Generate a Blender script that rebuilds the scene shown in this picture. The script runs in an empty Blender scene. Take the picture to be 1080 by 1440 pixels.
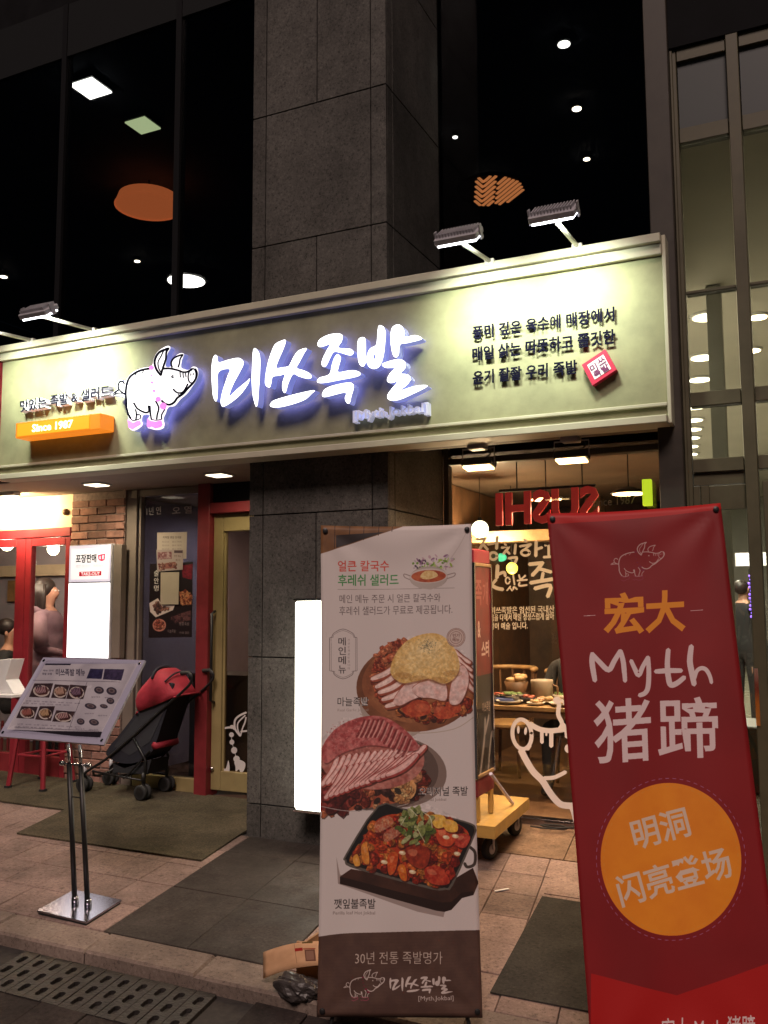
import bpy, bmesh, math, random
import numpy as np
from mathutils import Vector, Matrix
from mathutils.geometry import tessellate_polygon

random.seed(7); RNG = np.random.default_rng(7)
SC = bpy.context.scene
COL = SC.collection
# ------------------------------------------------------------------ camera
PITCH, YAW, ROLL, FPX = math.radians(5.797), math.radians(25.16), math.radians(-0.306), 1275.5
CAMZ = 1.55
cp, sp, cy, sy, cr, sr = math.cos(PITCH), math.sin(PITCH), math.cos(YAW), math.sin(YAW), math.cos(ROLL), math.sin(ROLL)
FW = np.array([-sy * cp, cy * cp, sp]); _r = np.array([cy, sy, 0.0]); _u = np.cross(_r, FW)
RT = cr * _r + sr * _u; UP = -sr * _r + cr * _u
cam = bpy.data.cameras.new('camera'); camo = bpy.data.objects.new('camera', cam); COL.objects.link(camo)
cam.sensor_fit = 'VERTICAL'; cam.sensor_height = 24.0; cam.lens = FPX / 1440 * 24.0
cam.clip_start = 0.05; cam.clip_end = 500
camo.matrix_world = Matrix(((RT[0], UP[0], -FW[0], 0), (RT[1], UP[1], -FW[1], 0), (RT[2], UP[2], -FW[2], CAMZ), (0, 0, 0, 1)))
SC.camera = camo
SC.render.engine = 'CYCLES'
SC.cycles.use_denoising = True
SC.cycles.max_bounces = 8; SC.cycles.transparent_max_bounces = 12
SC.cycles.sample_clamp_indirect = 4.0
SC.cycles.caustics_reflective = False; SC.cycles.caustics_refractive = False
# ------------------------------------------------------------------ night sky, soft city light, exposure
SUN_EL, SUN_AZ = math.radians(48), math.radians(163)
world = bpy.data.worlds.new('World'); SC.world = world; world.use_nodes = True
wn = world.node_tree.nodes; wl = world.node_tree.links
sky = wn.new('ShaderNodeTexSky'); sky.sky_type = 'NISHITA'; sky.sun_disc = False
sky.sun_elevation = SUN_EL; sky.sun_rotation = SUN_AZ
wn['Background'].inputs[1].default_value = 0.002
wl.new(sky.outputs[0], wn['Background'].inputs[0])
sl = bpy.data.lights.new('sun', 'SUN'); sl.energy = 2.05; sl.angle = math.radians(20); sl.color = (1.0, 0.77, 0.69)
so = bpy.data.objects.new('sun', sl); COL.objects.link(so)
_d = Vector((math.sin(SUN_AZ) * math.cos(SUN_EL), math.cos(SUN_AZ) * math.cos(SUN_EL), math.sin(SUN_EL)))
so.rotation_euler = _d.to_track_quat('Z', 'Y').to_euler()
vs = SC.view_settings; vs.view_transform = 'Standard'; vs.look = 'None'; vs.exposure = 0.0; vs.gamma = 1.0; vs.use_curve_mapping = False

# ------------------------------------------------------------------ measuring the place from the photograph
CAM = np.array([0, 0, CAMZ])
def ray(x, y): return FW + RT * ((x - 540) / FPX) - UP * ((y - 720) / FPX)
def at(x, y, Y):
    d = ray(x, y); return Vector(CAM + d * (Y / d[1]))
def atx(x, y, X):
    d = ray(x, y); return Vector(CAM + d * (X / d[0]))
def atz(x, y, Z):
    d = ray(x, y); return Vector(CAM + d * ((Z - CAMZ) / d[2]))
SL, SX = 0.03, -0.012                       # the pavement falls gently to the kerb
def gz(x, y): return SL * (y - 6.0) + SX * x
def gnd(x, y):
    d = ray(x, y); t = (-SL * 6 - CAMZ) / (d[2] - SL * d[1] - SX * d[0]); return Vector(CAM + d * t)

# ------------------------------------------------------------------ materials
MATS = {}
def mat(name, col, rough=0.6, metal=0.0, nscale=0, namt=0.0, bump=0.0, bscale=None, emit=None, estr=0.0, spec=0.5, col2=None, coat=0.0, detail=5.0, rnd=0.0, coords='Position'):
    m = bpy.data.materials.new(name); m.use_nodes = True
    nt = m.node_tree; b = nt.nodes['Principled BSDF']
    b.inputs['Base Color'].default_value = (*col, 1); b.inputs['Roughness'].default_value = rough
    b.inputs['Metallic'].default_value = metal; b.inputs['Specular IOR Level'].default_value = spec
    b.inputs['Coat Weight'].default_value = coat
    if emit is not None:
        b.inputs['Emission Color'].default_value = (*emit, 1); b.inputs['Emission Strength'].default_value = estr
    if nscale or bump or rnd:
        tc = nt.nodes.new('ShaderNodeNewGeometry')
    last = None
    if nscale:
        n = nt.nodes.new('ShaderNodeTexNoise'); n.inputs['Scale'].default_value = nscale; n.inputs['Detail'].default_value = detail; n.inputs['Roughness'].default_value = 0.62
        nt.links.new(tc.outputs[coords], n.inputs['Vector'])
        rp = nt.nodes.new('ShaderNodeValToRGB'); rp.color_ramp.elements[0].position = 0.33; rp.color_ramp.elements[1].position = 0.67
        c2 = col2 if col2 else tuple(min(1, c * (1 + namt)) for c in col)
        c1 = col if col2 else tuple(c * (1 - namt) for c in col)
        rp.color_ramp.elements[0].color = (*c1, 1); rp.color_ramp.elements[1].color = (*c2, 1)
        nt.links.new(n.outputs[0], rp.inputs[0]); last = rp.outputs[0]
        rr = nt.nodes.new('ShaderNodeMapRange'); rr.inputs[3].default_value = max(0.02, rough - 0.12); rr.inputs[4].default_value = min(1, rough + 0.12)
        nt.links.new(n.outputs[0], rr.inputs[0]); nt.links.new(rr.outputs[0], b.inputs['Roughness'])
    if rnd:
        oi = nt.nodes.new('ShaderNodeObjectInfo'); mr = nt.nodes.new('ShaderNodeMapRange'); mr.inputs[3].default_value = 1 - rnd; mr.inputs[4].default_value = 1 + rnd
        nt.links.new(oi.outputs['Random'], mr.inputs[0])
        hs = nt.nodes.new('ShaderNodeHueSaturation'); nt.links.new(mr.outputs[0], hs.inputs['Value'])
        if last: nt.links.new(last, hs.inputs['Color'])
        else: hs.inputs['Color'].default_value = (*col, 1)
        last = hs.outputs[0]
    if last: nt.links.new(last, b.inputs['Base Color'])
    if bump:
        n2 = nt.nodes.new('ShaderNodeTexNoise'); n2.inputs['Scale'].default_value = bscale or nscale or 40; n2.inputs['Detail'].default_value = 6
        nt.links.new(tc.outputs[coords], n2.inputs['Vector'])
        bp = nt.nodes.new('ShaderNodeBump'); bp.inputs['Strength'].default_value = bump; bp.inputs['Distance'].default_value = 0.01
        nt.links.new(n2.outputs[0], bp.inputs['Height']); nt.links.new(bp.outputs[0], b.inputs['Normal'])
    MATS[name] = m
    return m
def emat(name, col, s):
    m = bpy.data.materials.new(name); m.use_nodes = True; nt = m.node_tree
    b = nt.nodes['Principled BSDF']; b.inputs['Base Color'].default_value = (*[min(.8, c) for c in col], 1); b.inputs['Roughness'].default_value = .5
    b.inputs['Emission Color'].default_value = (*col, 1); b.inputs['Emission Strength'].default_value = s
    MATS[name] = m; return m
def granite(name, base, dark, light, rough=.55, rnd=.08, stain=.25, sc=48, spots=0.0):
    m = bpy.data.materials.new(name); m.use_nodes = True; nt = m.node_tree; b = nt.nodes['Principled BSDF']; b.inputs['Specular IOR Level'].default_value = .18
    tc = nt.nodes.new('ShaderNodeNewGeometry'); L = nt.links.new; P = tc.outputs['Position']
    def noise(s_, d=6, r_=.6):
        n = nt.nodes.new('ShaderNodeTexNoise'); n.inputs['Scale'].default_value = s_; n.inputs['Detail'].default_value = d; n.inputs['Roughness'].default_value = r_; L(P, n.inputs['Vector']); return n.outputs[0]
    def rng(x, a, c, lo, hi):
        r_ = nt.nodes.new('ShaderNodeMapRange'); r_.inputs[1].default_value = a; r_.inputs[2].default_value = c; r_.inputs[3].default_value = lo; r_.inputs[4].default_value = hi; L(x, r_.inputs[0]); return r_.outputs[0]
    def mul(x, y):
        r_ = nt.nodes.new('ShaderNodeMath'); r_.operation = 'MULTIPLY'; L(x, r_.inputs[0]); L(y, r_.inputs[1]); return r_.outputs[0]
    n = noise(sc, 7, .82)
    rp = nt.nodes.new('ShaderNodeValToRGB'); e = rp.color_ramp.elements
    e[0].position = .40; e[0].color = (*dark, 1); e[1].position = .62; e[1].color = (*light, 1)
    k = e.new(.455); k.color = (*base, 1); k = e.new(.545); k.color = (*base, 1)
    L(n, rp.inputs[0])
    v = mul(rng(noise(1.7), .32, .68, 1 - stain, 1 + stain * .7), rng(noise(7, 8, .7), .3, .7, 1 - stain * .6, 1 + stain * .5))
    oi = nt.nodes.new('ShaderNodeObjectInfo'); v = mul(v, rng(oi.outputs['Random'], 0, 1, 1 - rnd, 1 + rnd))
    if spots:
        vo = nt.nodes.new('ShaderNodeTexVoronoi'); vo.inputs['Scale'].default_value = 5.5; L(P, vo.inputs['Vector'])
        v = mul(v, rng(vo.outputs['Distance'], .07, .12, 1 - spots, 1)); v = mul(v, rng(noise(3.1, 9, .75), .36, .46, 1 - spots * .7, 1))
    hs = nt.nodes.new('ShaderNodeHueSaturation'); L(rp.outputs[0], hs.inputs['Color']); L(v, hs.inputs['Value']); L(hs.outputs[0], b.inputs['Base Color'])
    L(rng(noise(5, 6), .3, .7, rough - .14, min(1, rough + .14)), b.inputs['Roughness'])
    bp = nt.nodes.new('ShaderNodeBump'); bp.inputs['Strength'].default_value = .3; bp.inputs['Distance'].default_value = .004; L(n, bp.inputs['Height']); L(bp.outputs[0], b.inputs['Normal'])
    MATS[name] = m; return m
def glass(name, tint=(1, 1, 1), refl=1.0, rough=0.0):
    m = bpy.data.materials.new(name); m.use_nodes = True; nt = m.node_tree; nt.nodes.remove(nt.nodes['Principled BSDF'])
    t = nt.nodes.new('ShaderNodeBsdfTransparent'); t.inputs[0].default_value = (*tint, 1)
    g = nt.nodes.new('ShaderNodeBsdfGlossy'); g.inputs['Roughness'].default_value = rough
    fr = nt.nodes.new('ShaderNodeLayerWeight'); fr.inputs[0].default_value = .5; L = nt.links.new
    pw = nt.nodes.new('ShaderNodeMath'); pw.operation = 'POWER'; pw.inputs[1].default_value = 5; L(fr.outputs['Facing'], pw.inputs[0])
    mu = nt.nodes.new('ShaderNodeMath'); mu.operation = 'MULTIPLY_ADD'; mu.inputs[1].default_value = .9 * refl; mu.inputs[2].default_value = .035 * refl
    mx = nt.nodes.new('ShaderNodeMixShader')
    L(pw.outputs[0], mu.inputs[0]); L(mu.outputs[0], mx.inputs[0]); L(t.outputs[0], mx.inputs[1]); L(g.outputs[0], mx.inputs[2]); L(mx.outputs[0], nt.nodes['Material Output'].inputs[0])
    MATS[name] = m; return m

# ------------------------------------------------------------------ mesh building
def tag(o, label=None, cat=None, group=None, kind=None):
    if label: o['label'] = label
    if cat: o['category'] = cat
    if group: o['group'] = group
    if kind: o['kind'] = kind
    return o
def empty(name, loc=(0, 0, 0), label=None, cat=None, group=None, kind=None, rot=None):
    o = bpy.data.objects.new(name, None); COL.objects.link(o); o.location = loc; o.empty_display_size = .1
    if rot is not None: o.rotation_euler = rot
    return tag(o, label, cat, group, kind)
class MB:
    def __init__(s): s.v = []; s.f = []; s.m = []; s.uv = {}
    def add(s, vs, fs, mi=0, M=None):
        b = len(s.v)
        for p in vs:
            p = Vector(p)
            s.v.append(M @ p if M is not None else p)
        for f in fs: s.f.append(tuple(b + i for i in f)); s.m.append(mi)
        return s
    def box(s, a, b, mi=0, M=None, bev=0.0):
        x0, y0, z0 = a; x1, y1, z1 = b
        if bev > 0:
            bm = bmesh.new(); bmesh.ops.create_cube(bm, size=1)
            for v in bm.verts: v.co = Vector(((x0 + x1) / 2 + v.co.x * (x1 - x0), (y0 + y1) / 2 + v.co.y * (y1 - y0), (z0 + z1) / 2 + v.co.z * (z1 - z0)))
            bmesh.ops.bevel(bm, geom=bm.edges[:], offset=bev, segments=1, affect='EDGES')
            bm.verts.ensure_lookup_table(); bm.verts.index_update()
            r = s.add([v.co.copy() for v in bm.verts], [[v.index for v in f.verts] for f in bm.faces], mi, M); bm.free(); return r
        return s.add([(x0, y0, z0), (x1, y0, z0), (x1, y1, z0), (x0, y1, z0), (x0, y0, z1), (x1, y0, z1), (x1, y1, z1), (x0, y1, z1)],
                     [(0, 3, 2, 1), (4, 5, 6, 7), (0, 1, 5, 4), (1, 2, 6, 5), (2, 3, 7, 6), (3, 0, 4, 7)], mi, M)
    def tube(s, pts, r, n=8, mi=0, M=None, cap=True):
        pts = [Vector(p) for p in pts]; k = len(pts); rs = r if isinstance(r, (list, tuple)) else [r] * k
        vs, fs = [], []; ref = None
        for i, p in enumerate(pts):
            d = (pts[min(i + 1, k - 1)] - pts[max(i - 1, 0)]).normalized()
            if ref is None: ref = d.orthogonal().normalized()
            ref = (ref - d * ref.dot(d)).normalized(); q = d.cross(ref)
            for j in range(n):
                a = 2 * math.pi * j / n; vs.append(p + (ref * math.cos(a) + q * math.sin(a)) * rs[i])
        for i in range(k - 1):
            for j in range(n):
                j2 = (j + 1) % n; fs.append((i * n + j, i * n + j2, (i + 1) * n + j2, (i + 1) * n + j))
        if cap: fs.append(tuple(range(n - 1, -1, -1))); fs.append(tuple((k - 1) * n + j for j in range(n)))
        return s.add(vs, fs, mi, M)
    def lathe(s, prof, c=(0, 0, 0), n=20, mi=0, M=None):
        vs, fs = [], []
        for (r, z) in prof:
            for j in range(n):
                a = 2 * math.pi * j / n; vs.append((c[0] + r * math.cos(a), c[1] + r * math.sin(a), c[2] + z))
        for i in range(len(prof) - 1):
            for j in range(n):
                j2 = (j + 1) % n; fs.append((i * n + j, i * n + j2, (i + 1) * n + j2, (i + 1) * n + j))
        fs.append(tuple(range(n - 1, -1, -1))); fs.append(tuple((len(prof) - 1) * n + j for j in range(n)))
        return s.add(vs, fs, mi, M)
    def sphere(s, c, r, n=14, mi=0, sc=(1, 1, 1), M=None):
        prof = [(r * math.sin(math.pi * i / (n // 2)) + 1e-5, -r * math.cos(math.pi * i / (n // 2))) for i in range(n // 2 + 1)]
        T = Matrix.Translation(Vector(c)) @ Matrix.Diagonal((*sc, 1))
        return s.lathe(prof, (0, 0, 0), n, mi, (M @ T) if M is not None else T)
    def prism(s, poly, f0, f1=None, mi=0, holes=(), ms=None):
        """poly: 2D points; f0, f1 map a 2D point to the front and the back in space."""
        loops = [list(poly)] + [list(h) for h in holes]
        allp = [p for l in loops for p in l]
        tri = tessellate_polygon([[Vector((p[0], p[1], 0)) for p in l] for l in loops])
        b = len(s.v)
        for p in allp: s.v.append(Vector(f0(p)))
        for t in tri: s.f.append(tuple(b + i for i in t)); s.m.append(mi)
        if f1:
            b2 = len(s.v)
            for p in allp: s.v.append(Vector(f1(p)))
            for t in tri: s.f.append(tuple(b2 + i for i in reversed(t))); s.m.append(mi if ms is None else ms)
            o = 0
            for l in loops:
                k = len(l)
                for i in range(k):
                    j = (i + 1) % k
                    s.f.append((b + o + i, b + o + j, b2 + o + j, b2 + o + i)); s.m.append(mi if ms is None else ms)
                o += k
        return s
    def build(s, name, mats, parent=None, smooth=False, local=False, uvfn=None, autosm=None):
        me = bpy.data.meshes.new(name)
        off = Vector((0, 0, 0))
        if parent is not None and not local:
            off = world_loc(parent)
        me.from_pydata([tuple(v - off) for v in s.v], [], s.f)
        if not isinstance(mats, (list, tuple)): mats = [mats]
        for m in mats: me.materials.append(m)
        if len(mats) > 1: me.polygons.foreach_set('material_index', s.m)
        bm = bmesh.new(); bm.from_mesh(me); bmesh.ops.recalc_face_normals(bm, faces=bm.faces); bm.to_mesh(me); bm.free()
        if smooth: me.polygons.foreach_set('use_smooth', [True] * len(me.polygons))
        me.update()
        if autosm: me.set_sharp_from_angle(angle=math.radians(autosm))
        o = bpy.data.objects.new(name, me); COL.objects.link(o)
        if parent is not None: o.parent = parent
        return o
def world_loc(o):
    l = Vector(o.location); p = o.parent
    while p is not None: l += Vector(p.location); p = p.parent
    return l
def origin(o, loc):
    """move a top-level mesh's origin to loc, its shape staying put"""
    o.data.transform(Matrix.Translation(-Vector(loc))); o.location = loc; return o
def catmull(P, closed=True, k=4):
    P = [np.array(p, float) for p in P]; n = len(P); out = []
    rng = range(n if closed else n - 1)
    for i in rng:
        p0 = P[(i - 1) % n] if closed or i > 0 else P[0]; p1 = P[i]; p2 = P[(i + 1) % n]; p3 = P[(i + 2) % n] if closed or i + 2 < n else P[-1]
        for j in range(k):
            t = j / k
            out.append(tuple(0.5 * (2 * p1 + (p2 - p0) * t + (2 * p0 - 5 * p1 + 4 * p2 - p3) * t * t + (3 * p1 - p0 - 3 * p2 + p3) * t ** 3)))
    if not closed: out.append(tuple(P[-1]))
    return out
def ribbon(P, w, k=4, taper=0.0, curve=True):
    """a brush stroke: outline polygon round a polyline (2D)"""
    Q = catmull(P, False, k) if curve and len(P) > 2 else [tuple(map(float, p)) for p in P]
    Q = [np.array(q) for q in Q]; n = len(Q); L, R_ = [], []
    for i in range(n):
        d = Q[min(i + 1, n - 1)] - Q[max(i - 1, 0)]; d = d / (np.linalg.norm(d) + 1e-9); nn = np.array([-d[1], d[0]])
        t = i / max(1, n - 1); ww = w / 2 * (1 - taper * abs(2 * t - 1) ** 2)
        L.append(Q[i] + nn * ww); R_.append(Q[i] - nn * ww)
    d0 = Q[0] - Q[1]; d0 = d0 / (np.linalg.norm(d0) + 1e-9); d1 = Q[-1] - Q[-2]; d1 = d1 / (np.linalg.norm(d1) + 1e-9); e = w / 2 * (1 - taper)
    return [tuple(q) for q in L] + [tuple(Q[-1] + d1 * e * .8)] + [tuple(q) for q in reversed(R_)] + [tuple(Q[0] + d0 * e * .8)]
def ellipse(cx, cy_, rx, ry, n=28, rot=0):
    c, s_ = math.cos(rot), math.sin(rot)
    return [(cx + rx * math.cos(2 * math.pi * i / n) * c - ry * math.sin(2 * math.pi * i / n) * s_, cy_ + rx * math.cos(2 * math.pi * i / n) * s_ + ry * math.sin(2 * math.pi * i / n) * c) for i in range(n)]

# ------------------------------------------------------------------ lettering
_TX = {}
def text_mesh(s, bold=0.0, extrude=0.0):
    key = (s, bold, extrude)
    if key in _TX: return _TX[key]
    c = bpy.data.curves.new('t', 'FONT'); c.body = s; c.offset = bold; c.extrude = extrude; c.resolution_u = 2
    o = bpy.data.objects.new('t', c); COL.objects.link(o)
    dg = bpy.context.evaluated_depsgraph_get(); e = o.evaluated_get(dg); m = e.to_mesh()
    m.calc_loop_triangles()
    v = np.array([tuple(q.co) for q in m.vertices]); t = [tuple(q.vertices) for q in m.loop_triangles]
    e.to_mesh_clear(); bpy.data.objects.remove(o); bpy.data.curves.remove(c)
    lo, hi = v.min(0), v.max(0); v[:, 0] = (v[:, 0] - lo[0]) / (hi[0] - lo[0]); v[:, 1] = (v[:, 1] - lo[1]) / (hi[1] - lo[1])
    if extrude: v[:, 2] = (v[:, 2] - lo[2]) / (hi[2] - lo[2])
    _TX[key] = (v, t); return _TX[key]
def text_solid(mb, s, bl, br, tl, depth, bold=0.0, mi=0):
    """raised lettering: bl, br, tl are corners in space, depth is the vector from front to back"""
    v, t = text_mesh(s, bold, .05)
    bl, br, tl, depth = Vector(bl), Vector(br), Vector(tl), Vector(depth)
    mb.add([bl + (br - bl) * p[0] + (tl - bl) * p[1] + depth * (1 - p[2]) for p in v], t, mi)

# ------------------------------------------------------------------ printed matter (drawn here, pixel by pixel)
def homography(src, dst):
    A = []
    for (x, y), (u, v) in zip(src, dst):
        A.append([x, y, 1, 0, 0, 0, -u * x, -u * y, -u]); A.append([0, 0, 0, x, y, 1, -v * x, -v * y, -v])
    return np.linalg.svd(np.array(A, float))[2][-1].reshape(3, 3)
def fbm(h, w, base=6, octs=4, seed=0):
    r = np.random.default_rng(seed); out = np.zeros((h, w)); amp = 1; tot = 0
    for o in range(octs):
        n = base * 2 ** o; g = r.random((int(n * h / max(h, w)) + 3, int(n * w / max(h, w)) + 3))
        yy = np.linspace(0, g.shape[0] - 1.001, h); xx = np.linspace(0, g.shape[1] - 1.001, w)
        y0 = yy.astype(int); x0 = xx.astype(int); fy = (yy - y0)[:, None]; fx = (xx - x0)[None]
        fy = fy * fy * (3 - 2 * fy); fx = fx * fx * (3 - 2 * fx)
        a = g[y0][:, x0]; b = g[y0][:, x0 + 1]; c = g[y0 + 1][:, x0]; d = g[y0 + 1][:, x0 + 1]
        out += amp * ((a * (1 - fx) + b * fx) * (1 - fy) + (c * (1 - fx) + d * fx) * fy); tot += amp; amp *= .55
    return out / tot
class Canvas:
    """corners: the print's four corners (tl, tr, bl, br) in the units the drawing is given in"""
    def __init__(s, w, h, corners, col, ss=2):
        s.W, s.Hh, s.ss = w * ss, h * ss, ss
        s.a = np.empty((s.Hh, s.W, 3), np.float32); s.a[:] = col
        s.H = homography(corners, [(0, 0), (s.W, 0), (0, s.Hh), (s.W, s.Hh)])
    def T(s, P):
        P = np.asarray(P, float); q = np.c_[P, np.ones(len(P))] @ s.H.T; return q[:, :2] / q[:, 2:]
    def mask(s, Q):
        x0 = max(0, int(Q[:, 0].min())); x1 = min(s.W, int(Q[:, 0].max()) + 2); y0 = max(0, int(Q[:, 1].min())); y1 = min(s.Hh, int(Q[:, 1].max()) + 2)
        if x1 <= x0 or y1 <= y0: return None
        xs = np.arange(x0, x1) + .5; m = np.zeros((y1 - y0, x1 - x0), bool)
        for (ax, ay), (bx, by) in zip(Q, np.roll(Q, -1, 0)):
            if ay == by: continue
            lo, hi = (ay, by) if ay < by else (by, ay)
            r0 = max(y0, math.ceil(lo - .5)); r1 = min(y1, math.ceil(hi - .5))
            if r1 <= r0: continue
            yy = np.arange(r0, r1) + .5; xi = ax + (yy - ay) * (bx - ax) / (by - ay)
            m[r0 - y0:r1 - y0] ^= xs[None] >= xi[:, None]
        return x0, x1, y0, y1, m
    def poly(s, P, col, a=1.0, mix=None, nb=10, seed=1):
        r = s.mask(s.T(P))
        if r is None: return
        x0, x1, y0, y1, m = r; reg = s.a[y0:y1, x0:x1]
        c = np.array(col, np.float32)
        if mix is not None:
            n = fbm(y1 - y0, x1 - x0, nb, 4, seed); n = np.clip((n - .3) / .4, 0, 1)[..., None]
            c = c * (1 - n) + np.array(mix, np.float32) * n; c = c[m]
        reg[m] = reg[m] * (1 - a) + c * a
    def stroke(s, P, w, col, a=1.0, taper=0.0, curve=True): s.poly(ribbon(P, w, taper=taper, curve=curve), col, a)
    def text(s, t, bl, br, tl, col, bold=0.0, a=1.0):
        v, tr = text_mesh(t, bold); bl, br, tl = map(np.array, (bl, br, tl))
        P = s.T(bl + v[:, :1] * (br - bl) + v[:, 1:2] * (tl - bl)); c = np.array(col, np.float32)
        for i, j, k in tr:
            q = P[[i, j, k]]; x0 = max(0, int(q[:, 0].min())); x1 = min(s.W, int(q[:, 0].max()) + 2); y0 = max(0, int(q[:, 1].min())); y1 = min(s.Hh, int(q[:, 1].max()) + 2)
            if x1 <= x0 or y1 <= y0: continue
            X = np.arange(x0, x1)[None] + .5; Y = np.arange(y0, y1)[:, None] + .5
            e = [(q[(n + 1) % 3, 0] - q[n, 0]) * (Y - q[n, 1]) - (q[(n + 1) % 3, 1] - q[n, 1]) * (X - q[n, 0]) for n in range(3)]
            m = ((e[0] >= 0) & (e[1] >= 0) & (e[2] >= 0)) | ((e[0] <= 0) & (e[1] <= 0) & (e[2] <= 0))
            reg = s.a[y0:y1, x0:x1]; reg[m] = reg[m] * (1 - a) + c * a
    def line(s, t, x0, x1, yt, yb, col, bold=0.0, a=1.0, dy=0.0):
        s.text(t, (x0, yb), (x1, yb + dy), (x0, yt), col, bold, a)
    def meat(s, P, cols, n=60, size=5, seed=3, dark=None):
        """a heap of glossy cut pieces inside the outline P"""
        r = random.Random(seed); P = np.array(P); lo, hi = P.min(0), P.max(0)
        s.poly(P, dark or cols[0], 1, cols[1], 8, seed)
        Q = [tuple(p) for p in P]
        def inside(x, y):
            c = False
            for (ax, ay), (bx, by) in zip(Q, Q[1:] + Q[:1]):
                if (ay > y) != (by > y) and x < ax + (y - ay) * (bx - ax) / (by - ay): c = not c
            return c
        for i in range(n):
            for _ in range(12):
                x, y = r.uniform(lo[0], hi[0]), r.uniform(lo[1], hi[1])
                if inside(x, y): break
            else: continue
            rx = size * r.uniform(.5, 1.2); ry = rx * r.uniform(.5, .9); ro = r.uniform(0, 3.1)
            c = np.array(r.choice(cols)); pts = ellipse(x, y, rx, ry, 9, ro); pts = [(px + r.uniform(-.2, .2) * rx, py + r.uniform(-.2, .2) * ry) for px, py in pts]
            sh = [(px + rx * .12, py + ry * .3) for px, py in pts]
            s.poly(sh, c * .35, .7); s.poly(catmull(pts, True, 2), c, 1, c * .6, 4, seed + i)
            hx = [(x + (px - x) * .35 - rx * .25, y + (py - y) * .3 - ry * .3) for px, py in pts]
            s.poly(hx, np.minimum(1, c * 1.25 + .12), .6)
    def slices(s, x0, y0, x1, y1, n, L, ang, cin, cedge, w=6, seed=1):
        """a row of overlapping slices from (x0, y0) to (x1, y1), each long L at angle ang"""
        r = random.Random(seed)
        for i in range(n):
            t = i / max(1, n - 1); x = x0 + (x1 - x0) * t; y = y0 + (y1 - y0) * t; a_ = ang[0] + (ang[1] - ang[0]) * t + r.uniform(-.06, .06)
            dx, dy = math.cos(a_) * L / 2, math.sin(a_) * L / 2; b = r.uniform(-.12, .12) * L
            P = [(x - dx, y - dy), (x - dy * .15 + b * .1, y + dx * .12), (x + dx, y + dy)]
            s.stroke([(p[0] + 1.2, p[1] + 1.2) for p in P], w + 1.4, (.25, .1, .07), .7, .35)
            s.stroke(P, w, cedge, 1, .35); s.stroke([(p[0] - .6, p[1] - .9) for p in P], w * .62, cin, 1, .4)
            s.stroke([(p[0] - .9, p[1] - 1.7) for p in P], w * .2, np.minimum(1, np.array(cin) * 1.1), .8, .5)
    def grain(s, P, amt=.25, nb=40, seed=9):
        r = s.mask(s.T(P))
        if r is None: return
        x0, x1, y0, y1, m = r; n = (fbm(y1 - y0, x1 - x0, nb, 4, seed) - .5) * 2; n2 = np.random.default_rng(seed).random((y1 - y0, x1 - x0)) - .5
        f = 1 + amt * (1.6 * n + .5 * n2); reg = s.a[y0:y1, x0:x1]; reg[m] = np.clip(reg[m] * f[m][:, None], 0, 1)
    def soften(s, P, k=2):
        r = s.mask(s.T(P))
        if r is None: return
        x0, x1, y0, y1, m = r; reg = s.a[y0:y1, x0:x1].copy()
        for _ in range(k):
            p = np.pad(reg, ((1, 1), (1, 1), (0, 0)), 'edge'); reg = (p[:-2, 1:-1] + p[2:, 1:-1] + p[1:-1, :-2] + p[1:-1, 2:] + 2 * p[1:-1, 1:-1]) / 6
        s.a[y0:y1, x0:x1][m] = reg[m]
    def speck(s, amt=.03, seed=5):
        s.a *= 1 + amt * (np.random.default_rng(seed).random(s.a.shape[:2])[..., None] - .5) * 2
    def image(s, name):
        a = s.a.reshape(s.Hh // s.ss, s.ss, s.W // s.ss, s.ss, 3).mean((1, 3)); a = np.clip(a, 0, 1)
        h, w = a.shape[:2]; im = bpy.data.images.new(name, w, h)
        im.pixels.foreach_set(np.dstack([a[::-1], np.ones((h, w))]).astype(np.float32).ravel()); im.pack(); return im
def imgmat(name, canvas, rough=.6, emit=0.0, coat=0.0, weave=0.0, metal=0.0):
    im = canvas.image(name); m = bpy.data.materials.new(name); m.use_nodes = True; nt = m.node_tree; b = nt.nodes['Principled BSDF']
    t = nt.nodes.new('ShaderNodeTexImage'); t.image = im; t.extension = 'EXTEND'
    nt.links.new(t.outputs[0], b.inputs['Base Color']); b.inputs['Roughness'].default_value = rough; b.inputs['Coat Weight'].default_value = coat; b.inputs['Coat Roughness'].default_value = .08
    if emit: nt.links.new(t.outputs[0], b.inputs['Emission Color']); b.inputs['Emission Strength'].default_value = emit
    if weave:
        tc = nt.nodes.new('ShaderNodeTexCoord'); n = nt.nodes.new('ShaderNodeTexNoise'); n.inputs['Scale'].default_value = 260; nt.links.new(tc.outputs['Object'], n.inputs[0])
        bp = nt.nodes.new('ShaderNodeBump'); bp.inputs['Strength'].default_value = weave; bp.inputs['Distance'].default_value = .002; nt.links.new(n.outputs[0], bp.inputs['Height']); nt.links.new(bp.outputs[0], b.inputs['Normal'])
    MATS[name] = m; return m
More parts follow.
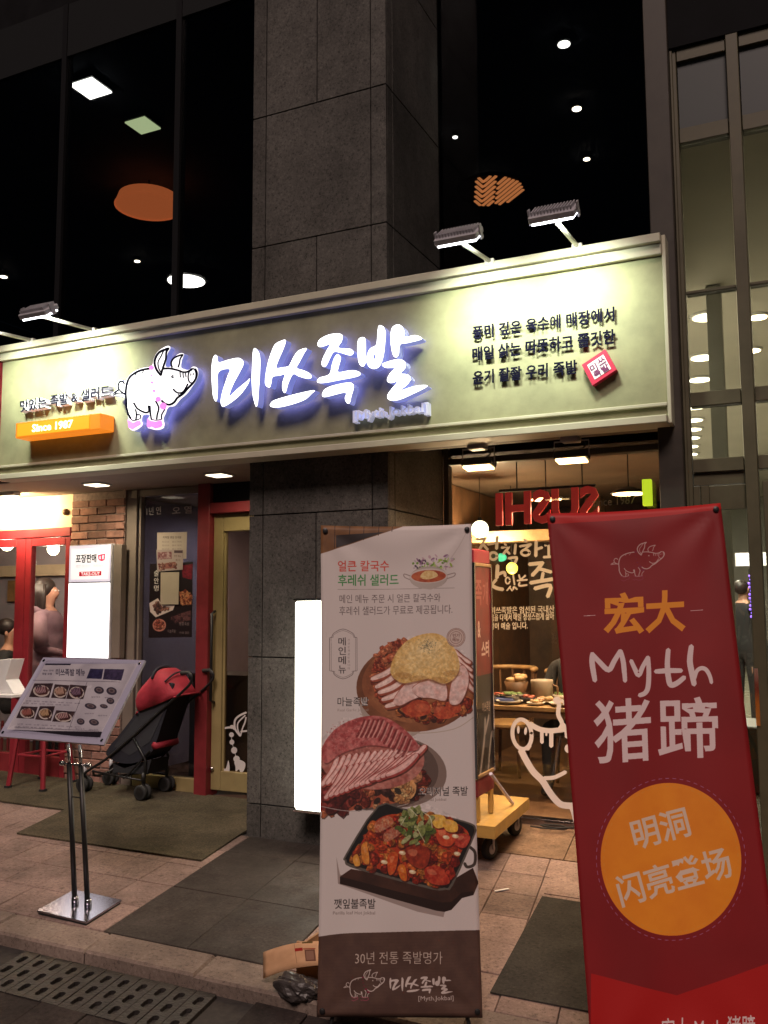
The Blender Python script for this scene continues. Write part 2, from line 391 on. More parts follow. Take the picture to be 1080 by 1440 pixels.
def sheet(name, m, fn, nu=1, nv=1, parent=None, thick=None, backmat=None, local=True):
    """a sheet with its print: fn(u, v) gives a point; u to the right, v downwards"""
    me = bpy.data.meshes.new(name); vs = [tuple(fn(i / nu, j / nv)) for j in range(nv + 1) for i in range(nu + 1)]
    if parent is not None and not local: off = world_loc(parent); vs = [tuple(Vector(v) - off) for v in vs]
    fs = [((nu + 1) * j + i, (nu + 1) * (j + 1) + i, (nu + 1) * (j + 1) + i + 1, (nu + 1) * j + i + 1) for j in range(nv) for i in range(nu)]
    me.from_pydata(vs, [], fs); me.materials.append(m); uv = me.uv_layers.new(name='UVMap')
    for l in me.loops:
        k = l.vertex_index; uv.data[l.index].uv = ((k % (nu + 1)) / nu, 1 - (k // (nu + 1)) / nv)
    me.polygons.foreach_set('use_smooth', [True] * len(me.polygons)); me.update()
    o = bpy.data.objects.new(name, me); COL.objects.link(o)
    if parent is not None: o.parent = parent
    if thick:
        md = o.modifiers.new('thickness', 'SOLIDIFY'); md.thickness = thick; md.offset = -1
    return o
def quad_sheet(name, m, tl, tr, bl, br, parent=None, nu=1, nv=1, local=False):
    tl, tr, bl, br = map(Vector, (tl, tr, bl, br))
    return sheet(name, m, lambda u, v: (tl * (1 - u) + tr * u) * (1 - v) + (bl * (1 - u) + br * u) * v, nu, nv, parent, None, None, local)
def area(name, loc, direction, sx, sy_, power, col, parent=None, spread=180):
    l = bpy.data.lights.new(name, 'AREA'); l.shape = 'RECTANGLE'; l.size = sx; l.size_y = sy_; l.energy = power; l.color = col; l.spread = math.radians(spread)
    o = bpy.data.objects.new(name, l); COL.objects.link(o); o.rotation_euler = (-Vector(direction)).to_track_quat('Z', 'Y').to_euler()
    o.location = Vector(loc) - (world_loc(parent) if parent is not None else Vector())
    if parent is not None: o.parent = parent
    return o
def pointlight(name, loc, power, col, r=.1, parent=None):
    l = bpy.data.lights.new(name, 'POINT'); l.energy = power; l.color = col; l.shadow_soft_size = r
    o = bpy.data.objects.new(name, l); COL.objects.link(o); o.location = Vector(loc) - (world_loc(parent) if parent is not None else Vector())
    if parent is not None: o.parent = parent
    return o

# ================================================================== materials in use
granite('pillar_stone', (.092, .087, .079), (.03, .028, .026), (.145, .136, .123), .5, .16, .3, 60, .12)
granite('paving', (.265, .185, .158), (.12, .085, .073), (.365, .26, .225), .75, .15, .34, 55, .38)
granite('dark_paving', (.046, .037, .032), (.022, .017, .015), (.074, .06, .052), .7, .06, .32, 60, .3)
granite('kerb_granite', (.23, .175, .145), (.12, .09, .075), (.30, .24, .20), .75, .08, .35, 55, .3)
granite('road_paving', (.042, .032, .029), (.02, .015, .014), (.07, .055, .05), .8, .2, .4, 50, .3)
granite('stained_slab', (.20, .125, .08), (.09, .055, .033), (.28, .185, .12), .6, .05, .55)
M_joint = mat('joint_sand', (.035, .03, .027), .9, nscale=30, namt=.4)
M_road = mat('road_ground', (.03, .027, .025), .9, nscale=8, namt=.4, bump=.3)
M_brick = mat('brick_clay', (.27, .14, .108), .85, nscale=9, namt=.35, bump=.6, bscale=35, rnd=.28)
M_mortar = mat('mortar', (.24, .18, .16), .9, nscale=25, namt=.3, bump=.4)
M_red = mat('red_paint', (.27, .022, .034), .42, nscale=5, namt=.15)
M_dred = mat('dark_red_paint', (.2, .02, .025), .5, nscale=5, namt=.2)
M_olive = mat('olive_paint', (.30, .235, .105), .5, nscale=6, namt=.12)
M_greyframe = mat('grey_window_frame', (.20, .165, .14), .45, nscale=5, namt=.12)
M_black = mat('black_metal', (.012, .0115, .0115), .45, nscale=20, namt=.3)
M_dark = mat('dark_cladding', (.008, .008, .009), .8, nscale=4, namt=.3, spec=.08)
M_mull = mat('dark_mullion', (.009, .009, .010), .5, spec=.2)
M_brown = mat('brown_metal', (.038, .030, .022), .5, nscale=5, namt=.2)
M_bronze = mat('bronze_frame', (.078, .068, .036), .5, metal=0.0, nscale=5, namt=.15)
M_cream = mat('cream_wall', (.62, .52, .36), .8, nscale=4, namt=.12)
M_soffit = mat('soffit_board', (.30, .255, .22), .7, nscale=3, namt=.12)
M_rsoffit = mat('brown_soffit', (.12, .08, .05), .7, nscale=4, namt=.2)
M_wall = mat('interior_wall', (.42, .39, .44), .8, nscale=3, namt=.1)
M_wood = mat('brown_wood', (.13, .065, .03), .55, nscale=7, namt=.35)
M_lwood = mat('light_wood', (.34, .20, .085), .45, nscale=8, namt=.25)
M_lobby = mat('lobby_wall', (.42, .41, .37), .7, nscale=2, namt=.08)
M_lobbyc = mat('lobby_ceiling', (.55, .51, .44), .8, nscale=2, namt=.06)
M_floor = mat('lobby_floor', (.2, .19, .15), .25, nscale=3, namt=.15)
M_chrome = mat('chrome', (.65, .65, .66), .12, metal=1.0)
M_steel = mat('brushed_steel', (.30, .29, .36), .2, metal=1.0, nscale=60, namt=.08)
M_rubber = mat('black_rubber', (.02, .02, .02), .75, nscale=30, namt=.3)
M_white = mat('white_paint', (.72, .70, .68), .5, nscale=6, namt=.06)
M_lampgrey = mat('lamp_housing', (.40, .39, .42), .5, nscale=12, namt=.15)
M_arm = mat('lamp_arm_paint', (.55, .54, .5), .5)
G_clear = glass('window_glass', (.93, .94, .93), 1.0)
G_dark = glass('curtain_glass', (.52, .53, .56), .9)
G_lobby = glass('lobby_glass', (.72, .72, .66), .9)

# ================================================================== ground
mb = MB(); mb.box((-80, -80, -.4), (80, 80, -.23)); g = mb.build('road', M_road); tag(g, kind='structure')
PITCHX, PITCHY, KX, K0 = .25, .33, -.15, 3.595
def gx(i, y): return -1.24 - PITCHX * i + KX * (y - 3.74)      # the i-th joint line, counted leftwards
pav = MB()
pav.prism([(-30, 3.5), (30, 3.5), (30, 6.35), (-30, 6.35)], lambda p: (p[0], p[1], gz(*p) - .012), lambda p: (p[0], p[1], gz(*p) - .3))
pavement = pav.build('pavement', M_joint); tag(pavement, kind='structure')
ROTG = Matrix(((1, 0, 0), (0, 1, 0), (SX, SL, 1)))
def slab_mesh(name, nx, ny, m, h=.05, gap=.004, bev=.003):
    """a stone nx by ny grid cells large, its near right corner at the origin"""
    bm = bmesh.new(); w, d = nx * PITCHX - gap, ny * PITCHY - gap
    q = [(-w - gap / 2, gap / 2), (-gap / 2, gap / 2), (-gap / 2 + KX * d, d), (-w - gap / 2 + KX * d, d)]
    vb = [bm.verts.new((x, y, gz(x, y) - gz(0, 0) - h)) for x, y in q]; vm = [bm.verts.new((x, y, gz(x, y) - gz(0, 0) - bev)) for x, y in q]
    cx = sum(x for x, _ in q) / 4; cy_ = sum(y for _, y in q) / 4
    vt = [bm.verts.new((x + (bev if x < cx else -bev), y + (bev if y < cy_ else -bev), gz(x, y) - gz(0, 0))) for x, y in q]
    bm.faces.new(vt)
    for A, B in ((vb, vm), (vm, vt)):
        for i in range(4): bm.faces.new((A[i], A[(i + 1) % 4], B[(i + 1) % 4], B[i]))
    me = bpy.data.meshes.new(name); bm.to_mesh(me); bm.free(); me.materials.append(m); return me
def piece(name, me, loc, parent, dz=.0015):
    o = bpy.data.objects.new(name, me); COL.objects.link(o); o.parent = parent
    o.location = Vector(loc) - world_loc(parent) + Vector((0, 0, random.uniform(-dz, dz))); o.rotation_euler = (random.uniform(-.003, .003), random.uniform(-.003, .003), random.uniform(-.004, .004)); return o
ME_tile = slab_mesh('paving_tile', 1, 1, MATS['paving']); ME_dark2 = slab_mesh('dark_slab', 2, 2, MATS['dark_paving']); ME_dark1 = slab_mesh('dark_slab', 2, 1, MATS['dark_paving'])
for j in range(8):
    y = K0 + PITCHY * j
    for i in range(-6, 19):
        x = gx(i, y)
        if j < 5 and 4 <= i <= 7:
            if (i, j) in ((4, 0), (6, 0), (4, 2), (6, 2)): piece('dark_slab', ME_dark2, (x, y, gz(x, y)), pavement)
            elif (i, j) in ((4, 4), (6, 4)): piece('dark_slab', ME_dark1, (x, y, gz(x, y)), pavement)
            continue
        if j >= 5 and not (-3 <= i <= 3): continue
        if j >= 6: continue
        piece('paving_tile', ME_tile, (x, y, gz(x, y)), pavement)
sb = MB()
for k, (x0, x1) in enumerate(((-2.44, -1.44), (-1.434, -.72))):
    for (y0, y1) in ((5.585, 6.28),):
        b = MB(); b.prism([(x0, y0), (x1, y0), (x1 - .08, y1), (x0 - (.08 if k else 0), y1)], lambda p: (p[0], p[1], gz(*p) + .002), lambda p: (p[0], p[1], gz(*p) - .04))
        b.build('stained_slab', MATS['stained_slab'], pavement)
# kerb
kerb = MB().box((-30, 3.40, -.30), (30, 3.49, -.16)).build('kerb', M_joint); tag(kerb, kind='structure')
for i in range(13):
    x0 = -6.23 + i * .62; x1 = x0 + .614; dy = random.uniform(-.006, .006)
    b = MB(); q = [(x0, 3.375 + dy), (x1, 3.375 + dy), (x1 - .033, 3.588), (x0 - .033, 3.588)]
    q2 = [(a + (.008 if n in (0, 3) else -.008), c + (.012 if n < 2 else -.006)) for n, (a, c) in enumerate(q)]
    zz = random.uniform(-.003, .003)
    b.v = [Vector((a, c, gz(a, c) - .085)) for a, c in q] + [Vector((a, c, gz(a, c) - .008 + zz)) for a, c in q] + [Vector((a, c, gz(a, c) + .002 + zz)) for a, c in q2]
    b.f = [(0, 1, 5, 4), (1, 2, 6, 5), (2, 3, 7, 6), (3, 0, 4, 7), (4, 5, 9, 8), (5, 6, 10, 9), (6, 7, 11, 10), (7, 4, 8, 11), (8, 9, 10, 11)]; b.m = [0] * 9
    b.build('kerb_stone', MATS['kerb_granite'], kerb)
# road setts along the kerb
RD = -.047
gutter = MB(); gutter.prism([(-9, 1.2), (3, 1.2), (3, 3.42), (-9, 3.42)], lambda p: (p[0], p[1], gz(*p) + RD - .014), lambda p: (p[0], p[1], gz(*p) - .24))
gutter = gutter.build('roadside_paving', M_joint); tag(gutter, kind='structure')
ME_sett = slab_mesh('road_paver', 1, 1, MATS['road_paving'], .03, .006)
for j in range(4):
    y = 3.37 - PITCHY * (j + 1)
    for i in range(-5, 13):
        x = gx(i, y) + (.125 if j % 2 else 0)
        if j == 0 and -3.5 < x < -2.1: continue
        piece('road_paver', ME_sett, (x, y, gz(x, y) + RD), gutter, .003)
# slotted iron drain cover
grate = empty('drain_grate', (-2.95, 3.22, gz(-2.95, 3.22) + RD), 'cast iron drain grate with three rows of oblong slots below the kerb', 'drain grate')
M_iron = mat('cast_iron', (.035, .03, .028), .55, metal=.35, nscale=25, namt=.4, bump=.5, bscale=60)
MB().prism([(-3.42, 2.985), (-2.28, 2.985), (-2.33, 3.36), (-3.47, 3.36)], lambda p: (p[0], p[1], gz(*p) + RD - .05), lambda p: (p[0], p[1], gz(*p) + RD - .06)).build('sump', M_rubber, grate)
for i in range(11):
    x0 = -3.41 + i * .1; x1 = x0 + .095
    sk = lambda x, y: (x - .15 * (y - 2.99), y)
    P = [sk(x0, 2.99), sk(x1, 2.99), sk(x1, 3.345), sk(x0, 3.345)]
    holes = []
    for yc in (3.06, 3.162, 3.265):
        holes.append([sk(x0 + .049 + a, yc + b_) for a, b_ in [(.0185 * math.cos(t), .0185 * math.sin(t) + (.017 if math.sin(t) > 0 else -.017)) for t in [math.pi * (k + .5) / 5 for k in range(10)]]])
    dz = random.uniform(-.001, .001)
    MB().prism(P, lambda p: (p[0], p[1], gz(*p) + RD + .004 + dz), lambda p: (p[0], p[1], gz(*p) + RD - .02), holes=holes).build('grate_bar', M_iron, grate)

# ================================================================== stone pillar
pil = empty('stone_pillar', (-2.99, 5.29, gz(-2.99, 5.3)), 'tall grey granite pillar between the entrance and the right shop window', 'pillar')
MB().box((-3.50, 5.315, -.02), (-2.475, 6.32, 9)).build('core', M_dark, pil)
zr = [-.02, .22, 1.195, 2.165, 3.13, 4.09, 5.065, 6.035, 7.0, 7.97]; G_ = .004
for k in range(len(zr) - 1):
    z0, z1 = zr[k] + G_, zr[k + 1] - G_
    two = k % 2 == 0 and k > 0
    fr = [(-3.52, -3.414)] + ([(-3.406, -2.994), (-2.986, -2.574)] if two else [(-3.406, -2.574)]) + [(-2.566, -2.455)]
    for x0, x1 in fr: MB().box((x0, 5.29, z0), (x1, 5.314, z1), bev=.002).build('stone_panel', MATS['pillar_stone'], pil)
    for y0, y1 in ((5.315, 5.395), (5.403, 6.25)):
        MB().box((-2.474, y0, z0), (-2.455, y1, z1), bev=.002).build('stone_panel', MATS['pillar_stone'], pil)
    MB().box((-3.52, 5.315, z0), (-3.501, 6.1, z1), bev=.002).build('stone_panel', MATS['pillar_stone'], pil)
# vertical light box on the pillar
vb = empty('wall_light_box', (-2.95, 5.2, .25), 'tall narrow glowing white light box fixed to the granite pillar', 'light box')
MB().box((-3.048, 5.185, .25), (-2.60, 5.285, 1.585), bev=.006).build('casing', M_lampgrey, vb)
for z_ in (.244, 1.5745): MB().box((-3.046, 5.094, z_), (-2.602, 5.184, z_ + .0165), bev=.003).build('end_cap', M_chrome, vb)
M_vb = emat('glowing_acrylic', (1.0, .95, .78), 5)
MB().box((-3.04, 5.10, .262), (-2.608, 5.183, 1.572), bev=.012).build('diffuser', M_vb, vb)

# ================================================================== upper curtain wall
YG = 6.25
for nm, x0, x1, lab, ms, tr_ in (('curtain_wall', -10.5, -3.53, 'dark glass curtain wall above the sign, to the left of the pillar', (-9.2, -7.75, -6.33, -4.95), (6.88,)),
                             ('curtain_wall', -2.45, -.74, 'dark glass curtain wall above the sign, between pillar and dark column', (), ())):
    cw = empty(nm, (x0 + (x1 - x0) / 2, YG, 3.55), lab, 'curtain wall')
    xs = [x0] + list(ms) + [x1]
    for a, b in zip(xs[:-1], xs[1:]): MB().box((a + .03, YG, 3.5), (b - .03, YG + .012, 7.4)).build('glass_pane', G_dark, cw)
    for x in ms: MB().box((x - .03, YG - .03, 3.5), (x + .03, YG + .06, 7.4)).build('mullion', M_mull, cw)
    MB().box((x0, YG - .03, 3.42), (x1, YG + .07, 3.5)).build('sill', M_mull, cw)
    if len(ms): MB().box((x0, YG - .02, 6.86), (x1, YG - .001, 7.4)).build('spandrel', mat('spandrel_panel', (.014, .015, .016), .7, spec=.1), cw)
def cut_struct(name, x0, y0, y1, z0, z1, m, xr=-.78):
    e0, e1 = min(xr, xr - (y0 - 6.3) * .165), xr - (y1 - 6.3) * .165; P = [(x0, y0), (e0, y0), (min(e0, xr), max(y0, 6.3)), (e1, y1), (x0, y1)]
    if y0 > 6.3: P.pop(2)
    return tag(MB().prism(P, lambda p: (p[0], p[1], z1), lambda p: (p[0], p[1], z0)).build(name, m), kind='structure')
def struct(name, a, b, m):
    o = MB().box(a, b).build(name, m); tag(o, kind='structure'); return o
struct('upper_floor', (-12, 5.4, 2.67), (-3.06, 14, 3.41), M_dark); struct('upper_floor', (-3.055, 5.4, 2.87), (-2.003, 14, 3.41), M_dark)
cut_struct('upper_floor', -1.999, 5.42, 14, 2.87, 3.41, M_dark, -.765)
M_upin = mat('upper_room_paint', (.05, .052, .066), .8, nscale=2, namt=.25, spec=.1)
cut_struct('upper_ceiling', -14, 6.30, 15, 7.05, 7.3, M_upin, -.76)
struct('upper_wall', (-14, 14.4, 3.42), (-2.2, 14.6, 7.04), M_upin); tag(MB().prism([(-.765, 6.31), (-.75, 6.31), (-2.1, 14.5), (-2.13, 14.5)], lambda p: (p[0], p[1], 7.04), lambda p: (p[0], p[1], 3.42)).build('upper_wall', M_dark), kind='structure')
struct('upper_wall', (-14.2, 6.3, 3.42), (-14, 14.6, 7.04), M_dark)
struct('upper_wall', (-14, 6.28, 7.41), (8, 6.5, 12), M_dark)
# dark column at the right end of the sign
dc = MB().box((-.745, 5.215, -.06), (-.612, 5.42, 9.0), bev=.004).build('metal_column', M_brown); origin(dc, (-.68, 5.4, -.06)); tag(dc, 'dark brown metal column at the right end of the shop sign', 'column')
struct('return_wall', (-.745, 5.422, -.05), (-.716, 6.255, 9.0), M_brown)
# lights seen through the upper glass
def upper_light(px, py, zc, kind, label, w=.2, m=None, grp='ceiling lights behind the upper glass'):
    p = atz(px, py, zc)
    if kind == 'square':
        e = empty('downlight', p, label, 'ceiling light', grp)
        MB().box((p.x - w / 2 - .015, p.y - w / 2 - .015, zc - .004), (p.x + w / 2 + .015, p.y + w / 2 + .015, zc + .045)).build('housing', M_black, e)
        MB().box((p.x - w / 2, p.y - w / 2, zc - .02), (p.x + w / 2, p.y + w / 2, zc - .006)).build('diffuser', m, e)
        if w > .29: area('lamp_glow', p + Vector((0, 0, -.04)), (0, 0, -1), w, w, 25, (1, .95, .85), e, 160)
    else:
        e = empty('downlight', p, label, 'ceiling light', grp)
        MB().lathe([(w * .62, .045), (w * .62, -.004), (w * .5, -.012), (w * .5, .045)], p, 20).build('housing', M_black, e)
        MB().lathe([(w * .5, -.015), (w * .5, -.022)], p, 20).build('diffuser', m, e)
    if kind != 'square' and w > .5: area('lamp_glow', p + Vector((0, 0, -.04)), (0, 0, -1), w * .7, w * .7, 25, (1, .92, .8), e, 160)
    return e
E_cool = emat('downlight_white', (1.0, .98, .80), 12); E_dim = emat('downlight_greenish', (.80, .95, .45), 1.6); E_warm = emat('downlight_warm', (1.0, .84, .55), 25); E_orange = emat('orange_reflection_glow', (.95, .22, .06), .95)
ZU = 7.0
upper_light(128, 123, ZU, 'square', 'bright square ceiling light behind the dark upper glass', .30, E_cool)
upper_light(201, 175, ZU, 'square', 'dim greenish square ceiling light next to the bright one', .28, E_dim)
upper_light(262, 394, ZU, 'round', 'large bright round ceiling light just above the sign', .62, emat('downlight_big', (1.0, .93, .75), 20))
upper_light(193, 366, ZU, 'round', 'tiny ceiling spot left of the large round light', .09, E_warm)
upper_light(5, 388, ZU, 'round', 'tiny ceiling spot at the far left above the sign lamps', .12, E_warm)
upper_light(793, 60, ZU, 'round', 'brightest and highest of the ceiling spots right of the pillar', .12, E_cool)
upper_light(811, 151, ZU, 'round', 'middle of the row of three ceiling spots right of the pillar', .10, E_warm)
upper_light(825, 222, ZU, 'round', 'lowest of the row of three ceiling spots right of the pillar', .08, E_warm)
upper_light(640, 191, ZU, 'round', 'tiny lone ceiling spot close to the pillar', .06, E_cool)
upper_light(688, 253, ZU, 'round', 'warm ceiling spot over the orange striped lamp', .12, E_warm)
# glowing orange drum, built in place of a reflection in the upper glass
p = atz(209, 290, ZU - .3)
e = empty('reflected_drum', p, 'round orange glowing drum lamp hanging behind the dark upper glass', 'lamp')  # drum, its shade and stem stand in for a reflection
MB().lathe([(.43, 0), (.43, -.015), (.38, .12), (.38, .125)], p, 32).build('lamp_shade', E_orange, e)
MB().tube([(p.x, p.y, p.z + .1), (p.x, p.y, 7.05)], .01).build('stem', M_black, e)
# striped lamp: chevron slats
p = atz(690, 270, ZU - .2)
e = empty('striped_lamp', p, 'round ceiling lamp with glowing orange chevron slats behind the upper glass', 'lamp')
MB().lathe([(.43, .06), (.43, .02)], p, 28).build('backing', M_dark, e)
E_slat = emat('orange_slat', (1.0, .34, .10), 1.3)
def slat_bar(a_, b_, w_=.017):
    a_, b_ = np.array(a_), np.array(b_); d = b_ - a_; d = d / np.linalg.norm(d); n_ = np.array([-d[1], d[0]]) * w_
    MB().prism([tuple(q + np.array([p.x, p.y])) for q in (a_ - n_, b_ - n_, b_ + n_, a_ + n_)], lambda q: (q[0], q[1], p.z), lambda q: (q[0], q[1], p.z + .015)).build('slat', E_slat, e)
for k in range(-7, 8):
    V0 = np.array([-.10 - .050 * k, .130 * k - .02])
    for dv, t0, t1 in ((np.array([.743, -.669]), .03, .33), (np.array([.743, -.669]), .40, 1.5), (np.array([-.12, -.99]), .0, .20)):
        ts = [t for t in np.linspace(t0, t1, 40) if np.hypot(*(V0 + dv * t)) < .42]
        if len(ts) > 3: slat_bar(V0 + dv * ts[0], V0 + dv * ts[-1])
MB().tube([(p.x, p.y, p.z + .05), (p.x, p.y, 7.05)], .01).build('stem', M_black, e)

# ================================================================== glass lobby building on the right
YL = 5.3
lf = empty('lobby_glass_facade', (1.2, YL, 0), 'bronze framed glass front of the bright lobby right of the restaurant', 'glass front')
def bar(x0, x1, z0, z1, y0=YL - .03, y1=YL + .07, m=None, nm='frame_bar'): MB().box((x0, y0, z0), (x1, y1, z1), bev=.003).build(nm, m or M_bronze, lf)
bar(-.610, -.595, -.05, 4.78)
bar(-.597 + .0, -.575, -.05, 4.78, YL - .02, YL + .05)
XM = [-.298]
bar(-.30, -.235, -.05, 4.78, YL - .04, YL + .1)
bar(.62, .69, -.05, 4.78, YL - .04, YL + .1); bar(1.6, 1.67, -.05, 4.78, YL - .04, YL + .1)
for x0, x1 in ((-.573, -.302), (-.233, .618), (.692, 1.598)):
    for z0, z1, dy in ((4.20, 4.29, 0), (3.30, 3.318, .01), (2.645, 2.725, 0), (2.27, 2.345, 0), (4.70, 4.78, 0)):
        bar(x0 + .002, x1 - .002, z0, z1, YL - .02 + dy, YL + .06, nm='transom')
    for z0, z1 in ((3.32, 4.198), (2.727, 3.298), (2.347, 2.643)):
        MB().box((x0 + .003, YL + .01, z0 + .002), (x1 - .003, YL + .018, z1 - .002)).build('glass_pane', G_lobby, lf)
for x0, x1 in ((-.573, -.302), (-.233, .618), (.692, 1.598)): MB().box((x0 + .003, YL + .005, 4.292), (x1 - .003, YL + .02, 4.698)).build('spandrel', mat('blue_grey_spandrel', (.05, .058, .058), .5), lf)
# lobby door leaf
MB().box((-.57, YL, 2.20), (-.305, YL + .05, 2.268)).build('door_head', M_bronze, lf)
dl = MB().box((-.535, YL - .01, .02), (-.49, YL + .04, 2.195), bev=.003).build('door_stile', M_bronze, lf)
for x0, x1 in ((-.573, -.54),): MB().box((x0, YL, -.05), (x1, YL + .05, 2.195)).build('door_jamb', M_bronze, lf)
MB().box((-.488, YL + .012, .14), (-.304, YL + .02, 2.06)).build('door_pane', G_lobby, lf)
MB().box((-.488, YL - .005, 2.06), (-.304, YL + .045, 2.19)).build('door_rail', M_bronze, lf)
MB().box((-.488, YL - .005, .0), (-.304, YL + .045, .14)).build('door_rail', M_bronze, lf)
MB().box((-.232, YL + .012, .02), (.617, YL + .02, 2.268)).build('glass_pane', G_lobby, lf)
MB().box((-.215, YL - .03, .05), (-.17, YL + .05, 2.2), bev=.003).build('door_stile', M_bronze, lf)
MB().box((-.3, YL - .05, .9), (-.28, YL - .042, 1.2)).build('door_handle', M_chrome, lf)
# lobby room
LP = [(-.60, 5.37), (7, 5.37), (7, 26), (-3.95, 26), (-.70, 6.31), (-.712, 6.26), (-.712, 5.43), (-.60, 5.43)]
tag(MB().prism(LP, lambda p: (p[0], p[1], 4.5), lambda p: (p[0], p[1], 4.32)).build('lobby_ceiling', M_lobbyc), kind='structure')
tag(MB().prism(LP, lambda p: (p[0], p[1], .015), lambda p: (p[0], p[1], -.1)).build('lobby_floor', M_floor), kind='structure')
struct('lobby_wall', (-4.2, 25.8, 0), (7, 26, 4.31), M_lobby)
struct('lobby_wall', (6.8, 5.4, 0), (7, 25.8, 4.31), M_lobby)
struct('lobby_upper_wall', (-.61, 5.26, 4.782), (8, 5.5, 12), M_dark)
w = MB(); w.prism([(-.745, 6.30), (-.70, 6.30), (-3.9, 25.7), (-3.95, 25.7)], lambda p: (p[0], p[1], 4.31), lambda p: (p[0], p[1], -.05)); tag(w.build('party_wall', M_lobby), kind='structure')
ORD = ['nearest and highest', 'second nearest', 'third nearest', 'fourth nearest', 'fifth', 'sixth', 'seventh', 'third farthest', 'second farthest', 'farthest']
E_lob = emat('lobby_downlight', (1.0, .93, .72), 9.0)
for k, (px, py, r_) in enumerate(((993, 446, .16), (988, 503, .16), (984, 534, .16), (978, 573, .16), (976, 591, .16), (974, 604, .17), (972, 616, .17), (970, 628, .18), (969, 639, .19), (968, 649, .2))):
    p = atz(px, py, 4.30); p.z = 4.32
    e = empty('lobby_downlight', p, f'{ORD[k]} of the long row of round downlights on the lobby ceiling', 'ceiling light', 'row of downlights on the lobby ceiling')
    MB().lathe([(r_, -.002), (r_ * .95, -.02), (r_ * .8, -.022)], p, 20).build('trim_ring', M_white, e)
    MB().lathe([(r_ * .78, -.024), (r_ * .78, -.03)], p, 20).build('lens', E_lob, e)
    if k in (0, 1, 3, 6, 9): area('lamp_glow', p + Vector((0, 0, -.06)), (0, 0, -1), .3, .3, 300, (1, .93, .80), e)
for k, (px, py) in enumerate(((1066, 446), (1058, 493))):
    p = atz(px, py, 4.30); p.z = 4.32
    e = empty('lobby_downlight', p, ('upper', 'lower')[k] + ' small warm downlight at the right edge of the lobby ceiling', 'ceiling light', 'small downlights at the right edge')
    MB().lathe([(.11, -.002), (.1, -.02), (.08, -.022)], p, 20).build('trim_ring', M_white, e); MB().lathe([(.08, -.024), (.08, -.03)], p, 16).build('lens', E_warm, e)
# lobby pillar seen behind the glass, and a bright board
MB().box((-.72, 8.2, .016), (-.60, 8.33, 4.31)).build('lobby_pillar', M_lobby)
o = bpy.data.objects['lobby_pillar']; origin(o, (-.65, 8.27, .01)); tag(o, 'slim bronze post standing inside the lobby', 'post')
bd = empty('lobby_sign_board', at(1045, 786, 12), 'lit white sign board hanging above the man in the lobby', 'sign')
a_, b_ = at(1034, 797, 12), at(1084, 776, 12)
MB().box((a_.x, 12.02, a_.z), (b_.x, 12.10, b_.z)).build('case', M_lampgrey, bd)
MB().box((a_.x + .01, 12.0, a_.z + .01), (b_.x - .01, 12.018, b_.z - .01)).build('face', emat('board_light', (1, 1, .95), 1.6), bd)
MB().box((a_.x + .8, 12.02, b_.z), (a_.x + .83, 12.06, 4.32)).build('hanger', M_bronze, bd)
pb = at(1060, 1010, 8)
mk = MB().box((pb.x - .5, 8, .02), (pb.x + 3, 8.6, .55), bev=.01).build('lobby_bench', M_brown); origin(mk, (pb.x + 1, 8.3, .02)); tag(mk, 'low dark bench block inside the lobby door', 'bench')

# ================================================================== shop sign
def px(pts, ox, oy, s): return [(ox + x * s, oy + y * s) for x, y in pts]
sign = empty('shop_sign', (-3.2, 5.2, 2.53), 'long pale green restaurant sign board with glowing white letters and a pig emblem', 'shop sign')
M_panel = mat('sign_plaster', (.22, .22, .125), .75, nscale=3.6, namt=.10, bump=.35, bscale=6, col2=(.33, .33, .19))
M_sframe = mat('sign_frame_paint', (.50, .48, .36), .6, nscale=4, namt=.08)
SXL, SXR = -5.76, -.672
MB().box((SXL, 5.12, 2.575), (SXR, 5.26, 3.545)).build('sign_panel', M_panel, sign)
MB().box((SXL, 5.055, 3.55), (SXR, 5.27, 3.60), bev=.004).build('cornice', M_sframe, sign)
MB().box((SXL, 5.085, 3.487), (SXR, 5.119, 3.547), bev=.004).build('cornice', M_sframe, sign)
MB().box((SXL, 5.098, 2.628), (SXR, 5.119, 2.648), bev=.003).build('bottom_rail', M_sframe, sign)
MB().box((SXL, 5.06, 2.530), (SXR, 5.25, 2.572), bev=.004).build('sill', M_sframe, sign)
MB().box((SXR + .001, 5.10, 2.53), (SXR + .022, 5.27, 3.60), bev=.003).build('end_cap', M_sframe, sign)
M_lit = emat('glowing_letter_face', (.93, .96, 1.0), 3.2)
M_ret = emat('letter_return', (.20, .24, .70), .55); MATS['letter_return'].node_tree.nodes['Principled BSDF'].inputs['Base Color'].default_value = (.45, .48, .6, 1)
M_halo = emat('added_back_glow', (.20, .20, .95), 4.5)  # blue glow added to letter and emblem backs, imitates lens bloom on the panel
def halo(o):
    o.data.materials.append(M_halo)
    for p in o.data.polygons:
        if p.normal.y > .95: p.material_index = 2
    return o
def solid_trace(name, P, yf, yb, mats, holes=(), smooth=True, k=4):
    P = catmull(P, True, k) if smooth else P
    holes = [catmull(h, True, k) for h in holes]
    f = lambda q: at(q[0], q[1], yf)
    def bk(q): v = at(q[0], q[1], yf); return (v.x, yb, v.z)
    o = MB().prism(P, f, bk, 0, holes, 1).build(name, mats, sign)
    return halo(o)
S1 = (290, 450, .14815); S2 = (440, 450, .16667)
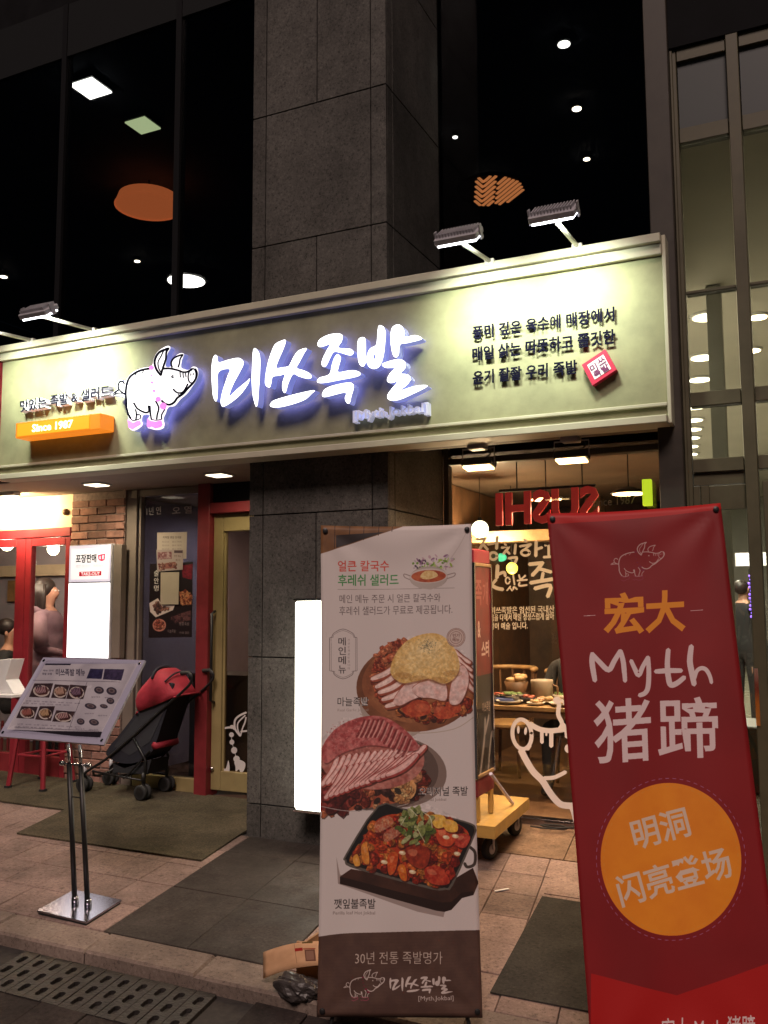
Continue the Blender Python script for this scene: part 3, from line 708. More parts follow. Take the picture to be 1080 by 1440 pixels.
LET = [
 (S1, [(85, 332), (62, 370), (50, 470), (54, 600), (65, 720), (90, 772), (104, 745), (110, 640), (116, 494), (222, 466), (200, 540), (160, 660), (138, 760), (146, 812), (172, 820), (260, 765), (340, 690), (398, 605), (412, 556), (380, 585), (290, 660), (220, 722), (252, 620), (310, 510), (350, 430), (350, 390), (320, 364), (280, 362), (200, 380), (118, 402), (106, 350)], []),
 (S1, [(465, 268), (445, 292), (438, 400), (432, 560), (440, 700), (460, 790), (475, 822), (490, 785), (500, 650), (510, 500), (512, 370), (498, 305)], []),
 (S1, [(755, 192), (700, 202), (650, 235), (620, 300), (590, 390), (570, 480), (558, 580), (567, 622), (600, 640), (615, 608), (632, 540), (700, 527), (745, 517), (725, 590), (722, 650), (737, 688), (757, 680), (780, 600), (825, 514), (880, 535), (960, 556), (1000, 545), (985, 510), (930, 480), (860, 455), (885, 400), (930, 315), (955, 272), (925, 270), (870, 295), (830, 350), (800, 410), (778, 440), (720, 450), (665, 453), (690, 370), (730, 280)], []),
 (S1, [(1030, 668), (960, 677), (800, 715), (650, 760), (612, 790), (607, 815), (640, 829), (720, 824), (850, 790), (945, 750), (1000, 700)], []),
 (S2, [(248, 128), (205, 114), (130, 125), (62, 160), (40, 197), (48, 224), (80, 225), (143, 206), (120, 250), (85, 320), (73, 370), (90, 395), (115, 383), (150, 312), (178, 270), (230, 275), (310, 298), (340, 285), (338, 260), (308, 242), (216, 233), (243, 180)], []),
 (S2, [(205, 290), (180, 320), (160, 380), (138, 458), (60, 485), (36, 510), (45, 529), (100, 530), (220, 508), (340, 485), (398, 465), (393, 440), (350, 425), (300, 427), (216, 440), (216, 400), (235, 330), (226, 300)], []),
 (S2, [(328, 532), (270, 531), (160, 556), (100, 585), (78, 625), (88, 648), (130, 645), (273, 612), (270, 660), (285, 698), (310, 700), (325, 640), (345, 570)], []),
 (S2, [(415, 145), (385, 162), (375, 210), (378, 300), (390, 365), (415, 391), (438, 378), (446, 320), (446, 200), (440, 155)], []),
 (S2, [(560, 45), (548, 80), (540, 180), (528, 216), (482, 242), (456, 300), (455, 360), (480, 400), (520, 412), (560, 393), (585, 340), (600, 280), (610, 180), (614, 110), (596, 58)], [[(520, 286), (511, 310), (513, 334), (524, 325), (527, 300)]]),
 (S2, [(715, 38), (670, 62), (655, 130), (660, 225), (678, 298), (703, 315), (724, 290), (736, 208), (800, 193), (915, 163), (900, 140), (855, 129), (776, 143), (772, 98), (753, 56)], []),
 (S2, [(720, 330), (650, 345), (592, 366), (587, 386), (620, 404), (688, 406), (650, 450), (626, 500), (637, 527), (670, 530), (713, 521), (665, 580), (631, 630), (632, 664), (668, 680), (740, 669), (850, 620), (962, 563), (938, 549), (850, 560), (742, 593), (790, 550), (824, 502), (800, 461), (742, 450), (775, 410), (784, 372), (763, 342)], []),
]
for S_, P, H_ in LET:
    solid_trace('logo_letter', px(P, *S_), 5.005, 5.075, [M_lit, M_ret], [px(h, *S_) for h in H_])
# small raised bracketed line under the logo
M_small = emat('small_letter', (.62, .64, .85), .32)
mb = MB()
bl, br, tl = at(496, 594.5, 5.06), at(601.5, 583, 5.06), at(496, 577.5, 5.06)
text_solid(mb, '[Myth.Jokbal]', bl, br, tl, (0, .055, 0), .012)
mb.build('logo_letter', M_small, sign)['label'] = 'small bracketed lettering under the logo'
# pig emblem
S3 = (150, 480, .12963)
PIG_PLATE = [(470, 275), (500, 245), (510, 190), (550, 115), (620, 65), (670, 48), (692, 75), (662, 130), (652, 200), (640, 272), (692, 275), (702, 220), (740, 165), (800, 128), (840, 140), (818, 200), (808, 278), (830, 298), (890, 310), (935, 275), (982, 288), (995, 350), (975, 420), (930, 490), (870, 570), (800, 630), (740, 700), (670, 715), (642, 780), (618, 840), (627, 900), (610, 945), (540, 962), (470, 945), (444, 930), (455, 835), (462, 800), (398, 800), (382, 860), (390, 900), (368, 932), (300, 970), (248, 945), (234, 870), (232, 820), (205, 735), (198, 615), (130, 592), (60, 585), (62, 560), (110, 520), (105, 460), (150, 410), (195, 440), (228, 390), (290, 330), (380, 290)]
PIG_LINES = [([(470, 295), (380, 312), (300, 348), (245, 398), (218, 470), (207, 560), (214, 650), (216, 720), (236, 790), (262, 838)], 17),
 ([(193, 460), (170, 435), (140, 443), (125, 490), (150, 540), (198, 572)], 13), ([(200, 560), (140, 562), (70, 578), (95, 552), (128, 528)], 13),
 ([(590, 368), (545, 312), (522, 240), (532, 180), (572, 120), (640, 88), (675, 76)], 18), ([(675, 78), (650, 115), (644, 190), (622, 260), (604, 315), (592, 366)], 16), ([(618, 108), (588, 170), (560, 225), (566, 290), (590, 335)], 10),
 ([(712, 282), (702, 232), (732, 182), (790, 155), (830, 146)], 14), ([(828, 150), (800, 192), (792, 240), (778, 280)], 12),
 ([(612, 298), (690, 296), (780, 316), (832, 335), (882, 330), (930, 305)], 15),
 (ellipse(930, 375, 42, 78, 24, .12) + [ellipse(930, 375, 42, 78, 24, .12)[0]], 11), ([(918, 350), (915, 372)], 8), ([(944, 346), (942, 368)], 8),
 ([(800, 335), (804, 390)], 9), ([(832, 348), (837, 394)], 9), ([(860, 350), (866, 388)], 9),
 ([(965, 302), (984, 345), (972, 405), (940, 455), (882, 515), (832, 572), (772, 615), (738, 662), (690, 688), (640, 678), (602, 645)], 17), ([(728, 520), (760, 552), (800, 562), (842, 542), (886, 465)], 13), ([(830, 560), (800, 585), (780, 578)], 10),
 (ellipse(722, 385, 8, 8, 10) + [ellipse(722, 385, 8, 8, 10)[0]], 12),
 ([(300, 668), (332, 722), (380, 756), (430, 774), (464, 760), (460, 702)], 14), ([(320, 742), (330, 800), (322, 856)], 12), ([(332, 796), (372, 802), (376, 832)], 10),
 ([(476, 702), (482, 790), (492, 846)], 13), ([(540, 652), (572, 722), (556, 800), (550, 846)], 13), ([(640, 738), (604, 800), (606, 846)], 11), ([(262, 838), (300, 862), (340, 852), (376, 840)], 9), ([(490, 850), (550, 858), (606, 848)], 9),
 ([(318, 375), (332, 345)], 7), ([(385, 362), (410, 322)], 7)]
PIG_PINK = [ellipse(497, 290, 26, 24, 14), ellipse(495, 375, 12, 12, 10), ellipse(503, 450, 15, 15, 10), ellipse(525, 540, 16, 17, 10), ellipse(570, 632, 30, 28, 14), ellipse(625, 706, 38, 38, 14),
 [(238, 850), (262, 862), (300, 888), (340, 868), (378, 862), (386, 905), (330, 938), (292, 962), (250, 938)], [(452, 838), (490, 866), (540, 874), (606, 860), (622, 905), (602, 936), (540, 950), (500, 930), (474, 944), (448, 925)]]
em = MB().prism(catmull(px(PIG_PLATE, *S3), True, 3), lambda q: at(q[0], q[1], 5.03), lambda q: Vector((at(q[0], q[1], 5.03).x, 5.08, at(q[0], q[1], 5.03).z)), 0, (), 1).build('pig_emblem', [emat('emblem_face', (1.0, .98, 1.0), 1.25), M_ret], sign)
M_ink = mat('black_ink', (.008, .008, .02), .8, spec=0.0); M_pinkp = emat('pink_film', (.9, .25, .75), .85)
halo(em)
lines = MB(); k = 0
for P, w_ in PIG_LINES:
    y = 5.0285 - .0003 * k; k += 1
    lines.prism(px(ribbon(P, w_ * 1.4), *S3), lambda q, y=y: at(q[0], q[1], 5.03) + Vector((0, y - 5.03, 0)), lambda q, y=y: at(q[0], q[1], 5.03) + Vector((0, y - 5.03 + .0012, 0)))
lines.build('outline', M_ink, em).location = (0, 0, 0)
pk = MB()
for i, P in enumerate(PIG_PINK):
    y = 5.019 - .0003 * i
    pk.prism(px(P, *S3), lambda q, y=y: at(q[0], q[1], 5.03) + Vector((0, y - 5.03, 0)), lambda q, y=y: at(q[0], q[1], 5.03) + Vector((0, y - 5.03 + .0012, 0)))
pk.build('pink_trim', M_pinkp, em)
for o in em.children: o.location = (0, 0, 0)
# left tagline, white letters with dark faces
mb = MB(); wb = MB()
bl, br, tl = at(29, 580, 5.07), at(154.5, 558.5, 5.07), at(29, 563.5, 5.07)
text_solid(mb, '맛있는 족발 & 샐러드', bl + Vector((0, -.006, 0)), br + Vector((0, -.006, 0)), tl + Vector((0, -.006, 0)), (0, .004, 0), .004)
text_solid(wb, '맛있는 족발 & 샐러드', bl, br, tl, (0, .048, 0), .045)
t_ = wb.build('tagline', emat('white_acrylic', (.85, .85, .95), .25), sign); mb.build('lettering', M_ink, t_)
# amber box
ab = MB(); a0, a1 = at(20.5, 615, 4.96), at(140, 581, 4.96)
q = [at(20.5, 594, 4.96), at(140, 581, 4.96), at(140, 604, 4.96), at(20.5, 615, 4.96)]
zc0, zc1 = (q[2].z + q[3].z) / 2, (q[0].z + q[1].z) / 2
ob = MB().box((q[0].x, 4.97, zc0), (q[1].x, 5.118, zc1), bev=.006).build('amber_light_box', emat('amber_acrylic', (1.0, .27, .02), .85), sign)
MB().box((q[0].x + .03, 4.962, zc0 + .012), (q[1].x - .10, 4.9685, zc1 - .012)).build('lit_face', emat('amber_face', (1.0, .42, .02), 1.05), ob)
mb = MB(); h_ = zc1 - zc0
text_solid(mb, 'Since 1987', (q[0].x + .22 * (q[1].x - q[0].x), 4.957, zc0 + .25 * h_), (q[0].x + .70 * (q[1].x - q[0].x), 4.957, zc0 + .25 * h_), (q[0].x + .22 * (q[1].x - q[0].x), 4.957, zc0 + .76 * h_), (0, .004, 0), .02)
mb.build('lettering', emat('amber_text', (1.0, .9, .45), 2.2), ob)
for n_ in ('amber_acrylic', 'amber_face'): MATS[n_].node_tree.nodes['Principled BSDF'].inputs['Base Color'].default_value = (.25, .07, .0, 1)
# three lines of dark raised lettering on the right
for s_, (x0, y0b, y0t), (x1, y1b) in (('풍미 깊은 육수에 매장에서', (664, 477.5, 459), (864, 450.5)), ('매일 삶는 따뜻하고 쫄깃한', (664, 508, 488.5), (865, 483)), ('윤기 좔좔 우리 족발', (664.5, 541, 522), (811.5, 525.5))):
    mb = MB(); text_solid(mb, s_, at(x0, y0b, 5.096), at(x1, y1b, 5.096), at(x0, y0t, 5.096), (0, .007, 0), .02); mb.build('slogan_line', M_ink, sign)
# red seal
sq = [(818, 513), (851, 491), (867, 519.5), (833, 542)]
se = MB().prism(sq, lambda q: at(q[0], q[1], 5.07), lambda q: at(q[0], q[1], 5.07) + Vector((0, .048, 0))).build('seal', mat('seal_red', (.55, .02, .07), .5), sign)
def sqp(u, v): return tuple(np.array(sq[0]) * (1 - u) * (1 - v) + np.array(sq[1]) * u * (1 - v) + np.array(sq[2]) * u * v + np.array(sq[3]) * (1 - u) * v)
V_ = lambda p, d: at(p[0], p[1], 5.07) + Vector((0, -d, 0))
MB().prism([sqp(.17, .15), sqp(.85, .15), sqp(.85, .85), sqp(.17, .85)], lambda q: V_(q, .002), lambda q: V_(q, .0005)).build('seal_field', emat('seal_white', (.9, .85, .9), .15), se)
mb = MB()
for s_, u0, u1, v0, v1 in (('미', .20, .46, .24, .52), ('쓰', .54, .82, .20, .48), ('족', .22, .48, .54, .82), ('발', .53, .82, .53, .82)):
    text_solid(mb, s_, V_(sqp(u0, v1), .005), V_(sqp(u1, v1), .005), V_(sqp(u0, v0), .005), (0, .0025, 0), .015)
mb.build('seal_lettering', mat('seal_ink', (.18, .02, .12), .5), se)
for o in se.children: o.location = (0, 0, 0)
# soffit
struct('canopy_soffit', (-9, 5.27, 2.535), (-3.525, 6.24, 2.66), M_soffit)
struct('canopy_soffit', (-3.52, 5.27, 2.66), (-.76, 5.284, 3.40), M_dark)
struct('canopy_soffit', (-2.452, 5.253, 2.545), (-.748, 5.41, 2.655), M_rsoffit)
struct('upper_wall', (-9, 5.275, 2.67), (-3.53, 5.30, 3.40), M_dark)
# red neighbouring board at the far left
o = MB().box((-6.9, 5.06, 2.55), (-5.772, 5.2, 3.52), bev=.004).build('neighbour_sign_board', M_red); origin(o, (-6.3, 5.1, 2.55)); tag(o, 'plain red board beyond the left end of the long sign', 'sign board')

# ------------------------------------------------------------------ floodlights over the sign
def flood(name, head, mount, label, grp, power, col, emi, tilt, w=.25, d=.15, arm=True):
    head, mount = Vector(head), Vector(mount)
    e = empty(name, mount, label, 'floodlight', grp)
    R_ = Matrix.Translation(head) @ Matrix.Rotation(tilt, 4, 'X')
    hs = MB().box((-w / 2, -d / 2, -.012), (w / 2, d / 2, .025), 0, R_, .006).build('housing', M_lampgrey, e)
    fb = MB()
    for k in range(13):
        x = -w / 2 + .02 + (w - .04) * k / 12
        fb.box((x - .003, -d / 2 + .012, .026), (x + .003, d / 2 - .012, .046), 0, R_)
    fb.build('cooling_fin', M_lampgrey, e)
    MB().box((-w / 2 + .012, -d / 2 + .012, -.026), (w / 2 - .012, d / 2 - .012, -.013), 0, R_, .003).build('lens', emi, e)
    for sgn in (-1, 1): MB().box((sgn * (w / 2 + .006) - .004, -.02, -.03), (sgn * (w / 2 + .006) + .004, .02, .05), 0, R_).build('bracket_ear', M_lampgrey, e)
    if arm:
        MB().tube([mount, head + Vector((0, .02, -.02))], .013, 10).build('arm', M_arm, e, smooth=True)
        MB().box((mount.x - .03, mount.y - .012, mount.z - .03), (mount.x + .03, mount.y + .03, mount.z + .012), bev=.004).build('mounting_plate', M_arm, e)
    dirn = (R_.to_3x3() @ Vector((0, 0, -1)))
    dirn = Matrix.Rotation(tilt + math.radians(16), 3, 'X') @ Vector((0, 0, -1))
    area('lamp_beam', head + dirn * .04, dirn, w - .04, d - .04, power, col, e, 100)
    return e
E_flood = emat('flood_lens', (.94, .95, 1.0), 9.0)
FC = (.93, 1.0, .80)
TL = math.radians(36)
GR = 'floodlights on arms above the sign'
flood('sign_floodlight', (-1.69, 4.60, 3.585), (-1.665, 5.06, 3.605), 'finned white floodlight on an arm above the sign, nearest the pillar', GR, 9.2, FC, E_flood, TL)
flood('sign_floodlight', (-1.15, 4.60, 3.61), (-1.135, 5.06, 3.605), 'finned white floodlight on an arm above the right end of the sign', GR, 9.8, FC, E_flood, TL)
flood('sign_floodlight', (-4.82, 4.58, 3.60), (-4.78, 5.06, 3.605), 'finned white floodlight above the pig emblem side of the sign', GR, 15, FC, E_flood, TL)
flood('sign_floodlight', (-5.44, 4.58, 3.60), (-5.40, 5.06, 3.605), 'leftmost floodlight of which only the arm reaches into view', GR, 7, FC, E_flood, TL)
# warm floodlights hanging below the sign
E_wf = emat('warm_flood_lens', (1.0, .62, .26), 11.0)
GR2 = 'warm floodlights under the sign'
def hang(px_, py_, label):
    h = at(px_, py_, 5.33); w, d = .20, .115
    e = empty('warm_floodlight', (h.x, 5.33, 2.545), label, 'floodlight', GR2)
    R_ = Matrix.Translation(h) @ Matrix.Rotation(math.radians(-6), 4, 'X')
    MB().box((-w / 2, -d / 2, -.01), (w / 2, d / 2, .03), 0, R_, .006).build('housing', M_black, e)
    MB().box((-w / 2 + .012, -d / 2 + .01, -.024), (w / 2 - .012, d / 2 - .01, -.011), 0, R_, .003).build('lens', E_wf, e)
    zt = 2.545 - h.z - .03
    MB().tube([(-w / 2 - .004, 0, .01), (-w / 2 - .004, 0, zt), (w / 2 + .004, 0, zt), (w / 2 + .004, 0, .01)], .005, 6, 0, Matrix.Translation(h)).build('bracket', M_lampgrey, e)
    MB().box((h.x - .06, 5.29, 2.508), (h.x + .05, 5.38, 2.544), bev=.006).build('junction_box', M_lampgrey, e)
    MB().tube(catmull([(h.x + .04, 5.33, 2.52), (h.x + .085, 5.33, 2.50), (h.x + .07, 5.33, 2.47), (h.x + .02, 5.33, h.z + .03)], False, 5), .004, 6).build('cable', M_black, e)
    area('lamp_beam', h + Vector((0, 0, -.05)), (0, .12, -1), w - .04, d - .04, 13, (1, .66, .38), e, 150)
hang(673, 654, 'warm floodlight under the sign, nearest the pillar')
hang(804, 644, 'warm floodlight under the sign, above the red banner')
# square lights in the left soffit
E_sq = emat('soffit_light', (1.0, .86, .62), 3.2)
for (px_, py_, lab, pw) in ((136, 681, 'square recessed soffit light over the brick pier', 8), (308, 667.5, 'square recessed soffit light over the red framed door', 5)):
    p = atz(px_, py_, 2.53); e = empty('soffit_light', (p.x, p.y, 2.535), lab, 'ceiling light', 'square lights in the canopy soffit')
    f_ = MB(); f_.box((p.x - .085, p.y - .085, 2.524), (p.x + .085, p.y + .085, 2.5345)); f_.build('frame', M_white, e)
    MB().box((p.x - .07, p.y - .07, 2.518), (p.x + .07, p.y + .07, 2.5235)).build('diffuser', E_sq, e)
    area('lamp_beam', (p.x, p.y, 2.51), (0, 0, -1), .13, .13, pw, (1, .82, .55), e, 150)

# ================================================================== left entrance
ZF = .055
struct('entrance_floor', (-9, 6.10, -.1), (-3.53, 9.0, ZF - .01), M_wood)
struct('interior_wall', (-5.515, 8.9, ZF), (-3.21, 9.05, 2.52), M_wall); struct('interior_wall', (-9.5, 7.62, ZF), (-5.63, 7.72, 2.52), M_wall)
struct('interior_wall', (-3.2, 6.36, ZF), (-3.05, 8.89, 2.52), M_wall)
struct('interior_ceiling', (-9.5, 6.26, 2.53), (-3.05, 9.0, 2.655), M_cream)
struct('interior_wall', (-5.62, 6.30, ZF), (-5.52, 8.89, 2.52), M_wall)
# brick pier
bp_ = empty('brick_pier', (-5.57, 6.05, ZF), 'narrow red brick pier with toothed edge beside the take-out light box', 'brick pier')
MB().box((-5.862, 6.034, 0), (-5.275, 6.18, 2.53)).build('mortar_bed', M_mortar, bp_)
def brick_mesh(w):
    return MB().box((0, 0, 0), (w, .055, .058), bev=.004).build('tmp', M_brick)
BR = {}
for w in (.19, .09, .115, .215):
    o = brick_mesh(w); BR[w] = o.data; bpy.data.objects.remove(o)
z = ZF + .005; r_ = 0
while z < 2.47:
    row = [.19, .19, .19] if r_ % 2 == 0 else [.09, .19, .19, .09]
    x = -5.868 + (0 if r_ % 2 == 0 else 0)
    for k, w in enumerate(row):
        o = bpy.data.objects.new('brick', BR[w]); COL.objects.link(o); o.parent = bp_
        o.location = Vector((x, 6.022 + random.uniform(-.006, .006), z + random.uniform(-.002, .002))) - world_loc(bp_); o.rotation_euler = (0, 0, random.uniform(-.015, .015)); x += w + .0105
    z += .069; r_ += 1
# red framed glass doors
rd = empty('red_door', (-6.13, 6.05, ZF), 'red framed glass door leaf beside the brick pier', 'door')
def bx(a, b, name, m, par, bev=.004): return MB().box(a, b, bev=bev).build(name, m, par)
bx((-6.41, 6.03, .06), (-6.34, 6.09, 2.155), 'stile', M_red, rd); bx((-5.935, 6.03, .06), (-5.878, 6.09, 2.155), 'stile', M_red, rd)
bx((-6.339, 6.03, 2.085), (-5.936, 6.09, 2.155), 'top_rail', M_red, rd); bx((-6.339, 6.03, .06), (-5.936, 6.09, .25), 'bottom_rail', M_dred, rd)
bx((-6.339, 6.055, .25), (-5.936, 6.063, 2.085), 'glass_pane', G_clear, rd, 0)
for k in range(5): bx((-6.29 + k * .075, 6.07, .26), (-6.27 + k * .075, 6.085, .52), 'guard_bar', M_dred, rd, 0)
rd2 = empty('red_door', (-6.75, 6.05, ZF), 'left red framed glass door leaf cut by the picture edge', 'door')
bx((-6.525, 6.03, .06), (-6.415, 6.09, 2.155), 'stile', M_red, rd2); bx((-7.1, 6.03, .06), (-7.03, 6.09, 2.155), 'stile', M_red, rd2)
bx((-7.029, 6.03, 2.085), (-6.526, 6.09, 2.155), 'top_rail', M_red, rd2); bx((-7.029, 6.03, .06), (-6.526, 6.09, .25), 'bottom_rail', M_dred, rd2)
bx((-7.029, 6.055, .25), (-6.526, 6.063, 2.085), 'glass_pane', G_clear, rd2, 0)
for k in range(6): bx((-6.98 + k * .075, 6.07, .26), (-6.96 + k * .075, 6.085, .52), 'guard_bar', M_dred, rd2, 0)
lint = bx((-9, 6.02, 2.16), (-5.876, 6.10, 2.24), 'red_lintel', M_red, None); origin(lint, (-7, 6.05, 2.16)); tag(lint, 'red beam over the red framed doors', 'beam')
cpn = bx((-9, 6.04, 2.242), (-5.872, 6.12, 2.532), 'cream_panel', M_cream, None, 0); origin(cpn, (-7, 6.05, 2.24)); tag(cpn, 'cream panel glaringly lit above the red doors', 'wall panel')
bell = MB(); bell.lathe([(.001, 0), (.028, 0), (.03, .012), (.018, .03), (.001, .032)], (0, 0, 0), 14, 0, Matrix.Translation(at(93, 720, 6.04)) @ Matrix.Rotation(math.radians(90), 4, 'X')); b_ = bell.build('door_bell', M_wood, None, True); origin(b_, at(93, 720, 6.04)); tag(b_, 'small round brown bell on the bright cream panel', 'bell')
# fascia lamp lighting the cream panel
E_pl = emat('fascia_lens', (1.0, .8, .5), 9.0)
for k, (x, lab) in enumerate(((-6.42, 'long warm lamp under the canopy lighting the cream panel'),)):
    e = empty('fascia_lamp', (x, 5.72, 2.53), lab, 'lamp')
    bx((x - .24, 5.66, 2.500), (x + .24, 5.74, 2.534), 'housing', M_white, e); bx((x - .23, 5.665, 2.49), (x + .23, 5.735, 2.4995), 'lens', E_pl, e, 0)
    area('lamp_beam', (x, 5.72, 2.48), (0, .9, -.16), .44, .1, 48, (1.0, .70, .36), e, 160)
# take-out light box
A = lambda x, y: at(x, y, 5.93)
tb = empty('takeout_light_box', (-5.6, 5.98, 1.08), 'white glowing take-out light box in two panels on the brick pier', 'light box')
p0, p1 = A(98, 768), A(155, 766.5); q0, q1 = A(97.5, 819), A(154, 819); r0, r1 = A(96, 926), A(152.5, 924)
xa, xb = p0.x, (p1.x + r1.x) / 2; zt, zm, zb = p0.z, (q0.z + q1.z) / 2, (r0.z + r1.z) / 2
bx((xa - .008, 5.934, zb - .008), (xb + .012, 6.018, zt + .008), 'casing', M_lampgrey, tb)
cv = Canvas(180, 164, [(98, 767.5), (155, 766), (97.5, 818.5), (154, 818.5)], (.82, .80, .88))
cv.poly([(100.5, 772), (152, 770.5), (151.5, 815), (100, 815)], (.97, .96, .98))
cv.line('포장판매', 106.5, 135, 779.5, 792, (.06, .05, .08), .025, dy=-.4)
cv.poly([(137, 781), (147, 779), (146.5, 788), (142, 790), (138, 788)], (.85, .22, .36)); cv.poly([(139, 782.5), (141, 782), (141, 787), (139, 787)], (.98, .9, .95)); cv.poly([(143, 781.5), (145, 781), (145, 787), (143, 787)], (.98, .9, .95))
cv.line('얼큰 칼국수   매콤해요', 107, 145, 794.5, 798.5, (.7, .66, .72), 0, dy=-.5)
cv.poly([(111.5, 804.5), (142, 803.8), (142, 810), (111.5, 810.7)], (.70, .08, .16)); cv.line('TAKE-OUT', 114, 140, 805.0, 809.9, (1, .95, .95), .03, dy=-.4)
tp = quad_sheet('sign_face', imgmat('takeout_print', cv, .5, .72), (xa, 5.932, zt), (xb, 5.932, zt), (xa, 5.932, zm + .006), (xb, 5.932, zm + .006), tb)
cv = Canvas(180, 320, [(97, 820), (154, 819.5), (96, 926), (152.5, 924)], (1, 1, 1))
for k, yy in enumerate((833, 844, 853, 862, 872, 884, 896, 908)):
    cv.line('따뜻한 족발   포장', 108, 120 + (k * 7) % 12, yy, yy + 3.5, (.78, .76, .8), 0); cv.line('포장 할인', 129, 142, yy, yy + 3.2, (.82, .80, .84), 0)
quad_sheet('light_face', imgmat('takeout_list', cv, .5, 2.2), (xa, 5.932, zm - .006), (xb, 5.932, zm - .006), (xa, 5.932, zb), (xb, 5.932, zb), tb)
bx((xb + .013, 5.95, zb - .0), (xb + .10, 6.018, zt), 'side_trim', M_greyframe, tb)
# display window with notices
dw = empty('display_window', (-4.88, 6.1, ZF), 'dark shop window with paper notices between brick pier and red post', 'window')
bx((-5.272, 6.05, .06), (-5.165, 6.16, 2.53), 'frame', M_greyframe, dw); bx((-5.164, 6.06, .06), (-4.497, 6.15, .17), 'sill', M_olive, dw); bx((-5.164, 6.06, 2.47), (-4.497, 6.15, 2.53), 'frame', M_greyframe, dw)
bx((-5.145, 6.06, .17), (-5.125, 6.12, 2.469), 'frame_edge', M_greyframe, dw, .002)
bx((-5.164, 6.10, .17), (-4.497, 6.108, 2.47), 'glass_pane', glass('display_glass', (.5, .5, .53), 1.0), dw, 0)
M_decal = mat('white_vinyl', (.62, .58, .56), .6)
mb = MB()
for k, (P) in enumerate([[(45, 92), (40, 120), (48, 118), (60, 95)], [(58, 92), (62, 130), (50, 180)], [(72, 120), (88, 135), (78, 160), (100, 155)], [(95, 130), (105, 175), (75, 182), (130, 165)]]): pass
text_solid(mb, '1년 연', at(206, 724.5, 6.094), at(226, 723, 6.094), at(206, 713.5, 6.094), (0, .003, 0), 0); text_solid(mb, '오 열', at(242, 723.5, 6.094), at(269.5, 721.5, 6.094), at(242, 713, 6.094), (0, .003, 0), 0)
mb.build('lettering', mat('grey_vinyl', (.32, .29, .29), .6), dw)
mb = MB()
for s_, y0 in (('술', 802), ('안', 812.5), ('명', 823)): text_solid(mb, s_, at(216.5, y0 + 8.5, 6.094), at(223, y0 + 8.3, 6.094), at(216.5, y0, 6.094), (0, .003, 0), .01)
mb.build('lettering', M_decal, dw)
# poster and notices
Y1, Y2, Y3 = 6.097, 6.093, 6.089
cv = Canvas(200, 360, [(211, 793), (271, 790), (209, 897), (270, 896)], (.10, .05, .07))
cv.poly([(255, 795), (271, 793), (270, 815), (257, 812)], (.4, .08, .14), 1, (.55, .12, .2))
cv.meat([(252, 833), (262, 829), (270, 838), (269, 850), (254, 850)], [(.72, .42, .28), (.80, .55, .38), (.5, .2, .15)], 45, 2.2, 3)
cv.poly([(210, 848), (222, 841), (228, 851), (246, 851), (243, 858), (219, 868), (211, 860)], (.82, .76, .74)); cv.meat([(214, 851), (222, 846), (228, 853), (240, 854), (220, 863)], [(.45, .3, .28), (.6, .42, .36), (.3, .2, .2)], 30, 2.4, 5)
cv.poly(ellipse(224, 879, 9.5, 9, 20), (.72, .48, .42)); cv.meat(ellipse(224, 879, 7, 6.6, 14), [(.62, .3, .25), (.4, .18, .15), (.75, .5, .4)], 24, 2.2, 8)
cv.meat([(240, 868), (256, 862), (268, 858), (268, 872), (246, 876)], [(.34, .2, .22), (.42, .28, .28), (.25, .14, .16)], 30, 2.6, 9)
cv.line('명품족발', 252, 266, 875, 879.5, (.6, .55, .55)); cv.line('마늘족발', 236, 247, 885, 890, (.55, .5, .5)); cv.line('해물', 252, 266, 888, 891.5, (.5, .45, .45))
po = quad_sheet('food_poster', imgmat('food_poster_print', cv, .5), at(211, 793, Y1), at(271, 790, Y1), at(209, 897, Y1), at(270, 896, Y1)); origin(po, at(240, 850, Y1)); tag(po, 'dark food poster partly covered by paper notices in the window', 'poster')
cv = Canvas(160, 170, [(221, 749), (263, 748), (221, 786), (262, 786)], (.74, .69, .64))
cv.line('지하철 영업 안내문', 229, 255, 754, 757.5, (.35, .3, .3), .01)
for k, y0 in enumerate((761, 766, 771, 776)): cv.line('평일 오전 오후', 228, 238, y0, y0 + 2.4, (.5, .45, .45)); cv.line('열시 까지', 242, 255, y0, y0 + 2.4, (.5, .45, .45))
o = quad_sheet('paper_notice', imgmat('notice_print', cv, .8), at(221, 749, Y2), at(263, 748, Y2), at(221, 786, Y2), at(262, 786, Y2)); origin(o, at(240, 768, Y2)); tag(o, 'topmost white paper notice with lines of text in the window', 'notice')
cv = Canvas(150, 130, [(220, 773), (258, 773), (221, 804), (257, 801)], (.66, .60, .58))
cv.poly([(222, 777), (243, 776), (243, 787), (222, 788)], (.42, .22, .24), 1, (.7, .6, .6), 6, 3); cv.poly([(246, 774), (257, 774), (257, 778), (246, 778)], (.3, .22, .25)); cv.line('한판 메뉴', 246, 255, 781, 784, (.4, .3, .3)); cv.line('특가', 248, 254, 787, 790, (.4, .3, .3)); cv.meat([(223, 794), (248, 791), (249, 799), (224, 801)], [(.5, .25, .25), (.6, .4, .35), (.7, .55, .5)], 30, 2, 4)
o = quad_sheet('paper_notice', imgmat('flyer_print', cv, .8), at(220, 773, Y3), at(258, 773, Y3), at(221, 804, Y3), at(257, 801, Y3)); origin(o, at(240, 790, Y3)); tag(o, 'printed flyer with food pictures overlapping the notice above', 'notice')
o = quad_sheet('paper_notice', mat('blank_paper', (.50, .43, .33), .85, nscale=4, namt=.08), at(226, 805, Y3), at(252, 804.5, Y3), at(225.5, 850, Y3), at(251, 850, Y3)); origin(o, at(238, 828, Y3)); tag(o, 'blank cream paper sheet stuck over the dark food poster', 'notice')
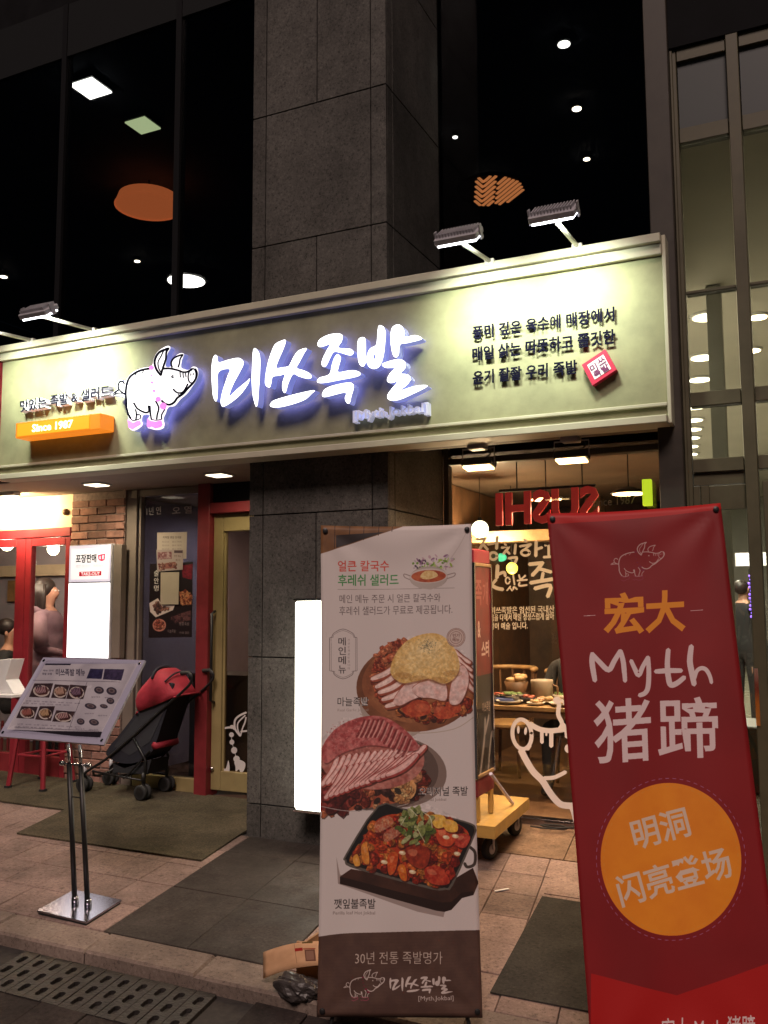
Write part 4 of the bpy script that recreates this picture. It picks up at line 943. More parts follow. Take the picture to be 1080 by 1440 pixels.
for k, (x_, y_) in enumerate(((-4.75, 7.3), (-3.95, 7.6))):  # spots added to brighten the dark rooms behind window and door
    e = empty('ceiling_spot', (x_, y_, 2.53), ('ceiling spot over the grey counter behind the display window', 'ceiling spot over the small wooden counter behind the olive door')[k], 'ceiling light', 'spots behind the left entrance glass')  # both are added fill lights
    MB().lathe([(.05, -.001), (.048, -.02), (.04, -.022)], (x_, y_, 2.53), 16).build('trim_ring', M_white, e); MB().lathe([(.039, -.024), (.039, -.03)], (x_, y_, 2.53), 16).build('lens', E_warm, e)
    area('lamp_glow', (x_, y_, 2.48), (0, 0, -1), .08, .08, (9, 12)[k], ((.95, .82, .95), (1, .75, .5))[k], e, 170)
# dim shapes inside the display window
o = bx((-5.0, 6.6, ZF), (-4.3, 7.0, .95), 'counter', mat('counter_grey', (.16, .17, .16), .5), None); origin(o, (-4.7, 6.8, ZF)); tag(o, 'low grey counter behind the display window', 'counter')
# red door frame, transom panel and the olive entrance door
fr_ = empty('red_door_frame', (-4.43, 6.08, ZF), 'tall red post and lintel framing the olive entrance door', 'door frame')
bx((-4.494, 6.0, .05), (-4.378, 6.16, 2.533), 'post', M_dred, fr_); bx((-4.377, 6.0, 2.285), (-3.53, 6.16, 2.37), 'lintel', M_dred, fr_); bx((-4.377, 6.05, 2.371), (-3.53, 6.12, 2.533), 'transom_panel', M_mull, fr_, 0)
ed = empty('entrance_door', (-4.0, 6.1, ZF), 'olive framed glass entrance door with a white pig sticker low on its glass', 'door')
bx((-4.375, 6.06, .10), (-4.282, 6.12, 2.282), 'stile', M_olive, ed); bx((-4.281, 6.06, 2.14), (-3.53, 6.12, 2.282), 'top_rail', M_olive, ed); bx((-4.281, 6.06, .10), (-3.53, 6.12, .25), 'bottom_rail', M_olive, ed)
bx((-4.281, 6.09, .25), (-3.53, 6.098, 2.139), 'glass_pane', glass('door_glass', (.66, .58, .5), .9), ed, 0); bx((-4.281, 6.075, .25), (-4.262, 6.105, 2.139), 'glazing_bead', M_olive, ed, .002)
MB().tube([(-4.34, 6.045, .78), (-4.34, 6.0, .80), (-4.34, 6.0, 1.48), (-4.34, 6.045, 1.50)], .012, 8).build('pull_handle', M_black, ed, True)
MB().sphere(at(298, 1081, 6.05), .018, 12).build('knob', M_chrome, ed, True)
S8 = (300, 980, .0902)
dk = MB(); k = 0
for P, w_ in [([(510, 245), (420, 285), (348, 345), (330, 420), (345, 510), (415, 605)], 30), ([(495, 290), (402, 380), (376, 440), (385, 520), (420, 600)], 22), ([(510, 320), (492, 400), (455, 490), (422, 610)], 22), ([(430, 540), (520, 530)], 28), ([(150, 490), (280, 475), (335, 505)], 32), ([(283, 600), (290, 705), (325, 830), (360, 960)], 8)] :
    y = 6.086 - .0004 * k; k += 1; dk.prism(px(ribbon(P, w_), *S8), lambda q, y=y: at(q[0], q[1], y))
for P in [ellipse(290, 468, 34, 30, 16), ellipse(283, 590, 38, 38, 16), ellipse(290, 705, 38, 40, 16), ellipse(325, 833, 47, 52, 16), ellipse(362, 968, 50, 50, 16), catmull([(330, 1010), (420, 985), (500, 1040), (468, 1160), (418, 1168), (400, 1130), (350, 1162), (345, 1090)]), catmull([(235, 990), (250, 1160), (140, 1150), (150, 1105), (195, 1115)])]:
    y = 6.086 - .0004 * k; k += 1; dk.prism(px(P, *S8), lambda q, y=y: at(q[0], q[1], y))
dk.build('sticker', M_decal, ed)
o = bx((-3.9, 7.0, ZF), (-3.6, 7.3, .95), 'counter', M_lwood, None); origin(o, (-3.75, 7.15, ZF)); tag(o, 'small wooden counter behind the olive door glass', 'counter')
o = bx((-3.86, 6.98, .955), (-3.68, 7.14, 1.16), 'tablet_screen', mat('tablet', (.3, .28, .42), .3, emit=(.4, .35, .6), estr=.15), None); origin(o, (-3.77, 7.06, .955)); tag(o, 'pale lilac tablet standing on the small counter behind the door', 'tablet')
# doormats
granite('coir_mat', (.078, .065, .042), (.03, .025, .016), (.15, .125, .08), .95, 0, .38, 75, .25); M_mat = MATS['coir_mat']
granite('rubber_mat', (.038, .034, .029), (.018, .016, .014), (.062, .056, .047), .9, 0, .28, 60, .2); M_mat2 = MATS['rubber_mat']
def floor_mat(name, P, h, m, label, loc):
    b = MB().prism(P, lambda p: (p[0], p[1], gz(*p) + h), lambda p: (p[0], p[1], gz(*p) + .001)); o = b.build(name, m); origin(o, loc); return tag(o, label, 'doormat')
floor_mat('doormat', [(-4.93, 4.645), (-3.43, 4.67), (-3.535, 5.27), (-3.535, 6.04), (-9, 6.04), (-9, 5.24), (-5.09, 5.24)], .012, M_mat, 'large L shaped brown coir mat spread before the left entrance', (-4.3, 5.5, gz(-4.3, 5.5)))
floor_mat('doormat', [(-1.282, 3.735), (-.62, 3.74), (-.79, 4.905), (-1.385, 4.912)], .008, M_mat2, 'flat dark rubber mat lying beside the red banner', (-1.05, 4.3, gz(-1.05, 4.3)))
# manhole lid beside the mat
lid = MB().prism([(-1.39, 4.97), (-.98, 4.97), (-1.03, 5.30), (-1.44, 5.30)], lambda p: (p[0], p[1], gz(*p) + .004), lambda p: (p[0], p[1], gz(*p) - .02)).build('access_cover', MATS['paving']); origin(lid, (-1.2, 5.1, gz(-1.2, 5.1))); tag(lid, 'pale square stone access cover behind the rubber mat', 'access cover')

# ------------------------------------------------------------------ menu stand
mbase = Vector((-3.535, 3.78, gz(-3.535, 3.78)))
ms = empty('menu_stand', mbase, 'slanted menu board on two poles over a shiny square steel foot', 'menu stand')
cpl = (gnd(53, 1287) + gnd(172, 1272) + gnd(103, 1256) + gnd(120, 1302)) / 4
hx = (gnd(172, 1272) - gnd(103, 1256)) / 2 + (gnd(120, 1302) - gnd(53, 1287)) / 2; hy = (gnd(103, 1256) - gnd(53, 1287)) / 2 + (gnd(172, 1272) - gnd(120, 1302)) / 2; hx /= 2; hy /= 2
for nm, h0, h1, k, m in (('foot_plate', .012, .022, 1.0, M_steel), ('foot_pad', .001, .0115, .97, M_rubber)):
    Q = [cpl - hx * k - hy * k, cpl + hx * k - hy * k, cpl + hx * k + hy * k, cpl - hx * k + hy * k]
    MB().prism([(v.x, v.y) for v in Q], lambda p: (p[0], p[1], gz(*p) + h1), lambda p: (p[0], p[1], gz(*p) + h0)).build(nm, m, ms)
for x in (-.044, .044):
    bx0 = mbase + Vector((x, 0, 0)); tx = mbase + Vector((x * .9 - .062, -.02, 0))
    top = bx0.lerp(tx, 1)
    def pp(z): return bx0.lerp(tx, z / .83) + Vector((0, 0, z))
    MB().tube([pp(.02), pp(.735)], .0135, 12).build('pole', M_black, ms, True); MB().tube([pp(.736), pp(.84)], .009, 12).build('upper_pole', M_chrome, ms, True)
    MB().lathe([(.019, .022), (.019, .05), (.014, .055)], bx0, 14).build('socket', M_chrome, ms, True)
c0 = mbase + Vector((-.055, -.018, .735))
MB().tube([c0 + Vector((-.085, 0, 0)), c0 + Vector((.09, 0, 0))], .006, 8).tube([c0 + Vector((-.10, 0, 0)), c0 + Vector((-.08, 0, 0))], .013, 10).tube([c0 + Vector((.08, 0, 0)), c0 + Vector((.105, 0, 0))], .013, 10).build('clamp', M_chrome, ms, True)
c0 = mbase + Vector((-.042, -.013, .565)); MB().tube([c0 + Vector((-.045, 0, 0)), c0 + Vector((.045, 0, 0))], .004, 6).build('cross_rod', M_black, ms)
yaw, lean, W_, H_ = -.014, .634, .74, .499
bc = mbase + Vector((-.081, -.18, .88)); rv = Vector((math.cos(yaw), math.sin(yaw), 0)); nv = Vector((math.sin(yaw), -math.cos(yaw), 0)); uv_ = Vector((0, 0, 1)) * math.cos(lean) - nv * math.sin(lean); nn = rv.cross(uv_)
bpnt = lambda u, v, d=0: bc + rv * (u - .5) * W_ + uv_ * (1 - v) * H_ + nn * d
bd_ = MB(); bd_.add([bpnt(0, 0, -.012), bpnt(1, 0, -.012), bpnt(1, 1, -.012), bpnt(0, 1, -.012), bpnt(0, 0, 0), bpnt(1, 0, 0), bpnt(1, 1, 0), bpnt(0, 1, 0)], [(0, 1, 2, 3), (4, 5, 6, 7), (0, 1, 5, 4), (1, 2, 6, 5), (2, 3, 7, 6), (3, 0, 4, 7)])
board = bd_.build('board', mat('acrylic_edge', (.42, .42, .46), .15), ms)
MC = [(60, 924), (205, 929), (-2, 1036), (145, 1047)]
cv = Canvas(560, 380, MC, (.66, .65, .73))
SM = (10, 920, .1852)
Z = lambda pts: px(pts, *SM)
cv.poly(Z([(285, 75), (1000, 75), (715, 600), (0, 575)]), (.80, .78, .80), 1, (.72, .70, .73), 4)
cv.poly(Z([(290, 70), (490, 72), (480, 84), (285, 82)]), (.15, .14, .2))
cv.line('메뉴 안내', *(10 + 272 * .1852, 10 + 350 * .1852), 920 + 118 * .1852, 920 + 132 * .1852, (.25, .23, .3), .01); cv.line('족발 보쌈', 10 + 264 * .1852, 10 + 340 * .1852, 920 + 142 * .1852, 920 + 160 * .1852, (.25, .23, .3), .01)
cv.line('미쓰족발 메뉴', 10 + 370 * .1852, 10 + 595 * .1852, 920 + 112 * .1852, 920 + 168 * .1852, (.22, .2, .27), .02)
cv.poly(Z([(635, 112), (735, 115), (720, 192), (605, 188)]), (.24, .22, .36), 1, (.16, .14, .25), 8); cv.poly(Z([(745, 115), (895, 118), (870, 205), (730, 195)]), (.30, .26, .38), 1, (.2, .17, .26), 8)
for P, cols, sd in ((Z([(205, 225), (350, 225), (320, 335), (165, 330)]), [(.45, .33, .36), (.56, .44, .44), (.25, .18, .25)], 1), (Z([(362, 232), (475, 240), (445, 345), (335, 335)]), [(.66, .55, .46), (.58, .46, .40), (.4, .28, .3)], 2), (Z([(480, 235), (610, 245), (580, 345), (450, 345)]), [(.3, .24, .32), (.42, .33, .38), (.2, .15, .22)], 3), (Z([(110, 400), (235, 405), (205, 495), (70, 490)]), [(.62, .42, .34), (.5, .3, .28), (.33, .2, .2)], 4), (Z([(250, 400), (365, 400), (335, 510), (215, 500)]), [(.5, .42, .3), (.62, .5, .38), (.35, .28, .25)], 5), (Z([(375, 430), (520, 440), (480, 520), (345, 515)]), [(.35, .22, .25), (.6, .48, .46), (.5, .3, .3)], 6)):
    c_ = np.array(P).mean(0); cv.poly(P, (.30, .22, .22), 1, (.20, .15, .17), 6, sd)
    w_ = (P[1][0] - P[0][0]) * .44; h_ = (P[3][1] - P[0][1]) * .42; cv.poly(ellipse(c_[0], c_[1] + 1, w_, h_, 24, .08), (.80, .76, .72)); cv.poly(ellipse(c_[0], c_[1] + .5, w_ * .86, h_ * .82, 24, .08), (.62, .52, .46))
    cv.meat(ellipse(c_[0], c_[1], w_ * .78, h_ * .72, 16, .08), cols, 16, 2.3, sd); cv.slices(c_[0] - w_ * .5, c_[1] + 1, c_[0] + w_ * .5, c_[1] - 1, 6, h_ * 1.1, (1.1, 1.4), np.array(cols[1]) * 1.25, np.array(cols[0]) * .8, 2.2, sd)
for x, y, rx, ry in ((700, 278, 38, 28), (795, 285, 40, 30), (635, 400, 45, 22), (785, 360, 30, 24), (560, 515, 30, 24), (660, 520, 38, 24), (735, 400, 30, 16)):
    cv.poly(Z(ellipse(x, y, rx, ry, 16, .2)), (.24, .21, .26)); cv.poly(Z(ellipse(x, y - 3, rx * .62, ry * .55, 14, .2)), (.48, .42, .42)); cv.poly(Z(ellipse(x, y - 2, rx * .35, ry * .3, 14, .2)), (.3, .24, .26))
for x, y, n in ((140, 355, 7), (120, 372, 6), (80, 530, 8), (60, 548, 6)):
    for k in range(n): cv.line('족발 이만원' if k % 2 else '보쌈', 10 + (x + k * 62) * .1852, 10 + (x + k * 62 + 44) * .1852, 920 + (y + k * 3) * .1852, 920 + (y + 9 + k * 3) * .1852, (.36, .33, .38))
for x, y in ((640, 325), (740, 330), (590, 450), (690, 465), (520, 565), (620, 570)): cv.line('쟁반국수', 10 + x * .1852, 10 + (x + 70) * .1852, 920 + y * .1852, 920 + (y + 10) * .1852, (.36, .33, .38))
cv.stroke(Z([(610, 215), (470, 575)]), .5, (.35, .32, .36)); cv.stroke(Z([(190, 200), (860, 215)]), .6, (.35, .32, .36)); cv.stroke(Z([(60, 560), (700, 585)]), .6, (.35, .32, .36))
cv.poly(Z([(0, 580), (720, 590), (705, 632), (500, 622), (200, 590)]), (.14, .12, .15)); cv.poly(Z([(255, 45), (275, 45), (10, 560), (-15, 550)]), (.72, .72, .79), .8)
cv.speck(.04)
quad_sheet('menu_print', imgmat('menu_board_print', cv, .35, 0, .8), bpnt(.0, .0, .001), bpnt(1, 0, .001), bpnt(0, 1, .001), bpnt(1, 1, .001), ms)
film = sheet('plastic_film', glass('clear_film', (.97, .97, .98), 2.2, .05), lambda u, v: bpnt(.06 + .88 * u, .05 + .9 * v, .006 + .0035 * math.sin(9 * u + 4 * v + 2 * math.sin(5 * u)) * math.sin(7 * v + 3 * u + 1) + .002 * math.sin(23 * u + 3 * math.sin(6 * v)) + .0015 * math.sin(31 * v + 11 * u)), 60, 40, ms, None, None, False)
for u, v in ((.03, .045), (.97, .045), (.03, .955), (.97, .955)):
    MB().lathe([(.009, 0), (.009, .004), (.004, .006)], (0, 0, 0), 12, 0, Matrix.Translation(bpnt(u, v, .001)) @ nn.to_track_quat('Z', 'Y').to_matrix().to_4x4()).build('corner_stud', M_chrome, ms)

# ------------------------------------------------------------------ stroller
st = empty('stroller', (-5.04, 5.86, gz(-5.04, 5.86) + .012), 'folding baby stroller with red hood and black seat facing the brick pier', 'stroller')
zs = gz(-5.04, 5.86) + .012
M_fab = mat('black_fabric', (.014, .014, .022), .9, nscale=40, namt=.3); M_rfab = mat('red_fabric', (.33, .018, .035), .75, nscale=12, namt=.2, bump=.3)
WH = [(-5.36, 5.73), (-5.33, 5.995), (-4.745, 5.70), (-4.755, 6.0)]
for (x, y) in WH:
    z = gz(x, y) + .012 + .058
    w = None
    for dy in (-.028, .028):
        M_ = Matrix.Translation((x, y + dy, z)) @ Matrix.Rotation(math.radians(90), 4, 'X')
        wb_ = MB().lathe([(.04, -.013), (.054, -.014), (.058, -.008), (.058, .008), (.054, .014), (.04, .013)], (0, 0, 0), 20, 0, M_).build('wheel', M_rubber, st, True)
        MB().lathe([(.001, -.0145), (.036, -.0145), (.038, .0), (.036, .0145), (.001, .0145)], (0, 0, 0), 14, 0, M_).build('rim', M_black, wb_)
    MB().tube([(x, y - .03, z), (x, y + .03, z)], .008, 8).tube([(x, y, z), (x, y, z + .075)], .011, 8).build('axle', M_black, st)
for i, y in enumerate((5.715, 5.99)):
    fx_, rx_ = (-5.36, -4.745) if i == 0 else (-5.33, -4.755)
    MB().tube(catmull([(-4.40, y, 1.03), (-4.335, y, 1.035), (-4.31, y, .99), (-4.36, y, .92), (-4.60, y, .74), (-4.88, y, .52), (-5.13, y, .34), (-5.30, y, .245), (fx_, y, .20), (fx_, y, .17)], False, 4), .0105, 8).build('side_tube', M_black, st, True)
    MB().tube([(-4.41, y, 1.03), (-4.34, y, 1.038), (-4.315, y, .995)], .016, 8).build('handle_grip', M_rubber, st, True)
    MB().tube([(-4.86, y, .52), (-4.74, y, .36), (rx_, y, .18)], .01, 8).build('rear_leg', M_black, st, True)
    MB().tube([(-5.27, y, .235), (-4.98, y, .215), (-4.75, y, .20)], .008, 8).build('lower_bar', M_black, st, True)
    MB().tube([(-4.70, y, .43), (-4.92, y, .22)], .008, 8).build('brace', M_black, st)
MB().tube([(-5.05, 5.715, .21), (-4.95, 5.99, .205)], .008, 8).tube([(-4.95, 5.715, .205), (-5.05, 5.99, .21)], .008, 8).build('cross_brace', M_black, st)
MB().tube(catmull([(-5.26, 5.715, .24), (-5.30, 5.78, .19), (-5.30, 5.93, .19), (-5.26, 5.99, .24)], False, 5), .009, 8).build('footrest', M_black, st)
SEAT = catmull([(-5.14, .40), (-5.0, .545), (-4.80, .76), (-4.60, .93), (-4.50, .945), (-4.52, .84), (-4.60, .62), (-4.68, .43), (-4.82, .335), (-4.98, .315), (-5.10, .345)], True, 3)
sm_ = MB(); sm_.prism(SEAT, lambda p: (p[0], 5.725, p[1]), lambda p: (p[0], 5.98, p[1])); sm_.build('seat', M_fab, st)
PV = (-4.645, .80); hv, hf = [], []; NA, NB = 14, 10
for i in range(NA + 1):
    a = math.radians(205 - 190 * i / NA); rr = .240 + .02 * math.sin(4 * math.pi * i / NA)
    for j in range(NB + 1):
        t = 2 * j / NB - 1; sc_ = (1 - .30 * abs(t) ** 3); hv.append((PV[0] + rr * sc_ * math.cos(a), 5.853 + .15 * t, PV[1] + rr * sc_ * math.sin(a)))
for i in range(NA):
    for j in range(NB): b0 = i * (NB + 1) + j; hf.append((b0, b0 + 1, b0 + NB + 2, b0 + NB + 1))
for sd_ in (0, NB):
    c_ = len(hv); hv.append((PV[0], 5.853 + .15 * (2 * sd_ / NB - 1), PV[1] - .02))
    for i in range(NA): hf.append((c_, i * (NB + 1) + sd_, (i + 1) * (NB + 1) + sd_))
hd = MB().add(hv, hf).build('hood', M_rfab, st, True); md = hd.modifiers.new('t', 'SOLIDIFY'); md.thickness = .006
for ang in (205, 100, 60, 15):
    a = math.radians(ang); MB().tube([(PV[0] + .266 * (1 - .30 * abs(t) ** 3) * math.cos(a), 5.853 + .156 * t, PV[1] + .266 * (1 - .30 * abs(t) ** 3) * math.sin(a)) for t in [k / 6 - 1 for k in range(13)]], .007 if ang != 100 else .011, 6).build('hood_rib', M_fab if ang in (100, 60) else M_rfab, st, True)
MB().tube([(-4.66, 5.72, .47), (-4.66, 5.99, .47)], .028, 12).build('red_pad', M_rfab, st, True)
for y in (5.80, 5.905):
    MB().tube(catmull([(-4.60, y, .945), (-4.76, y, .835), (-4.90, y, .70), (-5.0, y, .585)], False, 4), .008, 5).build('harness_strap', mat('strap_web', (.03, .03, .035), .9), st, True)
MB().box((-4.97, 5.825, .615), (-4.93, 5.88, .665), bev=.006).build('buckle', M_rfab, st)
bk = [(-5.08, .235), (-4.74, .245), (-4.70, .36), (-4.80, .33), (-4.98, .27), (-5.08, .30)]
MB().prism(bk, lambda p: (p[0], 5.74, p[1]), lambda p: (p[0], 5.965, p[1])).build('basket', mat('basket_mesh', (.02, .021, .024), .95), st)
for y in (5.722, 5.983): MB().prism([(-5.06, .44), (-4.86, .66), (-4.62, .89), (-4.54, .80), (-4.70, .50), (-4.90, .38)], lambda p: (p[0], y, p[1]), lambda p: (p[0], y + .004, p[1])).build('side_panel', mat('side_net', (.03, .03, .036), .95), st)
for (x, y) in WH: MB().tube([(x, y, gz(x, y) + .14), (x, y, gz(x, y) + .215)], .014, 8).build('wheel_fork', M_lampgrey if x < -5 else M_black, st, True)
# ------------------------------------------------------------------ red stool with white leaflet stand
zt0 = gz(-5.85, 5.75) + .012
sto = empty('red_stool', (-5.85, 5.75, zt0), 'tall red metal stool beside the red doors at the left picture edge', 'stool')
TOPZ = .80
for (x, y) in ((-6.03, 5.575), (-5.67, 5.595), (-6.03, 5.93), (-5.69, 5.95)):
    t = Vector((-5.86 + (x + 5.86) * .62, 5.755 + (y - 5.755) * .62, TOPZ - .02)); b = Vector((x, y, gz(x, y) + .012))
    MB().tube([b, t], [.021, .017], 6).build('leg', M_red, sto); MB().box((x - .022, y - .022, gz(x, y) + .012), (x + .022, y + .022, gz(x, y) + .03)).build('foot_cap', M_rubber, sto)
for (a, b) in (((-5.98, 5.62), (-5.715, 5.635)), ((-5.98, 5.89), (-5.73, 5.905)), ((-5.98, 5.63), (-5.98, 5.88)), ((-5.72, 5.64), (-5.73, 5.90))): MB().tube([(a[0], a[1], .33), (b[0], b[1], .33)], .01, 6).build('stretcher', M_red, sto)
bx((-6.02, 5.60, TOPZ - .02), (-5.70, 5.92, TOPZ), 'seat', M_red, sto, .008)
ls = empty('leaflet_stand', (-5.93, 5.55, TOPZ), 'white slanted leaflet holder resting on the red stool', 'leaflet holder')
a_ = at(23, 972, 5.55); bx((-6.25, 5.50, TOPZ + .001), (a_.x, 5.80, TOPZ + .028), 'tray', M_white, ls)
P = [(a_.x - .06, TOPZ + .029), (a_.x - .16, TOPZ + .14), (a_.x - .10, TOPZ + .31), (a_.x - .30, TOPZ + .30), (a_.x - .32, TOPZ + .029)]
MB().prism(P, lambda p: (p[0], 5.58, p[1]), lambda p: (p[0], 5.72, p[1])).build('holder', M_white, ls)
# ------------------------------------------------------------------ left room contents
o = bx((-9.4, 7.45, 1.88), (-5.63, 7.61, 2.0), 'ceiling_beam', M_cream, None); origin(o, (-7.5, 7.5, 1.88)); tag(o, 'pale beam crossing the room behind the red doors', 'beam')
E_globe = emat('globe_glass', (1.0, .88, .6), 4.5)
def globe(px_, py_, Y, r, m, label, cz, pw, col):
    c = at(px_, py_, Y); e = empty('globe_lamp', (c.x, c.y, cz), label, 'pendant lamp')
    MB().sphere(c, r, 20).build('globe', m, e, True); MB().tube([(c.x, c.y, c.z + r - .003), (c.x, c.y, cz)], .004, 6).build('cord', M_black, e); MB().lathe([(r * .3, -.012), (r * .28, .02), (.01, .03)], (c.x, c.y, c.z + r), 12).build('cap', M_black, e)
    if pw: pointlight('lamp_glow', c - Vector((0, 0, r + .05)), pw, col, .06, e)
    return e
globe(75, 772, 6.4, .058, E_globe, 'white globe lamp glowing inside the red doors', 2.53, 24, (1, .78, .58))
globe(10, 765, 6.4, .066, E_globe, 'bright globe lamp at the far left behind the red doors', 2.53, 24, (1, .78, .58))
o = bx((-8.30, 7.56, 1.60), (-7.98, 7.615, 1.84), 'framed_picture', M_lwood, None); origin(o, (-8.1, 7.6, 1.60)); tag(o, 'small wooden framed picture on the wall behind the left red door', 'picture')

# ================================================================== right shop window
rs = empty('right_shop_window', (-1.6, 6.3, .03), 'large warm lit shop window with white lettering and a big pig drawing', 'shop window')
bx((-2.452, 6.26, .0), (-2.41, 6.34, 2.86), 'frame', M_brown, rs); bx((-2.409, 6.26, .0), (-.748, 6.34, .075), 'bottom_rail', M_steel, rs); bx((-2.409, 6.25, 2.575), (-.748, 6.34, 2.62), 'transom', M_brown, rs)
bx((-.79, 6.26, .076), (-.748, 6.34, 2.574), 'frame', M_brown, rs)
bx((-2.408, 6.297, .076), (-.791, 6.305, 2.574), 'glass_pane', G_clear, rs, 0); bx((-2.408, 6.297, 2.621), (-.75, 6.305, 2.86), 'glass_pane', G_dark, rs, 0)
M_vin = mat('cream_vinyl', (.70, .62, .50), .6); M_vinw = mat('pig_vinyl', (.74, .68, .66), .6); M_vinp = mat('pink_vinyl', (.6, .03, .2), .6)
def decal(strokes, S_, name, m, y0=6.294, par=None):
    mb = MB(); k = 0
    for P, w_ in strokes:
        y = y0 - .00025 * k; k += 1
        poly_ = ribbon(P, w_) if w_ else P
        mb.prism(px(poly_, *S_), lambda q, y=y: at(q[0], q[1], y))
    return mb.build(name, m, par or rs)
S5 = (660, 750, .12037)
decal([([(85, 68), (190, 58)], 34), ([(185, 60), (150, 130), (118, 190)], 34), ([(155, 118), (212, 190)], 32), ([(215, 128), (310, 112)], 30), ([(325, 40), (318, 180)], 36), (ellipse(280, 265, 44, 42, 22) + [ellipse(280, 265, 44, 42, 22)[0]], 30),
       ([(410, 125), (430, 138)], 24), ([(378, 168), (465, 148), (398, 240)], 32), ([(432, 200), (470, 240)], 28), ([(540, 130), (530, 240)], 32), ([(460, 292), (552, 282), (532, 345)], 32),
       ([(640, 68), (662, 98)], 30), ([(590, 152), (722, 128)], 30), ([(718, 130), (640, 192)], 26), (ellipse(655, 226, 48, 34, 20) + [ellipse(655, 226, 48, 34, 20)[0]], 28), ([(780, 95), (776, 265)], 38), ([(785, 186), (850, 165)], 32),
       ([(885, 142), (922, 134), (928, 270)], 30), ([(868, 278), (1010, 270)], 30)], S5, 'lettering', M_vin)
decal([([(230, 400), (240, 490)], 34), ([(330, 375), (322, 520)], 44), ([(335, 480), (405, 455), (420, 500)], 36), ([(315, 540), (262, 600)], 34), ([(268, 610), (320, 640), (392, 655)], 42),
       (ellipse(448, 552, 25, 36, 18) + [ellipse(448, 552, 25, 36, 18)[0]], 20), ([(512, 490), (528, 600)], 22), ([(440, 668), (482, 618)], 20), ([(478, 640), (500, 672)], 18), ([(512, 658), (520, 625), (558, 655)], 20),
       ([(580, 485), (600, 535), (655, 492)], 22), ([(560, 552), (675, 542)], 22), ([(588, 572), (582, 612), (672, 604)], 22),
       ([(700, 362), (860, 345)], 44), ([(850, 350), (800, 420), (735, 490)], 44), ([(815, 415), (860, 425), (955, 452)], 40), ([(862, 462), (845, 545)], 38), ([(715, 578), (970, 535)], 44), ([(765, 645), (945, 610), (915, 740)], 46),
       ([(1040, 400), (1040, 560)], 40), ([(1150, 380), (1150, 560)], 40), ([(1040, 480), (1150, 470)], 34)], S5, 'lettering', M_vin)
mb = MB()
for s_, x0, x1, yb0, yb1, hh in (('미쓰족발은 엄선된 국내산 족발로', 690, 806, 863.5, 861, 10), ('온마음을 다해서 매일 정성스럽게 삶아', 678, 779, 874, 871.5, 10), ('정성이 예술 입니다.', 682, 742, 886, 884.5, 10)):
    text_solid(mb, s_, at(x0, yb0, 6.293), at(x1, yb1, 6.293), at(x0, yb0 - hh, 6.293), (0, .003, 0), .012)
mb.build('lettering', M_vin, rs)
mb = MB(); text_solid(mb, 'since 1987', at(833, 712.5, 6.293), at(893, 708, 6.293), at(833, 701, 6.293), (0, .003, 0), 0); mb.build('lettering', mat('faint_vinyl', (.34, .31, .28), .6), rs)
S6 = (700, 970, .1389)
decal([(ellipse(245, 450, 96, 150, 30, -.12) + [ellipse(245, 450, 96, 150, 30, -.12)[0]], 40), (ellipse(208, 405, 14, 40, 14), 0), (ellipse(282, 418, 15, 40, 14, .1), 0),
       ([(320, 345), (420, 398), (520, 415), (620, 408), (700, 395)], 52), ([(445, 400), (447, 535)], 36), ([(542, 410), (541, 572)], 42), ([(492, 420), (491, 462)], 20),
       ([(620, 405), (652, 345), (612, 250), (620, 150), (600, 105)], 44), (ellipse(598, 105, 38, 36, 16), 0), ([(640, 105), (700, 150)], 30), ([(660, 350), (690, 400), (700, 480)], 40),
       ([(235, 610), (285, 710), (360, 830), (450, 920), (520, 1030), (590, 1120), (660, 1168), (800, 1175)], 66), ([(300, 600), (325, 560)], 40), ([(470, 895), (560, 890), (630, 862), (685, 832)], 40),
       ([(745, 1190), (770, 1260), (792, 1360)], 46), (ellipse(712, 595, 36, 44, 16), 0)], S6, 'pig_drawing', M_vinw)
decal([(ellipse(812, 1275, 36, 55, 18), 0)], S6, 'pig_drawing', M_vinp, 6.289)
# glowing mirrored letters imitating a street sign's reflection in the glass; yellow-green strip
sl_ = empty('sushi_reflection', at(768, 712, 6.6), 'large red SUSHI lettering reading mirrored behind the shop glass', 'sign')  # stands in for a street sign's reflection
mb = MB(); text_solid(mb, 'SUSHI', at(842, 731, 6.6), at(697, 740, 6.6), at(841, 682, 6.6), (0, .03, 0), .035); mb.build('lettering', emat('red_reflection_glow', (.55, .04, .03), .30), sl_)
bx((-2.14, 6.632, 2.40), (-1.40, 6.65, 2.42), 'added_rail', M_black, sl_)  # rail and hangers added to carry the stand-in letters
for x in (-2.0, -1.5): MB().tube([(x, 6.645, 2.42), (x, 6.65, 2.84)], .005, 6).build('hanger', M_black, sl_)  # added hangers for the stand-in letters
o = bx((at(905, 690, 6.26).x, 6.20, at(905, 712, 6.24).z), (at(918, 690, 6.26).x, 6.245, at(905, 675, 6.24).z), 'neon_strip', emat('acid_green', (.62, .85, .03), .75), None); origin(o, at(911, 690, 6.24)); tag(o, 'acid green upright strip sign at the right end of the shop window', 'sign')
